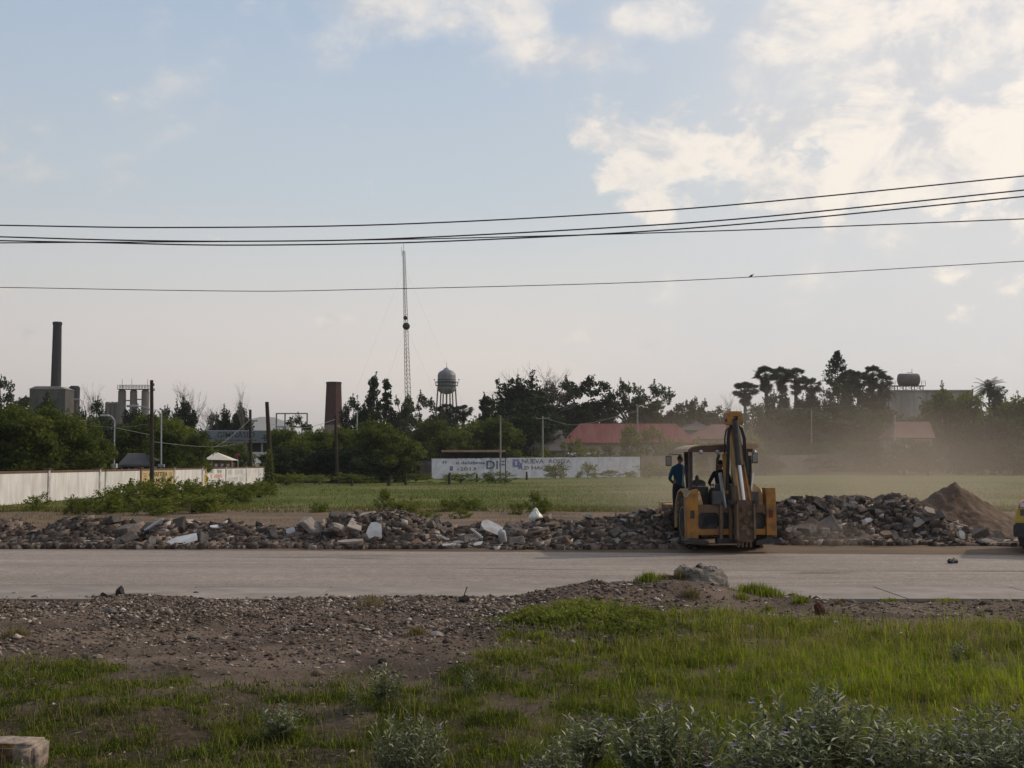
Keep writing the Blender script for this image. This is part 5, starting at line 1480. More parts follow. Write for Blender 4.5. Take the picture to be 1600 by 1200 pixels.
# dark fence posts standing in the field
for px_, row, top, lb, lean in ((550, 758, 750, 'short dark post in the field, leftmost of the row', 0), (607, 758, 743, 'leaning forked dark post at the start of the far row', .3), (634, 757, 743, 'dark post beside the leaning forked one', 0),
                          (702, 756, 742, 'thin dark post before the left end of the white wall', 0), (745, 752, 740, 'thick dark post before the large letters on the white wall', 0), (823, 749, 737, 'dark post below the town name on the white wall', 0), (1018 - 34, 744, 733, 'dark post near the right end of the white wall', 0),
                          (404, 776, 768, 'dark stump among the shrubs by the ivy pole', 0)):
    d = CH * F / (row - HZ); p = at(px_, top, d); mb = MB(); w = .16 if lean == 0 else .2
    mb.tube([(0, 0, -.1), (lean * .3, 0, p.z * .5), (lean, 0, p.z)], [w, w * .9, w * .7], 8)
    if lean: mb.tube([(lean * .3, 0, p.z * .5), (-.1, 0, p.z * .75)], [w * .7, w * .5], 6)
    tag(mb.build('fence_post', M['post_wood'], None, (p.x, d, 0)), lb, 'post', 'fence posts in the field')

# ------------------------------------------------------------------ poles and lamps
def pole(px0, row0, px1, top, d, w0, m, label, cat='utility pole', arms=(), name='utility_pole', grp=None):
    a = at(px0, row0, d); b = at(px1, top, d); r0 = w0 / F * d / 2
    e = empty(name, (a.x, d, 0), 0, label, cat, grp)
    mb = MB(); mb.tube([(0, 0, -.1), ((b.x - a.x) * .5, 0, b.z * .5), (b.x - a.x, 0, b.z)], [r0 * 1.1, r0, r0 * .82], 10); mb.build('shaft', m, e)
    for (z, L, off) in arms:
        mb = MB(); mb.box((b.x - a.x + off, -.12, b.z - z), (L, .1, .12)); mb.build('crossarm', m, e)
        for s in (-1, 0, 1):
            mb = MB(); mb.lathe([(.02, 0), (.05, .03), (.03, .08), (.05, .12), (.02, .17)], (b.x - a.x + off + s * L * .42, -.12, b.z - z + .06), 8); mb.build('insulator', M['grey_metal'], e)
    return e, b.x - a.x, b.z
def lamp_arm(e, x, z, dx, dz, m=None):
    m = m or M['grey_metal']
    mb = MB(); mb.tube([(x, -.1, z), (x + dx * .5, -.1, z + dz * .8), (x + dx, -.1, z + dz)], [.05, .045, .04], 8); mb.build('lamp_arm', m, e)
    s = 1 if dx > 0 else -1
    mb = MB(); mb.box((x + dx + s * .38, -.1, z + dz), (.8, .28, .16), bev=.06); mb.build('lamp_head', m, e)
e, x, z = pole(237.5, 776, 237, 594, 85, 6.2, M['pole_wood'], 'thick dark wooden pole by the yellow wall sign, with a lamp arm pointing left')
lamp_arm(e, x, z - 2.1, -.9, .28)
for k, (dx, dz) in enumerate(((.18, .4), (.2, .75), (-.16, 2.6))):
    mb = MB(); mb.lathe([(.03, 0), (.06, .03), (.03, .09), (.05, .13), (.02, .18)], (x + dx, -.05, z - dz), 8); mb.build('insulator', M['cable'], e)
e, x, z = pole(425, 775, 417, 628, 90, 7, M['pole_wood'], 'slanting dark pole with ivy at its foot, at the end of the white wall')
rs_ = np.random.RandomState(3); n = 2600; t = rs_.rand(n) ** 1.4
C = np.stack([x * t * .5 + rs_.normal(0, .24, n) * (1.25 - t) - .25 * (1 - t), rs_.normal(0, .22, n), t * 3.3], 1)
link_mesh('ivy', leaf_cards('ivy', C, rs_.uniform(.05, .11, n), rs_, rs_.beta(2, 3, n), M['leaf_shrub']), e)
pole(392, 735, 391, 640, 160, 5, M['pole_wood'], 'dark pole in front of the gym roof sign, with a small side bracket', arms=((1.5, 1.2, .4),))
pole(527, 752, 524, 649, 138, 5, M['pole_wood'], 'thin dark pole in front of the dense trees, below the short brick chimney')
pole(137, 735, 133, 655, 108, 3.6, mat('brown_pole', (.17, .12, .085), (.12, .085, .06), 3, .9), 'thin brown leaning pole left of the lamp post with a white box')
e, x, z = pole(178, 735, 179, 656, 112, 2.6, M['grey_metal'], 'pale lamp post behind the wall, with a short arm pointing left', 'street lamp', name='street_lamp'); lamp_arm(e, x, z, -.5, .4, mat('pale_post', (.5, .5, .5), None, 3, .6))
mb = MB(); mb.box((0, 0, 2.0), (.55, .3, .42), bev=.03); mb.build('junction_box', M['white_paint'], e)
e, x, z = pole(252, 735, 252, 646, 116, 2.6, M['grey_metal'], 'pale bare lamp post just right of the thick dark pole', 'street lamp', name='street_lamp')
mb = MB(); mb.box((0, 0, 2.0), (.6, .3, .3), bev=.03); mb.build('junction_box', M['grey_metal'], e)
e, x, z = pole(134, 700, 134, 641, 145, 2.2, M['pole_wood'], 'dark lamp post in front of the dark round silo', 'street lamp', name='street_lamp'); lamp_arm(e, x, z, -.7, 1.3)
for px_, top, d, w, m, lb in ((558, 641, 176, 2.2, M['grey_metal'], 'pale thin post right of the short brick chimney'), (782, 649, 172, 2.6, M['concrete'], 'pale thin post rising over the slogan wall'),
                              (996, 632, 208, 3.0, M['concrete'], 'pale concrete pole before the red roof'), (1398, 648, 215, 3.2, M['concrete'], 'pale pole in the dust left of the small red roof'),
                              (870, 645, 208, 3.0, M['pole_wood'], 'dark pole right of the grey shingle roof'), (1268, 640, 232, 2.2, M['concrete'], 'faint pale pole in the dust below the low palm')):
    pole(px_, 745, px_, top, d, w, m, lb)
pole(848, 745, 848, 650, 190, 2.8, M['concrete'], 'pale pole with a crossarm beside the grey shingle roof', arms=((.4, 2.2, 0),))

# ------------------------------------------------------------------ overhead lines
def cable(pts, r, m, label, grp, name='overhead_cable', ext=True):
    P = [at(*q) for q in pts]
    if ext:
        P = [P[0] + (P[0] - P[1]) * (9.0 / max((P[0] - P[1]).length, .1))] + P + [P[-1] + (P[-1] - P[-2]) * (9.0 / max((P[-1] - P[-2]).length, .1))]
    out = []
    for i in range(len(P) - 1):
        a = P[max(i - 1, 0)]; b = P[i]; c = P[i + 1]; d = P[min(i + 2, len(P) - 1)]
        ta = (c - a) * .5; tb = (d - b) * .5
        # uneven spacing: scale tangents
        if i > 0: ta = (c - a) * ((c - b).length / max((c - a).length, 1e-6))
        if i + 2 < len(P): tb = (d - b) * ((c - b).length / max((d - b).length, 1e-6))
        for k in range(8):
            t = k / 8; t2, t3 = t * t, t * t * t
            out.append(b * (2 * t3 - 3 * t2 + 1) + ta * (t3 - 2 * t2 + t) + c * (-2 * t3 + 3 * t2) + tb * (t3 - t2))
    out.append(P[-1])
    mb = MB(); mb.tube(out, r, 6)
    return tag(mb.build(name, m), label, 'cable', grp)
GC = 'power cables crossing the sky'
D = 27.0
cable([(0, 352, D), (250, 355.5, D), (600, 351, D), (1000, 331, D), (1200, 315, D), (1600, 275, D)], .016, M['cable'], 'topmost power cable across the sky, clear of the others', GC)
cable([(0, 370, D + .6), (200, 375.5, D + .6), (380, 377, D + .6), (600, 373.5, D + .6), (1000, 353, D + .6), (1200, 338, D + .6), (1600, 297, D + .6)], .017, M['cable'], 'second power cable from the top at the right edge', GC)
cable([(0, 376, D + 1.1), (150, 379, D + 1.1), (350, 383, D + 1.1), (600, 380, D + 1.1), (800, 372.5, D + 1.1), (1000, 362, D + 1.1), (1200, 346.5, D + 1.1), (1600, 307, D + 1.1)], .017, M['cable'], 'power cable lowest of the bundle in the left half, third at the right edge', GC)
cable([(0, 379.5, D + 1.6), (400, 377, D + 1.6), (600, 374.5, D + 1.6), (800, 370, D + 1.6), (1000, 364.5, D + 1.6), (1200, 358, D + 1.6), (1600, 342, D + 1.6)], .014, M['cable'], 'power cable lowest of the bundle at the right edge', GC)
cable([(0, 449, D + 4), (400, 455, D + 4), (600, 451.5, D + 4), (800, 447, D + 4), (1000, 441, D + 4), (1200, 431.5, D + 4), (1600, 408, D + 4)], .010, M['cable'], 'single thin cable hanging well below the bundle', GC)
def bird():
    p = at(1174, 432.5, D + 4); mb = MB()
    mb.lathe([(.001, -.09), (.03, -.06), (.042, 0), (.035, .05), (.001, .08)], (0, 0, .045), 10, rot=Matrix.Rotation(R(62), 3, 'Y'))
    mb.lathe([(.001, -.025), (.024, 0), (.001, .028)], (.075, 0, .10), 8); mb.bar((-.06, 0, .03), (-.15, 0, -.01), .03, .01); mb.bar((.095, 0, .10), (.12, 0, .098), .008)
    tag(mb.build('bird', M['cable'], None, p), 'small dark bird perched on the lowest thin cable', 'bird').scale = (.6, .6, .6)
bird()
GW = 'thin pale wires in front of the trees'
cable([(-80, 655, 95), (40, 664, 96), (133, 657, 106)], .022, M['cable_pale'], 'pale wire sagging from the left edge to the brown leaning pole', GW, ext=False)
cable([(133, 664, 106), (180, 668, 96), (237, 662, 85)], .022, M['cable_pale'], 'pale wire from the brown leaning pole to the thick dark pole', GW, ext=False)
cable([(237, 690, 85), (320, 698, 88), (375, 692, 90), (419, 672, 90)], .022, M['cable_pale'], 'pale wire sagging between the thick dark pole and the ivy pole', GW, ext=False)
cable([(178, 668, 110), (237, 680, 118), (330, 700, 140), (392, 655, 160)], .022, M['cable_pale'], 'thin wire from the pale lamp post towards the gym sign pole', GW, ext=False)
cable([(420, 662, 90), (480, 668, 120), (524, 655, 138)], .018, M['cable_pale'], 'thin wire from the ivy pole to the field pole', GW, ext=False)
cable([(848, 652, 190), (900, 664, 196), (996, 642, 208)], .025, M['cable_pale'], 'wire from the crossarm pole to the pole before the red roof', GW, ext=False)
cable([(1100, 655, 225), (1200, 641, 230), (1300, 636, 230), (1398, 626, 225)], .03, M['cable_pale'], 'wire crossing the dusty trees on the right', GW, ext=False)

# ------------------------------------------------------------------ industrial skyline
M['dark_brick'] = mat('sooty_brick', (.030, .028, .030), (.02, .019, .022), .5, .95, dirt=(.045, .038, .035), dscale=.15, damt=.5)
M['factory'] = mat('sooty_render', (.10, .09, .08), (.065, .06, .055), .3, .95, dirt=(.06, .055, .05), dscale=.15, damt=.7, stretch=(1, 1, .3))
M['silo'] = mat('cement_silo', (.19, .17, .15), (.14, .125, .11), .3, .95, dirt=(.08, .07, .065), dscale=.2, damt=.6, stretch=(1, 1, .25))
def chimney():
    d = 420; a = at(84.5, 722, d); b = at(84.5, 503, d); r1 = 13 / F * d / 2; r0 = 19 / F * d / 2
    e = empty('factory_chimney', (a.x, d, 0), 0, 'tall slender dark brick factory chimney at the far left', 'chimney')
    H = b.z; mb = MB(); mb.lathe([(r0, 0), (r1, H - 1.2)], n=32); mb.build('shaft', M['dark_brick'], e)
    mb = MB(); mb.lathe([(r1 * 1.0, H - 1.2), (r1 * 1.10, H - 1.0), (r1 * 1.10, H - .2), (r1 * .96, H), (r1 * .7, H), (r1 * .7, H - 2)], n=32); mb.build('rim', M['dark_brick'], e)
chimney()
def factory():
    d = 400; x0, x1 = at(44, 700, d).x, at(100, 700, d).x; W = x1 - x0; z1 = at(50, 608, d).z; zr = at(50, 603.5, d).z
    e = empty('factory_building', ((x0 + x1) / 2, d + 6, 0), 0, 'square soot-stained factory block at the foot of the tall chimney', 'building')
    mb = MB(); mb.box((0, 0, z1 / 2), (W, 12, z1)); mb.build('wall', M['factory'], e)
    mb = MB(); mb.prism([(-W / 2 - .3, z1), (-W / 2 + 2, zr), (W / 2 - 2, zr), (W / 2 + .3, z1)], 'y', -6.3, 6.3); mb.build('roof', mat('tin_roof', (.26, .24, .22), (.19, .175, .16), .5, .7), e)
    for k in range(3):
        for q in range(2):
            mb = MB(); mb.box((-W * .3 + k * W * .3, -6.0, z1 - 4 - q * 5.5), (1.6, .12, 2.2)); f = mb.build('window', M['dark_metal'], e)
    mb = MB(); mb.box((W * .3, -6.05, z1 * .5), (.5, .2, z1 * .9)); mb.build('downpipe', M['dark_metal'], e)
factory()
def round_silo(px, w, top, d, m, label, name='silo', rings=0):
    p = at(px, top, d); r = w / F * d / 2
    e = empty(name, (p.x, d, 0), 0, label, 'silo')
    mb = MB(); mb.lathe([(r, 0), (r, p.z - .9)], n=28); mb.build('drum', m, e)
    mb = MB(); mb.lathe([(r * 1.03, p.z - .9), (r * 1.03, p.z - .6), (r * .7, p.z), (.1, p.z + .05)], n=28); mb.build('top', m, e)
    for k in range(rings):
        z = p.z * (.35 + .6 * k / rings); mb = MB(); mb.lathe([(r, z - .1), (r * 1.025, z - .08), (r * 1.025, z + .08), (r, z + .1)], n=28); mb.build('hoop', m, e)
    return e
round_silo(116.5, 16.5, 603, 410, M['dark_brick'], 'dark round silo just right of the factory block', rings=4)
G = 'pale cement silos on the skyline'
for px, w, lb in ((191, 12, 'leftmost of the three tall silos under the railed walkway'), (209, 11, 'middle of the three tall silos under the railed walkway'), (227.5, 12, 'rightmost of the three tall silos, by the thick dark pole')):
    round_silo(px, w, 609, 430, M['silo'], lb, rings=3)['group'] = G
for px, w, lb in ((169, 9, 'leftmost of the short silo cluster'), (176.5, 7, 'middle of the short silo cluster'), (182.5, 6, 'rightmost short silo touching the tall ones')):
    round_silo(px, w, 628, 432, M['silo'], lb, rings=2)['group'] = 'short silos beside the tall ones'
def walkway():
    d = 429; a = at(185, 609, d); b = at(234, 609, d); z = a.z
    e = empty('silo_walkway', (a.x, d, z), 0, 'railed metal walkway running over the three tall silos', 'walkway'); L = b.x - a.x
    mb = MB(); mb.box((L / 2, 0, .15), (L, 2.2, .3)); mb.build('deck', M['silo'], e)
    for s in (-1.05, 1.05):
        for k in range(11):
            mb = MB(); mb.box((L * k / 10, s, .95), (.14, .1, 1.4)); mb.build('railing_post', M['dark_metal'], e)
        for h in (1.0, 1.6):
            mb = MB(); mb.box((L / 2, s + .001, h), (L, .08, .1)); mb.build('rail', M['dark_metal'], e)
    for k in (1.2, 4.6, 10.2): mb = MB(); mb.box((k, .3, 2.0), (.1, .1, 3.6)); mb.build('rod', M['dark_metal'], e)
    for x0, x1, zz in ((197 - 185, 204 - 185, -3.8), (214.5 - 185, 221.5 - 185, -3.4)):
        mb = MB(); mb.box(((x0 + x1) / 2 / 49 * L, 0, zz), ((x1 - x0) / 49 * L, .5, .4)); mb.build('link_duct', M['silo'], e)
walkway()
def brick_stack():
    d = 300; a = at(520.5, 722, d); b = at(520.5, 597, d); r1 = 24 / F * d / 2; r0 = 34 / F * d / 2
    e = empty('brick_chimney', (a.x, d, 0), 0, 'short broad tapering red-brown brick chimney left of the slim trees', 'chimney')
    m = mat('red_brown_brick', (.080, .036, .030), (.058, .028, .025), .6, .95, .02, 4, dirt=(.06, .048, .045), dscale=.3, damt=.5, stretch=(1, 1, 2))
    mt = mat('sooty_top', (.06, .05, .05), None, 1, .95)
    H = b.z; zz = at(520, 664, d).z; rz = r0 + (r1 - r0) * zz / H
    mb = MB(); mb.lathe([(rz, zz + .02), (r1, H - .5)], n=8, smooth=False); mb.build('shaft', m, e, (0, 0, 0), (0, 0, R(22.5)))
    mb = MB(); mb.lathe([(r0, 0), (rz * 1.01, zz)], n=8, smooth=False); mb.build('base', mat('tan_brick', (.21, .165, .13), (.16, .125, .10), .6, .95), e, (0, 0, 0), (0, 0, R(22.5)))
    mb = MB(); mb.lathe([(r1 * 1.04, H - .5), (r1 * 1.04, H), (r1 * .8, H), (r1 * .8, H - 1.5)], n=8, smooth=False); mb.build('rim', mt, e, (0, 0, 0), (0, 0, R(22.5)))
brick_stack()
def mast():
    d = 250; a = at(640.5, 722, d); b = at(631, 392, d)
    e = empty('radio_mast', (a.x, d, 0), 0, 'very tall thin red and white lattice radio mast, slightly leaning', 'mast')
    mr = mat('faded_red_steel', (.11, .06, .055), (.08, .045, .045), 1, .7); mw = mat('faded_white_steel', (.28, .28, .285), (.22, .22, .23), 1, .7)
    H = b.z; n = 52; dx = b.x - a.x
    def cen(t): return Vector((dx * t, 0, H * t))
    def wid(t): return .62 * (1 - t) + .26
    for sct in range(7):
        mb = MB(); m = mr if sct in (0, 2, 3) else mw
        for k in range(int(n * sct / 7), int(n * (sct + 1) / 7)):
            t0, t1 = k / n, (k + 1) / n
            for q in range(3):
                A = R(120 * q + 30); B = R(120 * (q + 1) + 30)
                p0 = cen(t0) + Vector((math.cos(A), math.sin(A), 0)) * wid(t0); p1 = cen(t1) + Vector((math.cos(A), math.sin(A), 0)) * wid(t1)
                q1 = cen(t1) + Vector((math.cos(B), math.sin(B), 0)) * wid(t1); q0 = cen(t0) + Vector((math.cos(B), math.sin(B), 0)) * wid(t0)
                mb.tube([p0, p1], .055, 4, cap=False); mb.tube([p0, q1], .03, 3, cap=False); mb.tube([p1, q1], .03, 3, cap=False)
        mb.build('lattice_section', m, e)
    top = cen(1); mb = MB(); mb.tube([top, top + Vector((-.1, 0, 1.6))], .05, 5); mb.tube([top + Vector((-.4, 0, -1)), top + Vector((-.45, 0, .8))], .05, 5); mb.build('antenna', M['grey_metal'], e)
    for (px_, row, r_) in ((633.6, 497, .42), (635, 510, .75)):
        p = at(px_, row, d - .8) - e.location; mb = MB()
        mb.lathe([(.01, 0), (r_ * .7, .02), (r_, .12), (r_, .5), (.01, .5)], p, 16, rot=Matrix.Rotation(R(90), 3, 'X')); mb.build('drum_antenna', M['dark_metal'], e)
    for k, (t, gx) in enumerate(((.93, -17), (.66, -12), (.93, 17), (.66, 12), (.4, -9))):
        mb = MB(); mb.tube([cen(t), Vector((gx, 6 if k % 2 else -4, 0))], .007, 4, cap=False); mb.build('guy_wire', M['cable_pale'], e)
mast()
def water_tower():
    d = 330; s = d / F; c = at(697.5, 722, d); zt = at(697, 577, d).z; zs = at(697, 587, d).z; zb = at(697, 608, d).z; z0 = at(697, 616, d).z; r = 14.2 * s
    e = empty('water_tower', (c.x, d, 0), 0, 'steel water tower with domed tank on splayed legs', 'water tower')
    m = mat('weathered_grey_steel', (.22, .225, .235), (.16, .165, .175), .5, .6, metal=.2, dirt=(.10, .09, .085), dscale=.4, damt=.5, stretch=(1, 1, .3))
    mb = MB(); mb.lathe([(r, zb), (r, zs)], n=40); mb.build('tank', m, e)
    mb = MB(); mb.lathe([(r * 1.0, zs), (r * .93, zs + (zt - zs) * .4), (r * .7, zs + (zt - zs) * .7), (r * .35, zs + (zt - zs) * .93), (.05, zt)], n=40); mb.build('dome', m, e)
    mb = MB(); mb.lathe([(.3, z0), (r * .55, z0 + (zb - z0) * .18), (r * .85, z0 + (zb - z0) * .5), (r, zb)], n=40); mb.build('bowl', m, e)
    for zz in (593.5, 597.5): q = at(697, zz, d).z; mb = MB(); mb.lathe([(r, q - .12), (r * 1.03, q - .1), (r * 1.03, q + .1), (r, q + .12)], n=40); mb.build('band', M['dark_metal'], e)
    q = at(697, 602.5, d).z; mb = MB(); mb.lathe([(r, q - .08), (r * 1.25, q - .08), (r * 1.25, q + .02), (r, q + .02)], n=40); mb.build('balcony', M['dark_metal'], e)
    for k in range(20):
        a = 2 * math.pi * k / 20; mb = MB(); mb.box((math.cos(a) * r * 1.22, math.sin(a) * r * 1.22, q + .5), (.06, .06, 1.0)); mb.build('railing_post', M['dark_metal'], e)
    mb = MB(); mb.lathe([(r * 1.21, q + .95), (r * 1.24, q + .95), (r * 1.24, q + 1.03), (r * 1.21, q + 1.03)], n=40); mb.build('rail', M['dark_metal'], e)
    ml = mat('tower_leg_steel', (.17, .16, .155), (.13, .12, .115), 1, .7)
    for k in range(6):
        a = R(60 * k + 12); mb = MB(); mb.tube([(math.cos(a) * r * .97, math.sin(a) * r * .97, zb + .6), (math.cos(a) * r * 1.55, math.sin(a) * r * 1.55, 0)], .20, 8); mb.build('leg', ml, e)
    mb = MB(); mb.tube([(0, 0, 0), (0, 0, z0 + .3)], .25, 10); mb.build('riser_pipe', ml, e)
    for zz in (.45,):
        z = zb * zz; rr = r * (.97 + .58 * (1 - zz)); mb = MB()
        for k in range(6): a, b = R(60 * k + 12), R(60 * k + 72); mb.tube([(math.cos(a) * rr, math.sin(a) * rr, z), (math.cos(b) * rr, math.sin(b) * rr, z)], .09, 6)
        mb.build('brace', ml, e)
    mb = MB(); mb.lathe([(.9, zt - .35), (.9, zt + .1), (.05, zt + .6)], n=12); mb.tube([(0, 0, zt), (0, 0, at(697, 566, d).z)], .06, 5); mb.build('finial', M['grey_metal'], e)
    for sx in (-1, 1):
        mb = MB(); mb.tube([(sx * r * 1.2, 0, q), (sx * r * 1.35, 0, q + 1.6)], .05, 5); mb.lathe([(.02, 0), (.3, .12), (.3, .2), (.02, .3)], (sx * r * 1.35, 0, q + 1.5), 10); mb.build('floodlight', M['grey_metal'], e)
water_tower()
def bill_frame():
    d = 215; a = at(432, 647, d); b = at(480, 647, d); z1 = a.z; z0 = at(440, 668, d).z
    e = empty('billboard_frame', (a.x, d, 0), 0, 'empty steel billboard frame standing above the trees right of the ivy pole', 'billboard frame'); L = b.x - a.x
    m = mat('frame_steel', (.17, .17, .18), (.12, .12, .13), 2, .7)
    for x in (0, L * .28, L): mb = MB(); mb.box((x, 0, z1 / 2), (.22, .22, z1)); mb.build('upright', m, e)
    for z, y in ((z1, .0), (z0, .001)): mb = MB(); mb.box((L / 2, y, z + .1), (L + .2, .2, .2)); mb.build('crossbar', m, e)
    for x0, x1 in ((L, L * .62),): mb = MB(); mb.tube([(x0, 0, z0 - 1), (x1, 0, z1)], .07, 5); mb.build('brace', m, e)
bill_frame()
def gym():
    d = 205; xa, xb = at(308, 690, d).x, at(436, 690, d).x; z1 = at(350, 673, d).z; z0 = at(350, 692, d).z; W = xb - xa
    e = empty('gym_building', (xa, d, 0), 0, 'grey-blue open-sided gym hall with big faded letters along its roof', 'building')
    m = mat('blue_grey_sheet', (.17, .195, .23), (.13, .15, .18), .6, .7, dirt=(.10, .10, .11), dscale=.5, damt=.5, stretch=(1, 1, .3))
    mb = MB(); mb.prism([(0, z0), (0, z0 + .25), (5, z1 + .2), (10, z1 + .2), (10, z0)], 'x', 0, W); mb.build('roof', m, e)
    mb = MB(); mb.box((W / 2, -.2, (z0 + z1) / 2), (W, .25, z1 - z0)); mb.build('sign_board', m, e)
    for k in range(6): mb = MB(); mb.box((W * (.02 + .192 * k), .4, z0 / 2), (.3, .3, z0)); mb.build('column', M['concrete'], e)
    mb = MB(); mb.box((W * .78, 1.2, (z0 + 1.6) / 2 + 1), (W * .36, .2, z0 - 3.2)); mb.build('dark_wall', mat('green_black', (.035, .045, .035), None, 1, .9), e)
    mb = MB(); mb.box((W * .74, -.5, at(390, 711, d).z), (W * .42, .3, 1.0)); mb.build('low_wall', M['white_paint'], e)
    ink = faded('sign_black', (.045, .04, .045), (.16, .18, .21), .35); ink2 = faded('sign_rust', (.16, .10, .085), (.16, .18, .21), .35)
    me = text_mesh('GIMNASIO', 1.0, ink, .012, W * .46); link_mesh('lettering', me, e, (W * .25, -.345, z0 + .85), (R(90), 0, 0))
    mb = MB(); r = random.Random(2)
    for k in range(34): mb.box((W * (.24 + .0145 * k), -.345, z0 + .42), (W * .0145 * r.uniform(.4, .8), .03, .22 * r.uniform(.6, 1.1)))
    mb.build('lettering', ink, e)
    for (cx, s) in ((.12, 1), (.86, -1)):
        mb = MB(); mb.box((W * cx, -.345, z0 + 1.1), (1.3, .03, .45)); mb.box((W * cx + s * .5, -.347, z0 + .75), (.9, .03, .25)); mb.box((W * cx - s * .2, -.349, z0 + 1.55), (.8, .03, .16)); mb.build('emblem', ink, e)
gym()
def tent():
    d = 150; s = d / F; a = at(325, 718, d); b = at(368, 718, d); zt = at(340, 706, d).z; z = at(340, 718, d).z; W = b.x - a.x
    e = empty('tent_canopy', ((a.x + b.x) / 2, d, 0), 0, 'cream tent roof behind the wall, left of the red round sign', 'tent')
    mb = MB(); h = W / 2
    pk = (-h * .45, 0, zt)
    P = [(-h, -1.8, z), (h, -1.8, z - .1), (h, 1.8, z - .1), (-h, 1.8, z)]
    mb.add(P + [pk], [(0, 1, 4), (1, 2, 4), (2, 3, 4), (3, 0, 4), (3, 2, 1, 0)]); mb.build('canopy', mat('cream_canvas', (.62, .56, .47), (.54, .49, .41), 2, .8), e)
    for q in P: mb = MB(); mb.tube([(q[0] * .98, q[1] * .98, 0), (q[0] * .98, q[1] * .98, q[2])], .05, 6); mb.build('leg', M['grey_metal'], e)
    e = empty('brick_kiosk', (at(345, 730, 155).x, 155, 0), 0, 'low reddish brick kiosk in the shade of the cream tent roof', 'kiosk')
    mb = MB(); mb.box((0, 0, 1.15), (3.2, 2, 2.3)); mb.build('wall', mat('kiosk_brick', (.17, .085, .07), (.12, .065, .055), 2, .9), e)
    for k in range(4): mb = MB(); mb.box((-1.1 + k * .75, -1.01, 1.95), (.35, .06, .35)); mb.build('window', M['white_paint'], e)
tent()
def stop_sign():
    d = 152; p = at(371, 712, d)
    e = empty('round_sign', (p.x, d, 0), 0, 'small dark red round sign on a post right of the cream tent roof', 'sign')
    mb = MB(); mb.tube([(0, 0, 0), (0, 0, p.z)], .04, 6); mb.build('post', M['grey_metal'], e)
    mb = MB(); mb.lathe([(.01, 0), (.34, 0), (.34, .03), (.01, .03)], (0, -.05, p.z), 20, rot=Matrix.Rotation(R(90), 3, 'X')); mb.build('disc', mat('dark_red_enamel', (.16, .03, .03), None, 3, .5), e)
stop_sign()

# ------------------------------------------------------------------ houses
M['red_tin'] = mat('red_corrugated_roof', (.20, .042, .036), (.15, .034, .030), .5, .7, dirt=(.26, .14, .12), dscale=.28, damt=.35, stretch=(3, .6, .6))
M['red_tin2'] = mat('rusty_red_roof', (.15, .05, .042), (.11, .04, .035), .5, .7, dirt=(.15, .10, .09), dscale=.3, damt=.6)
M['cream_wall'] = mat('cream_house_wall', (.42, .36, .28), (.33, .28, .22), .6, .9, dirt=(.2, .17, .14), dscale=.5, damt=.5)
M['shingle'] = mat('grey_shingles', (.13, .12, .12), (.09, .085, .085), 1.5, .9, dirt=(.17, .155, .15), dscale=.6, damt=.5)
M['win_dark'] = mat('dark_window_glass', (.02, .022, .025), None, 2, .15, spec=.6)
def hip_house(p0, p1, r0, r1, ridge, eave, d, depth, mroof, label, ribs=0, wall=None):
    x0, x1 = at(p0, eave, d).x, at(p1, eave, d).x; ra, rb = at(r0, ridge, d + depth / 2).x, at(r1, ridge, d + depth / 2).x
    ze = at(p0, eave, d).z; zr = at(r0, ridge, d + depth / 2).z; cx = (x0 + x1) / 2
    e = empty('house', (cx, d + depth / 2, 0), 0, label, 'house')
    a = x1 - cx; b0, b1 = ra - cx, rb - cx; h = depth / 2
    mb = MB(); mb.box((0, 0, ze / 2 - .05), (2 * a - 1.0, depth - 1.0, ze - .1)); mb.build('wall', wall or M['cream_wall'], e)
    P = [(-a, -h, ze), (a, -h, ze), (a, h, ze), (-a, h, ze), (b0, 0, zr), (b1, 0, zr)]
    mb = MB(); mb.add(P, [(0, 1, 5, 4), (1, 2, 5), (2, 3, 4, 5), (3, 0, 4)]); mb.box((0, 0, ze - .1), (2 * a, depth, .16)); rf = mb.build('roof', mroof, e)
    if ribs:
        mb = MB()
        for k in range(ribs + 1):
            x = -a + 2 * a * k / ribs; t = 1.0
            if x < b0: t = (x + a) / (b0 + a)
            elif x > b1: t = (a - x) / (a - b1)
            if t > .03: mb.bar((x, -h, ze + .03), (x, -h + h * t, ze + (zr - ze) * t + .03), .07, .06)
        rb_ = mb.build('rib', mroof, rf); rb_['kind'] = 'stuff'
    for k in range(5):
        mb = MB(); mb.box((-a * .8 + k * a * .4, -h + .5, ze * .55), (1.3, .08, 1.3)); w = mb.build('window', M['win_dark'], e)
        mb = MB()
        for sx in (-.7, .7): mb.box((-a * .8 + k * a * .4 + sx, -h + .46, ze * .55), (.1, .1, 1.5))
        for sz_ in (-.7, .7): mb.box((-a * .8 + k * a * .4, -h + .455, ze * .55 + sz_), (1.5, .1, .1))
        mb.build('frame', M['white_paint'], w)
    return e, ze, zr
hip_house(878, 1090, 906, 1056, 662, 692, 214, 12, M['red_tin'], 'large house with a bright red tin hip roof at centre', 46)
hip_house(1072, 1152, 1112, 1140, 663, 686, 226, 12, M['red_tin2'], 'house with a dull rusty red roof behind the digger arm', 0)
hip_house(1028, 1120, 1050, 1085, 656, 672, 236, 10, M['shingle'], 'grey-roofed house peeping between the two red roofs')
hip_house(826, 888, 846, 878, 672, 704, 200, 9, M['shingle'], 'small house with a grey shingle roof left of the bright red one')
hip_house(1392, 1462, 1400, 1452, 659, 684, 224, 9, M['red_tin2'], 'small house with a dusty red roof at the right, half hidden by trees')
hip_house(184, 236, 200, 226, 708, 726, 118, 6, M['shingle'], 'low dark shed behind the white wall, between the lamp posts and the thick pole')
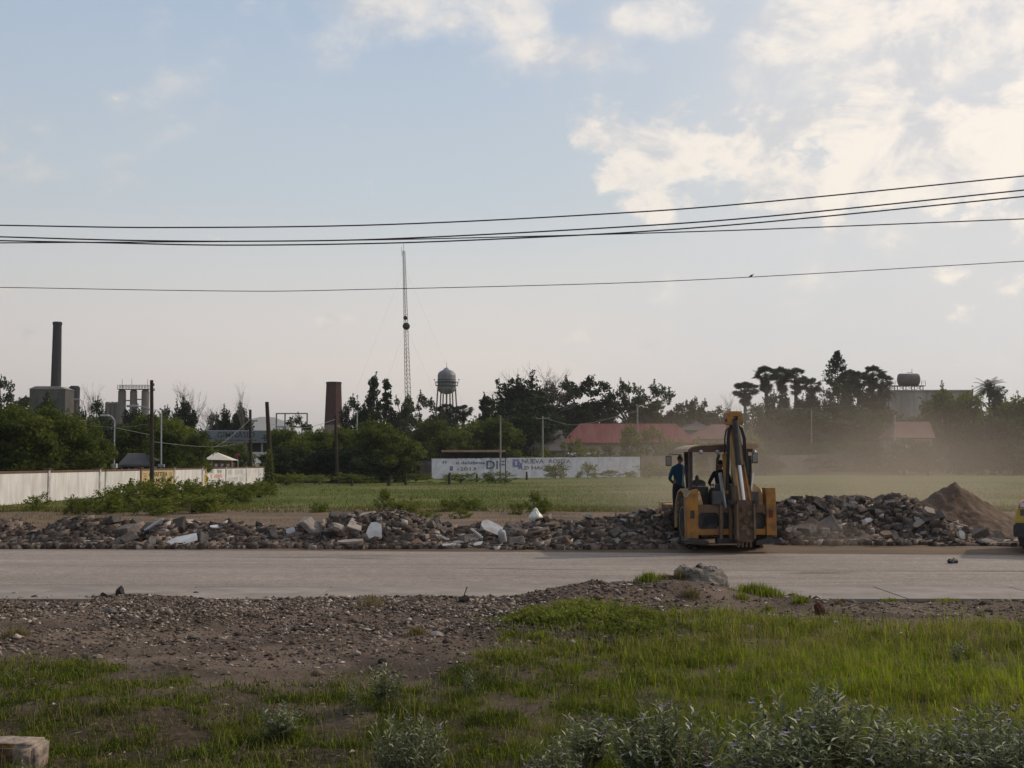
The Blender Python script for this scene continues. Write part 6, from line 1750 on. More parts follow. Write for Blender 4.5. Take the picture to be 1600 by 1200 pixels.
def shed():
    d = 178; a = at(690, 705, d); b = at(790, 702, d); L = b.x - a.x; z = a.z
    e = empty('open_shed', (a.x, d, 0), 0, 'long low open shed with a rusty roof edge behind the slogan wall', 'shed')
    mb = MB(); mb.box((L / 2, 2.5, z + .1), (L, 5, .1)); mb.build('roof', M['shingle'], e)
    mb = MB(); mb.box((L / 2, -.02, z + .02), (L, .08, .32)); mb.build('fascia', mat('rusty_fascia', (.30, .15, .09), (.38, .28, .2), 1.2, .8), e)
    for k in range(5): mb = MB(); mb.box((L * k / 4, .3, z / 2), (.14, .14, z)); mb.build('post', M['post_wood'], e)
    mb = MB(); mb.box((L / 2, 4.8, z / 2), (L, .15, z - .1)); mb.build('back_wall', mat('shed_dark', (.05, .045, .04), None, 1, .9), e)
shed()
def concrete_block_building():
    d = 300; x0, x1 = at(1380, 640, d).x, at(1519, 640, d).x; W = x1 - x0; z = at(1400, 611, d).z
    e = empty('concrete_building', (x0 + W / 2, d + 8, 0), 0, 'plain grey concrete building carrying the rooftop tank at right', 'building')
    m = mat('pale_grey_render', (.42, .39, .37), (.34, .32, .30), .3, .95, dirt=(.14, .13, .125), dscale=.2, damt=.6, stretch=(1, 1, .3))
    mb = MB(); mb.box((0, 0, z / 2), (W, 16, z)); mb.build('wall', m, e)
    mb = MB(); mb.box((0, 0, z + .1), (W + .6, 16.6, .35)); mb.build('cornice', m, e)
    for k in range(7): mb = MB(); mb.box((-W / 2 + W * (k + .5) / 7, -8.03, z - 3.4), (.35, .3, 6)); mb.build('pilaster', m, e)
    s = d / F; zt = at(1400, 602, d).z
    e = empty('rooftop_tank', (at(1426, 600, d).x, d + 3, z + .28), 0, 'horizontal brown cylindrical tank on a steel stand atop the concrete building', 'tank')
    h = zt - z - .28; L = 34 * s; m2 = mat('rusty_tank', (.12, .10, .095), (.085, .072, .068), .8, .8, dirt=(.17, .14, .12), dscale=.7, damt=.5)
    r = 9.6 * s; mb = MB(); mb.lathe([(.05, -L / 2), (r * .55, -L / 2 + .02), (r * .9, -L / 2 + .22), (r, -L / 2 + .6), (r, L / 2 - .6), (r * .9, L / 2 - .22), (r * .55, L / 2 - .02), (.05, L / 2)], (0, 0, h + r + .1), 28, rot=Matrix.Rotation(R(90), 3, 'Y')); mb.build('tank', m2, e)
    WW = 48 * s; mb = MB(); mb.box((0, 0, h), (WW, 2.6, .18)); mb.build('platform', M['dark_metal'], e)
    for k in range(4):
        for y in (-1.1, 1.1): x = -WW * .42 + WW * .84 * k / 3; mb = MB(); mb.box((x, y, h / 2), (.18, .18, h)); mb.build('leg', M['dark_metal'], e)
        if k < 3: x2 = x + WW * .28; mb = MB(); mb.tube([(x, -1.1, h), (x2, -1.1, 0)], .05, 5); mb.tube([(x2, -1.1, h), (x, -1.1, 0)], .05, 5); mb.build('brace', M['dark_metal'], e)
    for k in range(9):
        x = -WW / 2 + WW * k / 8
        if abs(x) > L / 2: mb = MB(); mb.box((x, -1.2, h + .65), (.07, .07, 1.2)); mb.build('railing_post', M['dark_metal'], e)
    for sx in (-1, 1):
        for hh in (.7, 1.2): mb = MB(); mb.box((sx * (WW / 2 + L / 2) / 2, -1.2, h + hh), (WW / 2 - L / 2, .06, .06)); mb.build('rail', M['dark_metal'], e)
    mb = MB(); mb.tube([(.9, 0, h + 2 * r), (.9, 0, h + 2 * r + 1.3)], .06, 5); mb.tube([(.9, 0, h + 2 * r + .4), (-.4, 0, h + 2 * r + .3)], .06, 5); mb.build('inlet_pipe', M['dark_metal'], e)
concrete_block_building()
# whitish heaps showing over the slogan wall
for px_, w, lb in ((890, 26, 'white sacks showing above the wall, left pile'), (922, 22, 'white sacks showing above the wall, middle pile'), (945, 22, 'white sacks showing above the wall, right pile')):
    d = 200; p = at(px_, 709, d); e = empty('sack_pile', (p.x, d, 0), 0, lb, 'sacks', 'white sacks behind the slogan wall')
    for k in range(7):
        me = rock_mesh('sack', 400 + k, M['white_board'], (.42, .4, .3), .15, 2, 1)
        link_mesh('sack', me, e, ((k - 3) * w / F * d / 7, (k % 2) * .5, p.z - .3 + (k % 3) * .12), (0, 0, k))
    mb = MB(); mb.box((0, .3, p.z / 2 - .3), (w / F * d, 1.2, p.z - .6)); mb.build('pallet', M['old_wood'], e)

# faint hills
def hills():
    n = 160; xs_ = np.linspace(-6000, 3000, n); d = 5200
    def H(x):
        p = 800 + F * x / d
        return 60 + 40 * fbm(x, x * 0, 500, 4, 88) + (.75 + .5 * fbm(x, x * 0, 60, 4, 89)) * (72 * np.exp(-((p - 436) / 34) ** 4) + 60 * np.exp(-((p - 500) / 26) ** 2) + 60 * np.exp(-((p - 390) / 40) ** 2)) + 70 * np.exp(-((p - 340) / 80) ** 2) + 70 * np.exp(-((p - 740) / 60) ** 2)
    ysn = np.array([-900, -400, 0, 400, 900.])
    prof = np.array([0, .55, 1, .55, 0])
    X, Yp = np.meshgrid(xs_, ysn); Z = H(X) * prof[:, None] + (prof[:, None] > 0) * fbm(X, Yp, 260, 3, 90) * 12 - 5
    v = np.stack([X.ravel(), (Yp + d).ravel(), Z.ravel()], 1)
    i = (np.arange(4)[:, None] * n + np.arange(n - 1)[None]).ravel()
    me = np_mesh('hills', v, 4, np.stack([i, i + 1, i + 1 + n, i + n], 1), mat('hill_scrub', (.10, .10, .07), (.14, .12, .09), .002, .95), smooth=True)
    tag(link_mesh('hills', me), kind='structure')
hills()
# ------------------------------------------------------------------ people (skinned skeletons, faceted into cloth and skin)
M['skin'] = mat('brown_skin', (.20, .115, .075), (.16, .09, .06), 5, .6)
M['hair'] = mat('black_hair', (.015, .013, .012), None, 30, .7)
M['blue_shirt'] = mat('blue_shirt', (.022, .065, .105), (.016, .05, .085), 5, .9, .004, 12)
M['dark_shirt'] = mat('dark_shirt', (.020, .022, .032), (.014, .016, .024), 5, .9, .004, 12)
M['trousers'] = mat('dark_trousers', (.03, .032, .04), (.02, .022, .028), 5, .9, .004, 12)
M['boot'] = mat('work_boot', (.05, .035, .025), None, 5, .8)
def person(J, E, name, label, loc, rz, shirt, sleeve=1.0, head_turn=0.0):
    """J: joint -> (x, y, z, radius); E: edges. Faces get shirt / trousers / skin by nearest bone"""
    e = empty(name, loc, rz, label, 'person')
    keys = list(J)
    # hands: palm and five fingers on each wrist
    E = list(E); hand = set()
    for s in ('l', 'r'):
        w = Vector(J['wrist_' + s][:3]); el = Vector(J['elbow_' + s][:3]); d = (w - el).normalized()
        side = d.cross(Vector((0, 0, 1))); side = side.normalized() if side.length > .1 else Vector((1, 0, 0)); nn = side.cross(d)
        pm = w + d * .075; J['palm_' + s] = (*pm, .030); E.append(('wrist_' + s, 'palm_' + s)); hand.add('palm_' + s)
        for k, L in enumerate((.068, .078, .073, .056)):
            b = pm + side * (.027 - .018 * k) + d * .022; k1 = b + d * L * .5 - nn * .012; k2 = k1 + d * L * .35 - nn * .028
            for nm, q, r_ in ((f'f{k}a', b, .0105), (f'f{k}b', k1, .0092), (f'f{k}c', k2, .008)): J[nm + s] = (*q, r_); hand.add(nm + s)
            E += [('palm_' + s, f'f{k}a' + s), (f'f{k}a' + s, f'f{k}b' + s), (f'f{k}b' + s, f'f{k}c' + s)]
        t1 = w + d * .035 + side * .034; t2 = t1 + d * .035 + side * .018; t3 = t2 + d * .026 - nn * .01
        for nm, q, r_ in (('ta', t1, .013), ('tb', t2, .011), ('tc', t3, .009)): J[nm + s] = (*q, r_); hand.add(nm + s)
        E += [('wrist_' + s, 'ta' + s), ('ta' + s, 'tb' + s), ('tb' + s, 'tc' + s)]
    # face: nose, chin and ears grow from the head joint
    keys = list(J); idx = {k: i for i, k in enumerate(keys)}
    me = bpy.data.meshes.new('skel'); me.from_pydata([J[k][:3] for k in keys], [(idx[a], idx[b]) for a, b in E], [])
    ob = bpy.data.objects.new('skel', me); col.objects.link(ob)
    ob.modifiers.new('s', 'SKIN'); sub = ob.modifiers.new('u', 'SUBSURF'); sub.levels = 2
    for i, k in enumerate(keys):
        me.skin_vertices[0].data[i].radius = (J[k][3], J[k][3] * (.72 if k in ('chest', 'belly', 'pelvis') else 1)); me.skin_vertices[0].data[i].use_root = (k == 'pelvis')
    bpy.context.view_layer.update()
    body = bpy.data.meshes.new_from_object(ob.evaluated_get(bpy.context.evaluated_depsgraph_get())); bpy.data.objects.remove(ob)
    body.name = 'body'; body.materials.clear()
    for q in (shirt, M['trousers'], M['skin'], M['boot']): body.materials.append(q)
    bones = []
    for a, b in E:
        if a in hand or b in hand or 'neck' in a or 'head' in b or (a.startswith('elbow') and sleeve < 1): c = 2
        elif a.startswith('hip') or a.startswith('knee') or b.startswith('hip'): c = 1
        elif a.startswith('ankle'): c = 3
        else: c = 0
        bones.append((Vector(J[a][:3]), Vector(J[b][:3]), c))
    for p in body.polygons:
        p.use_smooth = True; best = 9; bc = 0
        for a, b, c in bones:
            ab = b - a; t = max(0, min(1, (p.center - a).dot(ab) / max(ab.length_squared, 1e-9))); dd = (p.center - a - ab * t).length
            if dd < best: best = dd; bc = c
        p.material_index = bc
    link_mesh('body', body, e)
    # head with brow, nose, chin and ears; hair over the back and top
    hc = Vector(J['head'][:3]); Rz = Matrix.Rotation(head_turn, 3, 'Z')
    bm = bmesh.new(); bmesh.ops.create_uvsphere(bm, u_segments=20, v_segments=14, radius=1)
    for v in bm.verts:
        q = v.co.copy(); x, y, z = q.x * .078, q.y * .095, q.z * .118
        if z < 0: x *= 1 + z * 2.2; y = y * (1 + z * 1.2) + (.012 if y > 0 else 0) * (-z / .118)
        if y > .06 and abs(x) < .02 and -.035 < z < .03: y += .022 * (1 - abs(z + .01) / .05)
        if y > .05 and abs(x) < .05 and .015 < z < .035: y -= .007
        if abs(x) > .068 and abs(z) < .03 and abs(y) < .03: x *= 1.18
        v.co = hc + Rz @ Vector((x, y, z))
    hm = bpy.data.meshes.new('head'); bm.to_mesh(hm); bm.free(); hm.materials.append(M['skin'])
    for p in hm.polygons: p.use_smooth = True
    link_mesh('head', hm, e)
    bm = bmesh.new(); bmesh.ops.create_uvsphere(bm, u_segments=20, v_segments=12, radius=1)
    bmesh.ops.delete(bm, geom=[v for v in bm.verts if v.co.z < -.15 or (v.co.y > .35 and v.co.z < .45)], context='VERTS')
    for v in bm.verts: v.co = hc + Rz @ Vector((v.co.x * .086, v.co.y * .102 - .006, v.co.z * .125 + .006))
    hm = bpy.data.meshes.new('hair'); bm.to_mesh(hm); bm.free(); hm.materials.append(M['hair'])
    link_mesh('hair', hm, e)
    return e
BE = [('pelvis', 'belly'), ('belly', 'chest'), ('chest', 'neck'), ('neck', 'head'), ('chest', 'shoulder_l'), ('chest', 'shoulder_r'),
      ('shoulder_l', 'elbow_l'), ('elbow_l', 'wrist_l'), ('shoulder_r', 'elbow_r'), ('elbow_r', 'wrist_r'), ('pelvis', 'hip_l'), ('pelvis', 'hip_r'),
      ('hip_l', 'knee_l'), ('knee_l', 'ankle_l'), ('ankle_l', 'toe_l'), ('hip_r', 'knee_r'), ('knee_r', 'ankle_r'), ('ankle_r', 'toe_r')]

# ------------------------------------------------------------------ the backhoe loader, seen from behind
M['digger'] = mat('worn_orange_yellow_paint', (.40, .180, .024), (.31, .135, .020), 3, .55, .002, 20, dirt=(.10, .065, .04), dscale=2.6, damt=.8, spec=.4)
M['digger_dusty_lit'] = mat('dusty_lit_yellow_paint', (.58, .38, .17), (.46, .29, .13), 3, .7, .002, 20, dirt=(.28, .21, .155), dscale=2.2, damt=.6)  # dusty yellow, raised to hold sunlight on fenders, boom plate and bucket edge
M['mudded'] = mat('mud_caked_steel', (.125, .075, .048), (.07, .05, .038), 6, .95, .02, 14, dirt=(.19, .14, .105), dscale=4, damt=.7)
M['frame'] = mat('dirty_brown_steel', (.165, .105, .065), (.115, .078, .052), 3, .85, .006, 18, dirt=(.20, .155, .12), dscale=3, damt=.6)
M['rubber'] = mat('tyre_rubber', (.030, .028, .027), (.022, .021, .02), 5, .9, .004, 20, dirt=(.11, .09, .075), dscale=3, damt=.7)
M['rubber_dusty'] = mat('dusty_tyre', (.11, .095, .082), (.075, .066, .058), 5, .95, .006, 20, dirt=(.045, .04, .036), dscale=3, damt=.6)
M['black_steel'] = mat('black_cab_steel', (.022, .022, .026), (.016, .016, .019), 4, .45, dirt=(.085, .07, .06), dscale=3, damt=.5)
M['chrome'] = mat('chrome_rod', (.62, .64, .68), (.55, .57, .60), 2, .28, metal=.85)
M['hose'] = mat('hydraulic_hose', (.018, .018, .022), None, 3, .5)
M['roof_paint'] = mat('cab_roof_paint', (.50, .34, .20), (.38, .26, .16), 2, .6, dirt=(.2, .15, .12), dscale=2, damt=.5)
M['brown_roof'] = mat('dark_cab_brown', (.10, .05, .038), (.07, .04, .03), 3, .7)
M['grey_box'] = mat('grey_plastic_box', (.075, .078, .088), (.05, .052, .06), 3, .6)
M['glass'] = bpy.data.materials.new('cab_glass'); M['glass'].use_nodes = True
def _glass():
    nt = M['glass'].node_tree; nt.nodes.clear(); t = nt.nodes.new('ShaderNodeBsdfTransparent'); t.inputs[0].default_value = (.86, .86, .85, 1)
    g = nt.nodes.new('ShaderNodeBsdfGlossy'); g.inputs['Roughness'].default_value = .08; mx = nt.nodes.new('ShaderNodeMixShader'); mx.inputs[0].default_value = .06
    o = nt.nodes.new('ShaderNodeOutputMaterial'); nt.links.new(t.outputs[0], mx.inputs[1]); nt.links.new(g.outputs[0], mx.inputs[2]); nt.links.new(mx.outputs[0], o.inputs[0])
_glass()
M['lens_red'] = mat('red_lens', (.13, .015, .01), None, 3, .3)
M['mirror'] = mat('mirror_face', (.22, .21, .20), None, 2, .2, metal=.8)

BY = 31.75
bo = at(1141, 862, BY)
dig = empty('backhoe_loader', (bo.x, BY, .02), R(3.0), 'dusty orange-yellow backhoe loader seen from behind, its digging arm folded upright', 'backhoe loader')
def D_(name, mb, m, parent=None, **kw): return mb.build(name, m, parent or dig, **kw)
def wheel(x, y, r, w, m, lugs=22, name='wheel'):
    we = empty(name, (x, y, r)); we.parent = dig
    mb = MB(); h = w / 2; rot = Matrix.Rotation(R(90), 3, 'Y')
    mb.lathe([(r * .56, -h * .9), (r * .70, -h), (r * .90, -h * .98), (r * .965, -h * .75), (r * .975, 0), (r * .965, h * .75), (r * .90, h * .98), (r * .70, h), (r * .56, h * .9)], n=40, rot=rot)
    for k in range(lugs):
        for s in (-1, 1):
            a = 2 * math.pi * (k + (.5 if s > 0 else 0)) / lugs
            c = Vector((s * h * .5, math.cos(a) * r * .985, math.sin(a) * r * .985))
            d = Vector((s * .75, -math.sin(a) * .6, math.cos(a) * .6)).normalized()
            mb.bar(c - d * h * .52, c + d * h * .52, .055, .06, up=(0, math.cos(a), math.sin(a)))
    mb.build('tyre', m, we)
    mb = MB(); mb.lathe([(.03, -h * .3), (r * .2, -h * .35), (r * .25, -h * .55), (r * .5, -h * .6), (r * .57, -h * .92), (r * .6, -h * .92), (r * .6, h * .92), (r * .57, h * .92), (r * .5, h * .6), (r * .25, h * .55), (r * .2, h * .35), (.03, h * .3)], n=32, rot=rot)
    mb.build('rim', M['digger_dusty_lit'], we)
for s in (-1, 1):
    wheel(s * .86, 1.05, .72, .40, M['rubber'])
    wheel(s * .80, 3.25, .50, .30, M['rubber_dusty'], 18)
# rear frame: two uprights, two beams with chamfered openings, a middle carriage
def upright(s):
    mb = MB(); x0, x1 = (s * .84, s * 1.14) if s < 0 else (.95, 1.19)
    x0, x1 = min(x0, x1), max(x0, x1)
    if s < 0: mb.prism([(x0 + .02, .26), (x1, .26), (x1, 1.63), (x0 + .12, 1.58), (x0, 1.42)], 'y', -.06, .34)
    else: mb.prism([(x0, .44), (x1 + .03, .44), (x1 + .01, 1.30), (x1, 1.66), (x0 - .02, 1.66), (x0, 1.3)], 'y', -.06, .30)
    D_('stabiliser_housing', mb, M['digger'])
    mb = MB(); mb.box(((x0 + x1) / 2, -.068, .98 if s < 0 else 1.0), (.10, .03, .20), bev=.01); D_('tail_light', mb, M['black_steel'] if s < 0 else M['lens_red'])
    mb = MB(); mb.box((s * 1.0, .05, .40), (.12, .14, .22)); D_('stabiliser_leg', mb, M['black_steel'])
    mb = MB(); mb.prism([(s * .62, .20), (s * 1.24, .24), (s * 1.26, .32), (s * 1.0, .38), (s * .62, .30)], 'y', -.28, .16); D_('stabiliser_foot', mb, M['black_steel'])
upright(-1); upright(1)
def frame():
    y0, y1 = .0, .16
    mb = MB()
    mb.box((.06, .08, 1.12), (1.80, .16, .20)); D_('upper_beam', mb, M['frame'])
    mb = MB(); mb.box((.06, .08, .52), (1.80, .16, .15)); D_('lower_beam', mb, M['digger'])
    mb = MB()
    for x0, x1 in ((-.84, -.27), (.46, .955)):
        for (cx, cz, sx, sz_) in ((x0, 1.02, 1, -1), (x1, 1.02, -1, -1), (x0, .595, 1, 1), (x1, .595, -1, 1)):
            mb.prism([(cx, cz), (cx + sx * .09, cz), (cx, cz + sz_ * .09)], 'y', y0 + .003, y1 - .003)
    D_('gusset', mb, M['frame'])
    mb = MB(); mb.box((.055, .115, .805), (1.78, .03, .44)); D_('opening_shade_plate', mb, M['black_steel'])  # added black plate, stands in for the shade inside the frame openings
    mb = MB()
    for k in range(5): mb.tube([(-.66, .06, .68 + .05 * k), (-.46, .05, .76 + .045 * k), (-.27, .04, .79 + .04 * k)], .02, 6)
    D_('hose', mb, M['hose'])
    for x in (-.245, .00): 
        mb = MB(); mb.prism([(x - .035, .34), (x + .035, .34), (x + .03, .55), (x + .055, .8), (x + .03, 1.2), (x - .035, 1.22)], 'y', -.10, .02); D_('carriage_plate', mb, M['frame'])
    mb = MB(); mb.box((.10, .06, .30), (.9, .3, .14)); D_('drawbar', mb, M['black_steel'])
frame()
# folded arm: boom, dipper, bucket
def arm():
    # dipper and bucket, caked in mud, hanging in front of the frame
    mb = MB()
    mb.prism([(.08, .30), (.48, .30), (.50, .62), (.46, .95), (.52, 1.12), (.43, 1.34), (.10, 1.36), (.05, 1.1), (.08, .8), (.04, .6)], 'y', -.52, -.16, 0)
    for q in range(9): mb.box((.08 + .05 * q, -.50 - .02 * (q % 2), .42 + .10 * ((q * 5) % 8)), (.11, .12, .13), Matrix.Rotation(q * .5, 3, 'Y'), bev=.02)
    D_('digging_bucket', mb, M['mudded'])
    mb = MB()
    for k in range(4): mb.box((.12 + .105 * k, -.40, .24), (.06, .10, .16), Matrix.Rotation(.25, 3, 'X'), bev=.015)
    D_('bucket_tooth', mb, M['mudded'])
    mb = MB()
    for x in (.065, .50): mb.prism([(x - .025, .38), (x + .025, .38), (x + .03, .8), (x + .012, 1.26), (x - .025, 1.26)], 'y', -.62, -.5)
    D_('bucket_link', mb, M['frame'])
    # boom: two side plates with a channel between, the left one coloured as lit
    B0, B1 = Vector((.30, -.30, 1.30)), Vector((.105, .12, 3.28))
    d = (B1 - B0).normalized(); sd = Vector((1, 0, 0)); up = sd.cross(d).normalized()
    for o, w, m in ((-.125, .045, M['digger_dusty_lit']), (.13, .045, M['digger'])):
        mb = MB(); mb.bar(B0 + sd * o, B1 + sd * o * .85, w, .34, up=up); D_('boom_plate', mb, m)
    mb = MB(); mb.bar(B0 + up * .09, B1 + up * .09, .22, .05, up=up); mb.bar(B0 - sd * .09 - up * .05, B1 - sd * .08 - up * .05, .035, .2, up=up); D_('boom_web', mb, M['digger'])
    # head at the top of the boom
    mb = MB(); mb.prism([(-.05, 3.32), (-.06, 3.62), (-.02, 3.65), (.25, 3.65), (.30, 3.60), (.31, 3.40), (.26, 3.30), (.20, 3.34), (.20, 3.52), (.05, 3.52), (.05, 3.28)], 'y', -.18, .32); D_('boom_head', mb, M['digger'])
    mb = MB(); mb.tube([(-.10, .02, 3.42), (.36, .02, 3.42)], .045, 10); mb.box((.31, -.05, 3.37), (.08, .12, .14), bev=.02); D_('boom_pin', mb, M['frame'])
    # cylinder: dark barrel above, bright rod below
    a, b, c = Vector((.12, -.22, 3.40)), Vector((.175, -.36, 2.28)), Vector((.255, -.48, 1.36))
    mb = MB(); mb.tube([a, b], [.075, .085], 14); mb.tube([b - (b - a).normalized() * .05, b + (b - a).normalized() * .03], .095, 14); D_('cylinder_barrel', mb, M['black_steel'])
    mb = MB(); mb.tube([b, c], .045, 14); D_('cylinder_rod', mb, M['chrome'])
    for s, x in ((-1, -.02), (1, .30)):
        for k in range(3):
            o = .03 * k * s; mb = MB()
            mb.tube([(x + .06 * s + o, -.20, 1.6), (x + .04 * s + o, -.24, 2.3), (x + .02 * s + o, -.22, 2.95), (x - .03 * s + o, -.15, 3.2), (x - .08 * s, -.1, 3.30)], .016, 6); D_('hose', mb, M['hose'])
    for s, x in ((-1, -.14), (1, .36)):
        mb = MB(); mb.tube([(x, -.1, 2.55), (x + .01 * s, -.18, 2.95), (x - .03 * s, -.15, 3.15), (x - .10 * s, -.1, 3.20)], .022, 6); D_('hose', mb, M['hose'])
    # swing post and kingpost castings
    mb = MB(); mb.prism([(.06, 1.18), (.50, 1.18), (.53, 1.4), (.47, 1.72), (.41, 1.74), (.40, 1.40), (.16, 1.38), (.12, 1.72), (.06, 1.72), (.03, 1.4)], 'y', -.34, -.06); D_('swing_post', mb, M['frame'])
    mb = MB()
    for x in (-.02, .12, .46, .58): mb.tube([(x, -.40, 1.30), (x, -.02, 1.30)], .05, 10)
    mb.tube([(-.06, -.2, 1.22), (.64, -.2, 1.22)], .055, 10); D_('pivot_pin', mb, M['black_steel'])
    # control levers and stabiliser cylinders
    for x, x2 in ((-.20, -.12), (.66, .50)):
        mb = MB(); mb.bar((x2, .0, 1.12), (x, .2, 2.05), .05, .09); D_('guard_bar', mb, M['grey_metal'])
    for x in (-.34, .63): mb = MB(); mb.box((x, -.02, 1.40), (.24, .16, .34), bev=.02); D_('control_box', mb, M['grey_box'])
    # rear arm of the dipper standing behind
    mb = MB(); mb.bar((-.02, .30, 1.5), (-.045, .34, 2.55), .07, .2); D_('dipper_plate', mb, mat('bright_yellow_paint', (.42, .22, .02), (.36, .18, .02), 3, .5, dirt=(.2, .13, .07), dscale=3, damt=.5))
    mb = MB(); mb.tube([(.52, .1, 1.3), (.46, .2, 2.2), (.47, .2, 2.6)], .03, 6); mb.tube([(.56, .1, 1.6), (.60, .12, 2.4)], .03, 6); D_('hose', mb, M['hose'])
arm()
# cab: posts, roof, glass, floor, seat, console
def cab():
    yb, yf = .42, 2.05; zb, zt = 1.12, 2.68
    for x, y, x2 in ((-.94, yb, -.94), (.50, yb, .46), (-.66, yf, -.66 - .08), (.60, yf, .58)):
        mb = MB(); mb.bar((x, y, zb), (x2, y, zt + .02), .10, .09, up=(0, 1, 0)); D_('cab_post', mb, M['black_steel'])
    mb = MB(); mb.bar((-.97, yb - .03, zb + .5), (-.97, yb - .03, zt), .035, .05, up=(0, 1, 0)); D_('door_edge', mb, M['brown_roof'])
    # roof shell with a rounded left shoulder
    prof = [(-1.05, 2.60), (-1.03, 2.68), (-.93, 2.745), (-.70, 2.785), (0, 2.815), (.55, 2.80), (.68, 2.77), (.70, 2.70), (.66, 2.62)]
    mb = MB(); mb.prism([(-1.05, 2.60)] + prof[1:] , 'y', yb - .22, yf + .2); D_('cab_roof', mb, M['roof_paint'])
    mb = MB(); mb.prism([(-1.04, 2.59), (-1.03, 2.655), (-.93, 2.715), (-.70, 2.755), (0, 2.785), (.55, 2.77), (.67, 2.74), (.67, 2.59)], 'y', yb - .245, yb - .222); D_('roof_shade_face', mb, M['brown_roof'])  # dark sheet: shade of the rear roof face put into its colour
    mb = MB(); mb.prism([(.42, 2.74), (.46, 2.82), (.80, 2.80), (.84, 2.73), (.74, 2.68), (.50, 2.68)], 'y', yb - .3, yb + .2); D_('lamp_hood', mb, M['roof_paint'])
    for x in (-.72, -.28, .70): mb = MB(); mb.lathe([(.01, 0), (.05, .01), (.06, .06), (.03, .1)], (x, yb - .24, 2.60), 12, rot=Matrix.Rotation(R(100), 3, 'X')); D_('work_lamp', mb, M['grey_metal'])
    # right-hand post carries the loader valve and steps
    mb = MB(); mb.bar((.55, yb, 1.2), (.52, yb, 2.72), .13, .14, up=(0, 1, 0)); D_('right_pillar', mb, M['black_steel'])
    mb = MB(); mb.bar((.68, yb + .3, 1.9), (.66, yb + .3, 2.5), .16, .2, up=(0, 1, 0)); D_('air_cleaner', mb, M['black_steel'])
    for k in range(4): mb = MB(); mb.tube([(.38, yb, 1.75 + .22 * k), (.50, yb, 1.80 + .22 * k)], .02, 6); D_('bracket', mb, M['frame'])
    mb = MB(); mb.quad([(-.88, yf + .02, 1.35), (.58, yf + .02, 1.35), (.58, yf + .05, 2.64), (-.78, yf + .05, 2.64)]); D_('windscreen', mb, M['glass'])
    mb = MB(); mb.box((-.17, 1.2, 1.05), (1.62, 1.75, .14)); D_('cab_floor', mb, M['black_steel'])
    mb = MB(); mb.box((-.2, 2.0, 1.25), (1.5, .12, .34)); mb.box((-.55, 1.9, 1.50), (.34, .2, .30), bev=.03); D_('dashboard', mb, M['black_steel'])
    mb = MB(); mb.tube([(-.48, 1.85, 1.3), (-.46, 1.65, 1.72)], .03, 8)
    mb.lathe([(.17, -.012), (.19, -.015), (.195, .0), (.19, .015), (.17, .012)], (-.46, 1.64, 1.74), 24, rot=Matrix.Rotation(R(35), 3, 'X')); D_('steering_wheel', mb, M['black_steel'])
    mb = MB(); mb.box((-.60, 1.1, 1.40), (.46, .62, .56), bev=.05); D_('side_console', mb, M['black_steel'])
    mb = MB(); mb.box((.04, 1.18, 1.28), (.52, .50, .30), bev=.05); mb.box((.04, .92, 1.50), (.46, .12, .5), bev=.05); D_('seat', mb, M['grey_box'])
    for x in (-.30, -.36): mb = MB(); mb.tube([(x, .55, 1.2), (x - .02, .5, 1.72)], .014, 6); mb.lathe([(.001, 0), (.03, .02), (.03, .05), (.001, .07)], (x - .02, .5, 1.70), 8); D_('lever', mb, M['black_steel'])
    mb = MB(); mb.lathe([(.005, 0), (.05, .0), (.055, .06), (.03, .12), (.001, .12)], (-.74, .55, 1.86), 10); mb.tube([(-.76, .55, 1.5), (-.74, .55, 1.9)], .02, 6); D_('beacon_stalk', mb, M['black_steel'])
cab()
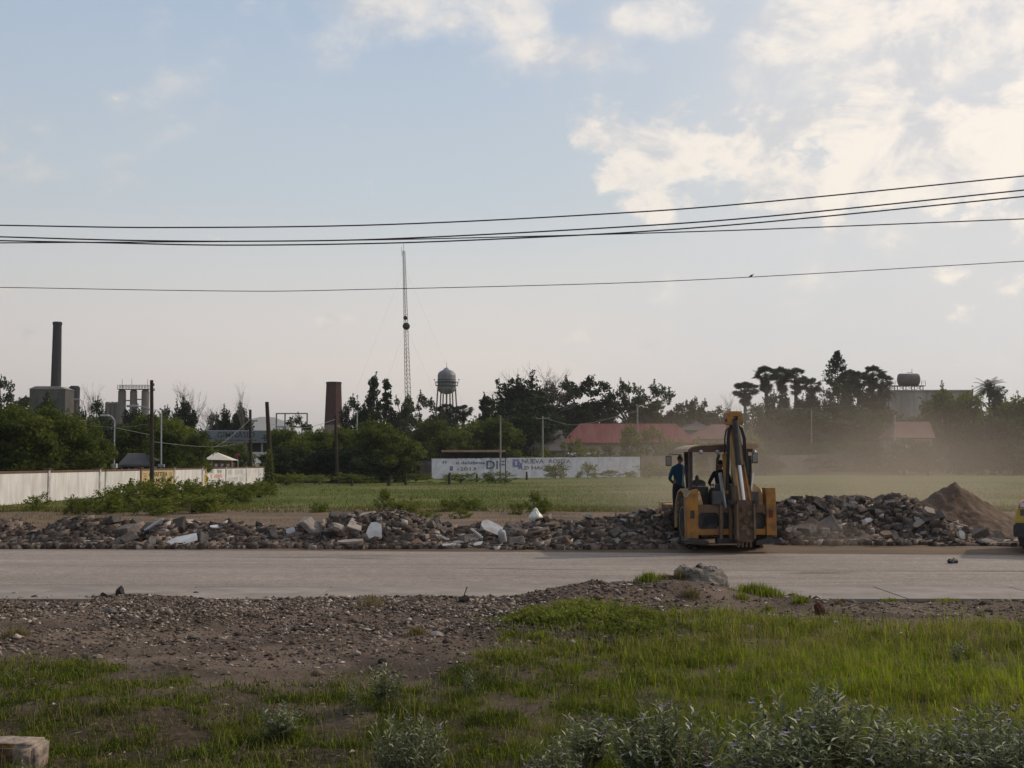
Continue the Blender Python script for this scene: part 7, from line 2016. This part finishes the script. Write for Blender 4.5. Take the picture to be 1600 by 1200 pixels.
# bonnet, fenders, exhaust
def front():
    mb = MB(); mb.prism([(2.15, .95), (2.15, 1.50), (3.8, 1.42), (3.95, 1.30), (3.95, .70), (2.5, .62)], 'x', -.42, .42); D_('bonnet', mb, M['digger'])
    mb = MB(); mb.tube([(.34, 2.9, 1.4), (.34, 2.9, 2.20), (.335, 2.88, 2.40), (.38, 2.84, 2.56)], [.055, .05, .045, .042], 10); D_('exhaust_stack', mb, M['black_steel'])
    for s in (-1, 1):
        n = 9; P = []
        for k in range(n):
            a = R(-12 + 204 * k / (n - 1)); P.append((1.05 + math.cos(a) * .86, .72 + math.sin(a) * .86))
        Q = [(1.05 + (y - 1.05) * 1.05, .72 + (z - .72) * 1.05) for y, z in P][::-1]
        mb = MB()
        for k in range(n - 1):
            a, b = P[k], P[k + 1]; c, d = Q[n - 2 - k], Q[n - 1 - k]
            mb.prism([a, b, c, d], 'x', *sorted((s * .64, s * 1.09)))
        D_('rear_fender', mb, M['digger_dusty_lit'])
        if s > 0:
            mb = MB(); mb.prism([(.60, 1.18), (.62, 1.50), (.68, 1.74), (.74, 1.76), (.90, 1.62), (.96, 1.45), (.97, 1.26), (.92, 1.18)], 'y', .34, 1.3); D_('fender_box', mb, M['digger_dusty_lit'])
        mb = MB(); mb.box((s * .93, 3.25, 1.12), (.36, .7, .04), bev=.01); D_('front_fender', mb, M['digger_dusty_lit'])
        # loader arms
        mb = MB(); mb.bar((s * .62, 2.2, 1.15), (s * .62, 3.9, 1.05), .10, .2); mb.bar((s * .62, 3.9, 1.05), (s * .62, 4.6, .45), .10, .2); D_('loader_arm', mb, M['digger'])
    mb = MB(); mb.prism([(4.55, .12), (4.6, .95), (4.72, 1.10), (4.9, 1.12), (4.75, .8), (4.8, .3), (5.4, .12), (5.4, .06), (4.6, .06)], 'x', -.97, .97); D_('loader_bucket', mb, M['mudded'])
    mb = MB(); mb.box((0, 4.8, 1.125), (2.0, .2, .035)); D_('bucket_lip', mb, M['digger_dusty_lit'])
    for s in (-1, 1): mb = MB(); mb.prism([(4.55, .1), (4.6, 1.1), (4.9, 1.12), (5.3, .2), (5.3, .1)], 'x', s * .99 - .015, s * .99 + .015); D_('bucket_cheek', mb, M['digger_dusty_lit'])
    mb = MB(); mb.box((-.95, 2.25, .72), (.3, .5, .05)); mb.box((-.95, 2.25, .45), (.3, .4, .04)); D_('step', mb, M['black_steel'])
    mb = MB(); mb.box((0, 2.0, .60), (.7, 3.4, .4)); D_('chassis', mb, M['black_steel'])
    mb = MB(); mb.tube([(-1.0, 1.05, .72), (1.0, 1.05, .72)], .12, 10); mb.tube([(-.9, 3.25, .5), (.9, 3.25, .5)], .08, 10); D_('axle', mb, M['black_steel'])
front()
def mirrors():
    for s, x, z, px_ in ((-1, -1.30, 2.36, 0), (1, .98, 2.44, 0)):
        xm = x; y = 1.6 if s < 0 else 1.2
        me = empty('wing_mirror', (xm, y, z)); me.parent = dig
        mb = MB(); mb.box((0, 0, 0), (.17, .05, .28), bev=.025); mb.build('housing', M['black_steel'], me)
        mb = MB(); mb.box((0, -.029, 0), (.13, .006, .23)); mb.build('glass', M['mirror'] , me)
        xi = -.94 - xm if s < 0 else .56 - xm
        mb = MB(); mb.tube([(0, .02, .12), (-s * .02, .02, .19), (xi, .02, .17)], .012, 6)
        if s > 0: mb.tube([(0, .02, -.13), (xi, .02, -.10)], .012, 6)
        mb.build('arm', M['black_steel'], me)
mirrors()

# driver, seated with his back to us
Jd = dict(pelvis=(0, 0, 0, .155), belly=(0, .01, .17, .15), chest=(0, .03, .40, .165), neck=(0, .03, .56, .058), head=(0, .045, .70, .05),
          shoulder_l=(-.185, .03, .47, .068), elbow_l=(-.30, .10, .22, .05), wrist_l=(-.22, .34, .18, .034),
          shoulder_r=(.185, .03, .47, .068), elbow_r=(.30, .08, .22, .05), wrist_r=(.26, .32, .16, .034),
          hip_l=(-.10, .02, -.02, .10), knee_l=(-.16, .44, .02, .07), ankle_l=(-.16, .52, -.38, .045), toe_l=(-.17, .68, -.42, .04),
          hip_r=(.10, .02, -.02, .10), knee_r=(.16, .44, .02, .07), ankle_r=(.16, .52, -.38, .045), toe_r=(.17, .68, -.42, .04))
mw = Matrix.Translation(dig.location) @ Matrix.Rotation(R(3.0), 4, 'Z')
person(Jd, BE, 'person', 'driver in a dark shirt sitting in the backhoe cab, seen from behind', mw @ Vector((.04, 1.14, 1.56)), R(6), M['dark_shirt'])
# man in blue riding on the left step, one hand on the cab post, the other elbow out
Jm = dict(pelvis=(0, 0, .93, .15), belly=(0, .01, 1.10, .145), chest=(.0, .02, 1.34, .165), neck=(.035, .03, 1.52, .056), head=(.06, .06, 1.66, .05),
          shoulder_l=(-.16, .01, 1.41, .07), elbow_l=(-.27, -.06, 1.12, .05), wrist_l=(-.12, .10, .98, .034),
          shoulder_r=(.18, .04, 1.41, .07), elbow_r=(.36, .10, 1.22, .05), wrist_r=(.37, .34, 1.34, .034),
          hip_l=(-.10, 0, .90, .10), knee_l=(-.11, .04, .50, .068), ankle_l=(-.10, -.02, .09, .045), toe_l=(-.10, .14, .035, .04),
          hip_r=(.10, 0, .90, .10), knee_r=(.13, .08, .50, .068), ankle_r=(.11, .02, .09, .045), toe_r=(.11, .18, .035, .04))
person(Jm, BE, 'person', 'man in a loose blue shirt standing on the left step of the backhoe', mw @ Vector((-.90, 2.25, .745)), R(2), M['blue_shirt'], sleeve=.5, head_turn=-.5)

# ------------------------------------------------------------------ the yellow machine at the right edge
def roller():
    d = 31.4; p = at(1586, 866, d)
    e = empty('yellow_loader', (p.x, d, .02), R(-22), 'yellow machine with black bumper and red-white sticker, cut by the right frame edge', 'loader')
    yel = mat('glossy_yellow_paint', (.48, .33, .02), (.42, .28, .02), 2, .35, dirt=(.2, .15, .07), dscale=3, damt=.4, spec=.5)
    # outline seen from the side: rounded tail to the left
    P = [(.04, .72), (.0, .78), (.05, .98), (.08, 1.12), (.16, 1.28), (.30, 1.36), (1.6, 1.38), (1.6, .72)]
    mb = MB(); mb.prism(P, 'y', .0, 1.5); mb.build('hood', yel, e)
    mb = MB(); mb.prism([(.10, 1.16), (.16, 1.285), (.30, 1.365), (.55, 1.37), (.55, 1.16)], 'y', -.012, 1.512); mb.build('red_cap', mat('red_panel', (.42, .06, .05), None, 3, .4), e)
    mb = MB(); mb.box((.28, -.018, 1.235), (.26, .012, .12), bev=.003); mb.build('white_sticker', M['white_board'], e)
    mb = MB(); mb.box((.29, -.008, 1.04), (.28, .012, .16), bev=.003); mb.build('grille', M['grey_box'], e)
    mb = MB(); mb.prism([(-.02, .42), (-.02, .70), (.05, .78), (1.7, .78), (1.7, .42)], 'y', -.06, 1.56); mb.build('bumper', M['black_steel'], e)
    mb = MB(); mb.box((1.9, .75, .85), (1.6, 1.3, .5)); mb.build('chassis', yel, e)
    for x, r in ((.50, .42), (2.6, .42)):
        for y in (.12, 1.38):
            we = empty('wheel', (x, y, r)); we.parent = e
            mb = MB(); rot = Matrix.Rotation(R(90), 3, 'X'); h = .17
            mb.lathe([(r * .5, -h), (r * .92, -h), (r, -h * .7), (r, h * .7), (r * .92, h), (r * .5, h)], n=32, rot=rot); mb.build('tyre', M['rubber'], we)
            mb = MB(); mb.lathe([(.02, -h * .6), (r * .52, -h * .8), (r * .52, h * .8), (.02, h * .6)], n=24, rot=rot); mb.build('rim', yel, we)
    for x in (1.3, 2.5):
        for y in (.15, 1.35): mb = MB(); mb.bar((x, y, 1.1), (x, y, 2.2), .08, .08, up=(1, 0, 0)); mb.build('canopy_post', M['black_steel'], e)
    mb = MB(); mb.box((1.9, .75, 2.23), (1.5, 1.5, .07), bev=.02); mb.build('canopy', yel, e)
    mb = MB(); mb.box((1.7, .75, 1.3), (.5, .5, .2), bev=.04); mb.box((1.48, .75, 1.55), (.12, .5, .5), bev=.04); mb.build('seat', M['black_steel'], e)
    for y in (.35, 1.15): mb = MB(); mb.bar((2.9, y, .8), (3.7, y, .5), .1, .14); mb.build('loader_arm', yel, e)
    mb = MB(); mb.prism([(3.6, .1), (3.6, .75), (3.75, .8), (3.8, .3), (4.3, .12), (4.3, .08)], 'y', -.1, 1.6); mb.build('loader_bucket', M['black_steel'], e)
roller()
# ------------------------------------------------------------------ air
def haze_box():
    m = bpy.data.materials.new('haze_air'); m.use_nodes = True
    nt = m.node_tree; nt.nodes.clear()
    v = nt.nodes.new('ShaderNodeVolumePrincipled'); v.inputs['Color'].default_value = (.93, .93, .96, 1)
    v.inputs['Density'].default_value = .00014; v.inputs['Anisotropy'].default_value = .45
    o = nt.nodes.new('ShaderNodeOutputMaterial'); nt.links.new(v.outputs[0], o.inputs['Volume'])
    mb = MB(); mb.box((0, 6850, 124), (28600, 14900, 252))
    ob = mb.build('haze', m); tag(ob, kind='stuff')
haze_box()
# dust thrown up behind the digger and drifting to the right
def dust():
    m = bpy.data.materials.new('dust_air'); m.use_nodes = True
    nt = m.node_tree; nt.nodes.clear(); N, L = nt.nodes.new, nt.links.new
    tc = N('ShaderNodeTexCoord'); ln = N('ShaderNodeVectorMath'); ln.operation = 'LENGTH'; L(tc.outputs['Object'], ln.inputs[0])
    mr = N('ShaderNodeMapRange'); mr.interpolation_type = 'SMOOTHSTEP'; L(ln.outputs['Value'], mr.inputs[0]); mr.inputs[1].default_value = .25; mr.inputs[2].default_value = 1.0; mr.inputs[3].default_value = 1; mr.inputs[4].default_value = 0
    geo = N('ShaderNodeNewGeometry')
    nz = noise_node(nt, geo.outputs['Position'], .12, 5, .62, .8)
    r2 = N('ShaderNodeMapRange'); L(nz, r2.inputs[0]); r2.inputs[1].default_value = .32; r2.inputs[2].default_value = .66; r2.inputs[3].default_value = .1; r2.inputs[4].default_value = 1.7
    mu = N('ShaderNodeMath'); mu.operation = 'MULTIPLY'; L(mr.outputs[0], mu.inputs[0]); L(r2.outputs[0], mu.inputs[1])
    oi = N('ShaderNodeObjectInfo'); mu2 = N('ShaderNodeMath'); mu2.operation = 'MULTIPLY'; L(mu.outputs[0], mu2.inputs[0]); sp = N('ShaderNodeSeparateColor'); L(oi.outputs['Color'], sp.inputs[0]); L(sp.outputs[0], mu2.inputs[1])
    v = N('ShaderNodeVolumePrincipled'); v.inputs['Color'].default_value = (.80, .66, .52, 1); v.inputs['Anisotropy'].default_value = .2
    L(mu2.outputs[0], v.inputs['Density'])
    o = N('ShaderNodeOutputMaterial'); L(v.outputs[0], o.inputs['Volume'])
    me = None
    for (x, y, z, sx, sy, sz_, dens, lb) in ((16, 64, 1.2, 17.5, 25, 6.2, .020, 'broad brown dust haze hanging over the field right of the backhoe'),
                                         (11, 45, .6, 9.5, 8, 3.4, .035, 'thicker dust rising from the ground around the backhoe'),
                                         (8.6, 33.2, .25, 1.6, 1.0, .7, .16, 'small puff of dust at the backhoe rear wheel')):
        bm = bmesh.new(); bmesh.ops.create_icosphere(bm, subdivisions=3, radius=1)
        me = bpy.data.meshes.new('dust_cloud'); bm.to_mesh(me); bm.free(); me.materials.append(m)
        ob = link_mesh('dust_cloud', me, None, (x, y, z), None, (sx, sy, sz_)); ob.color = (dens, dens, dens, 1)
        tag(ob, lb, 'dust cloud', None, 'stuff')
dust()
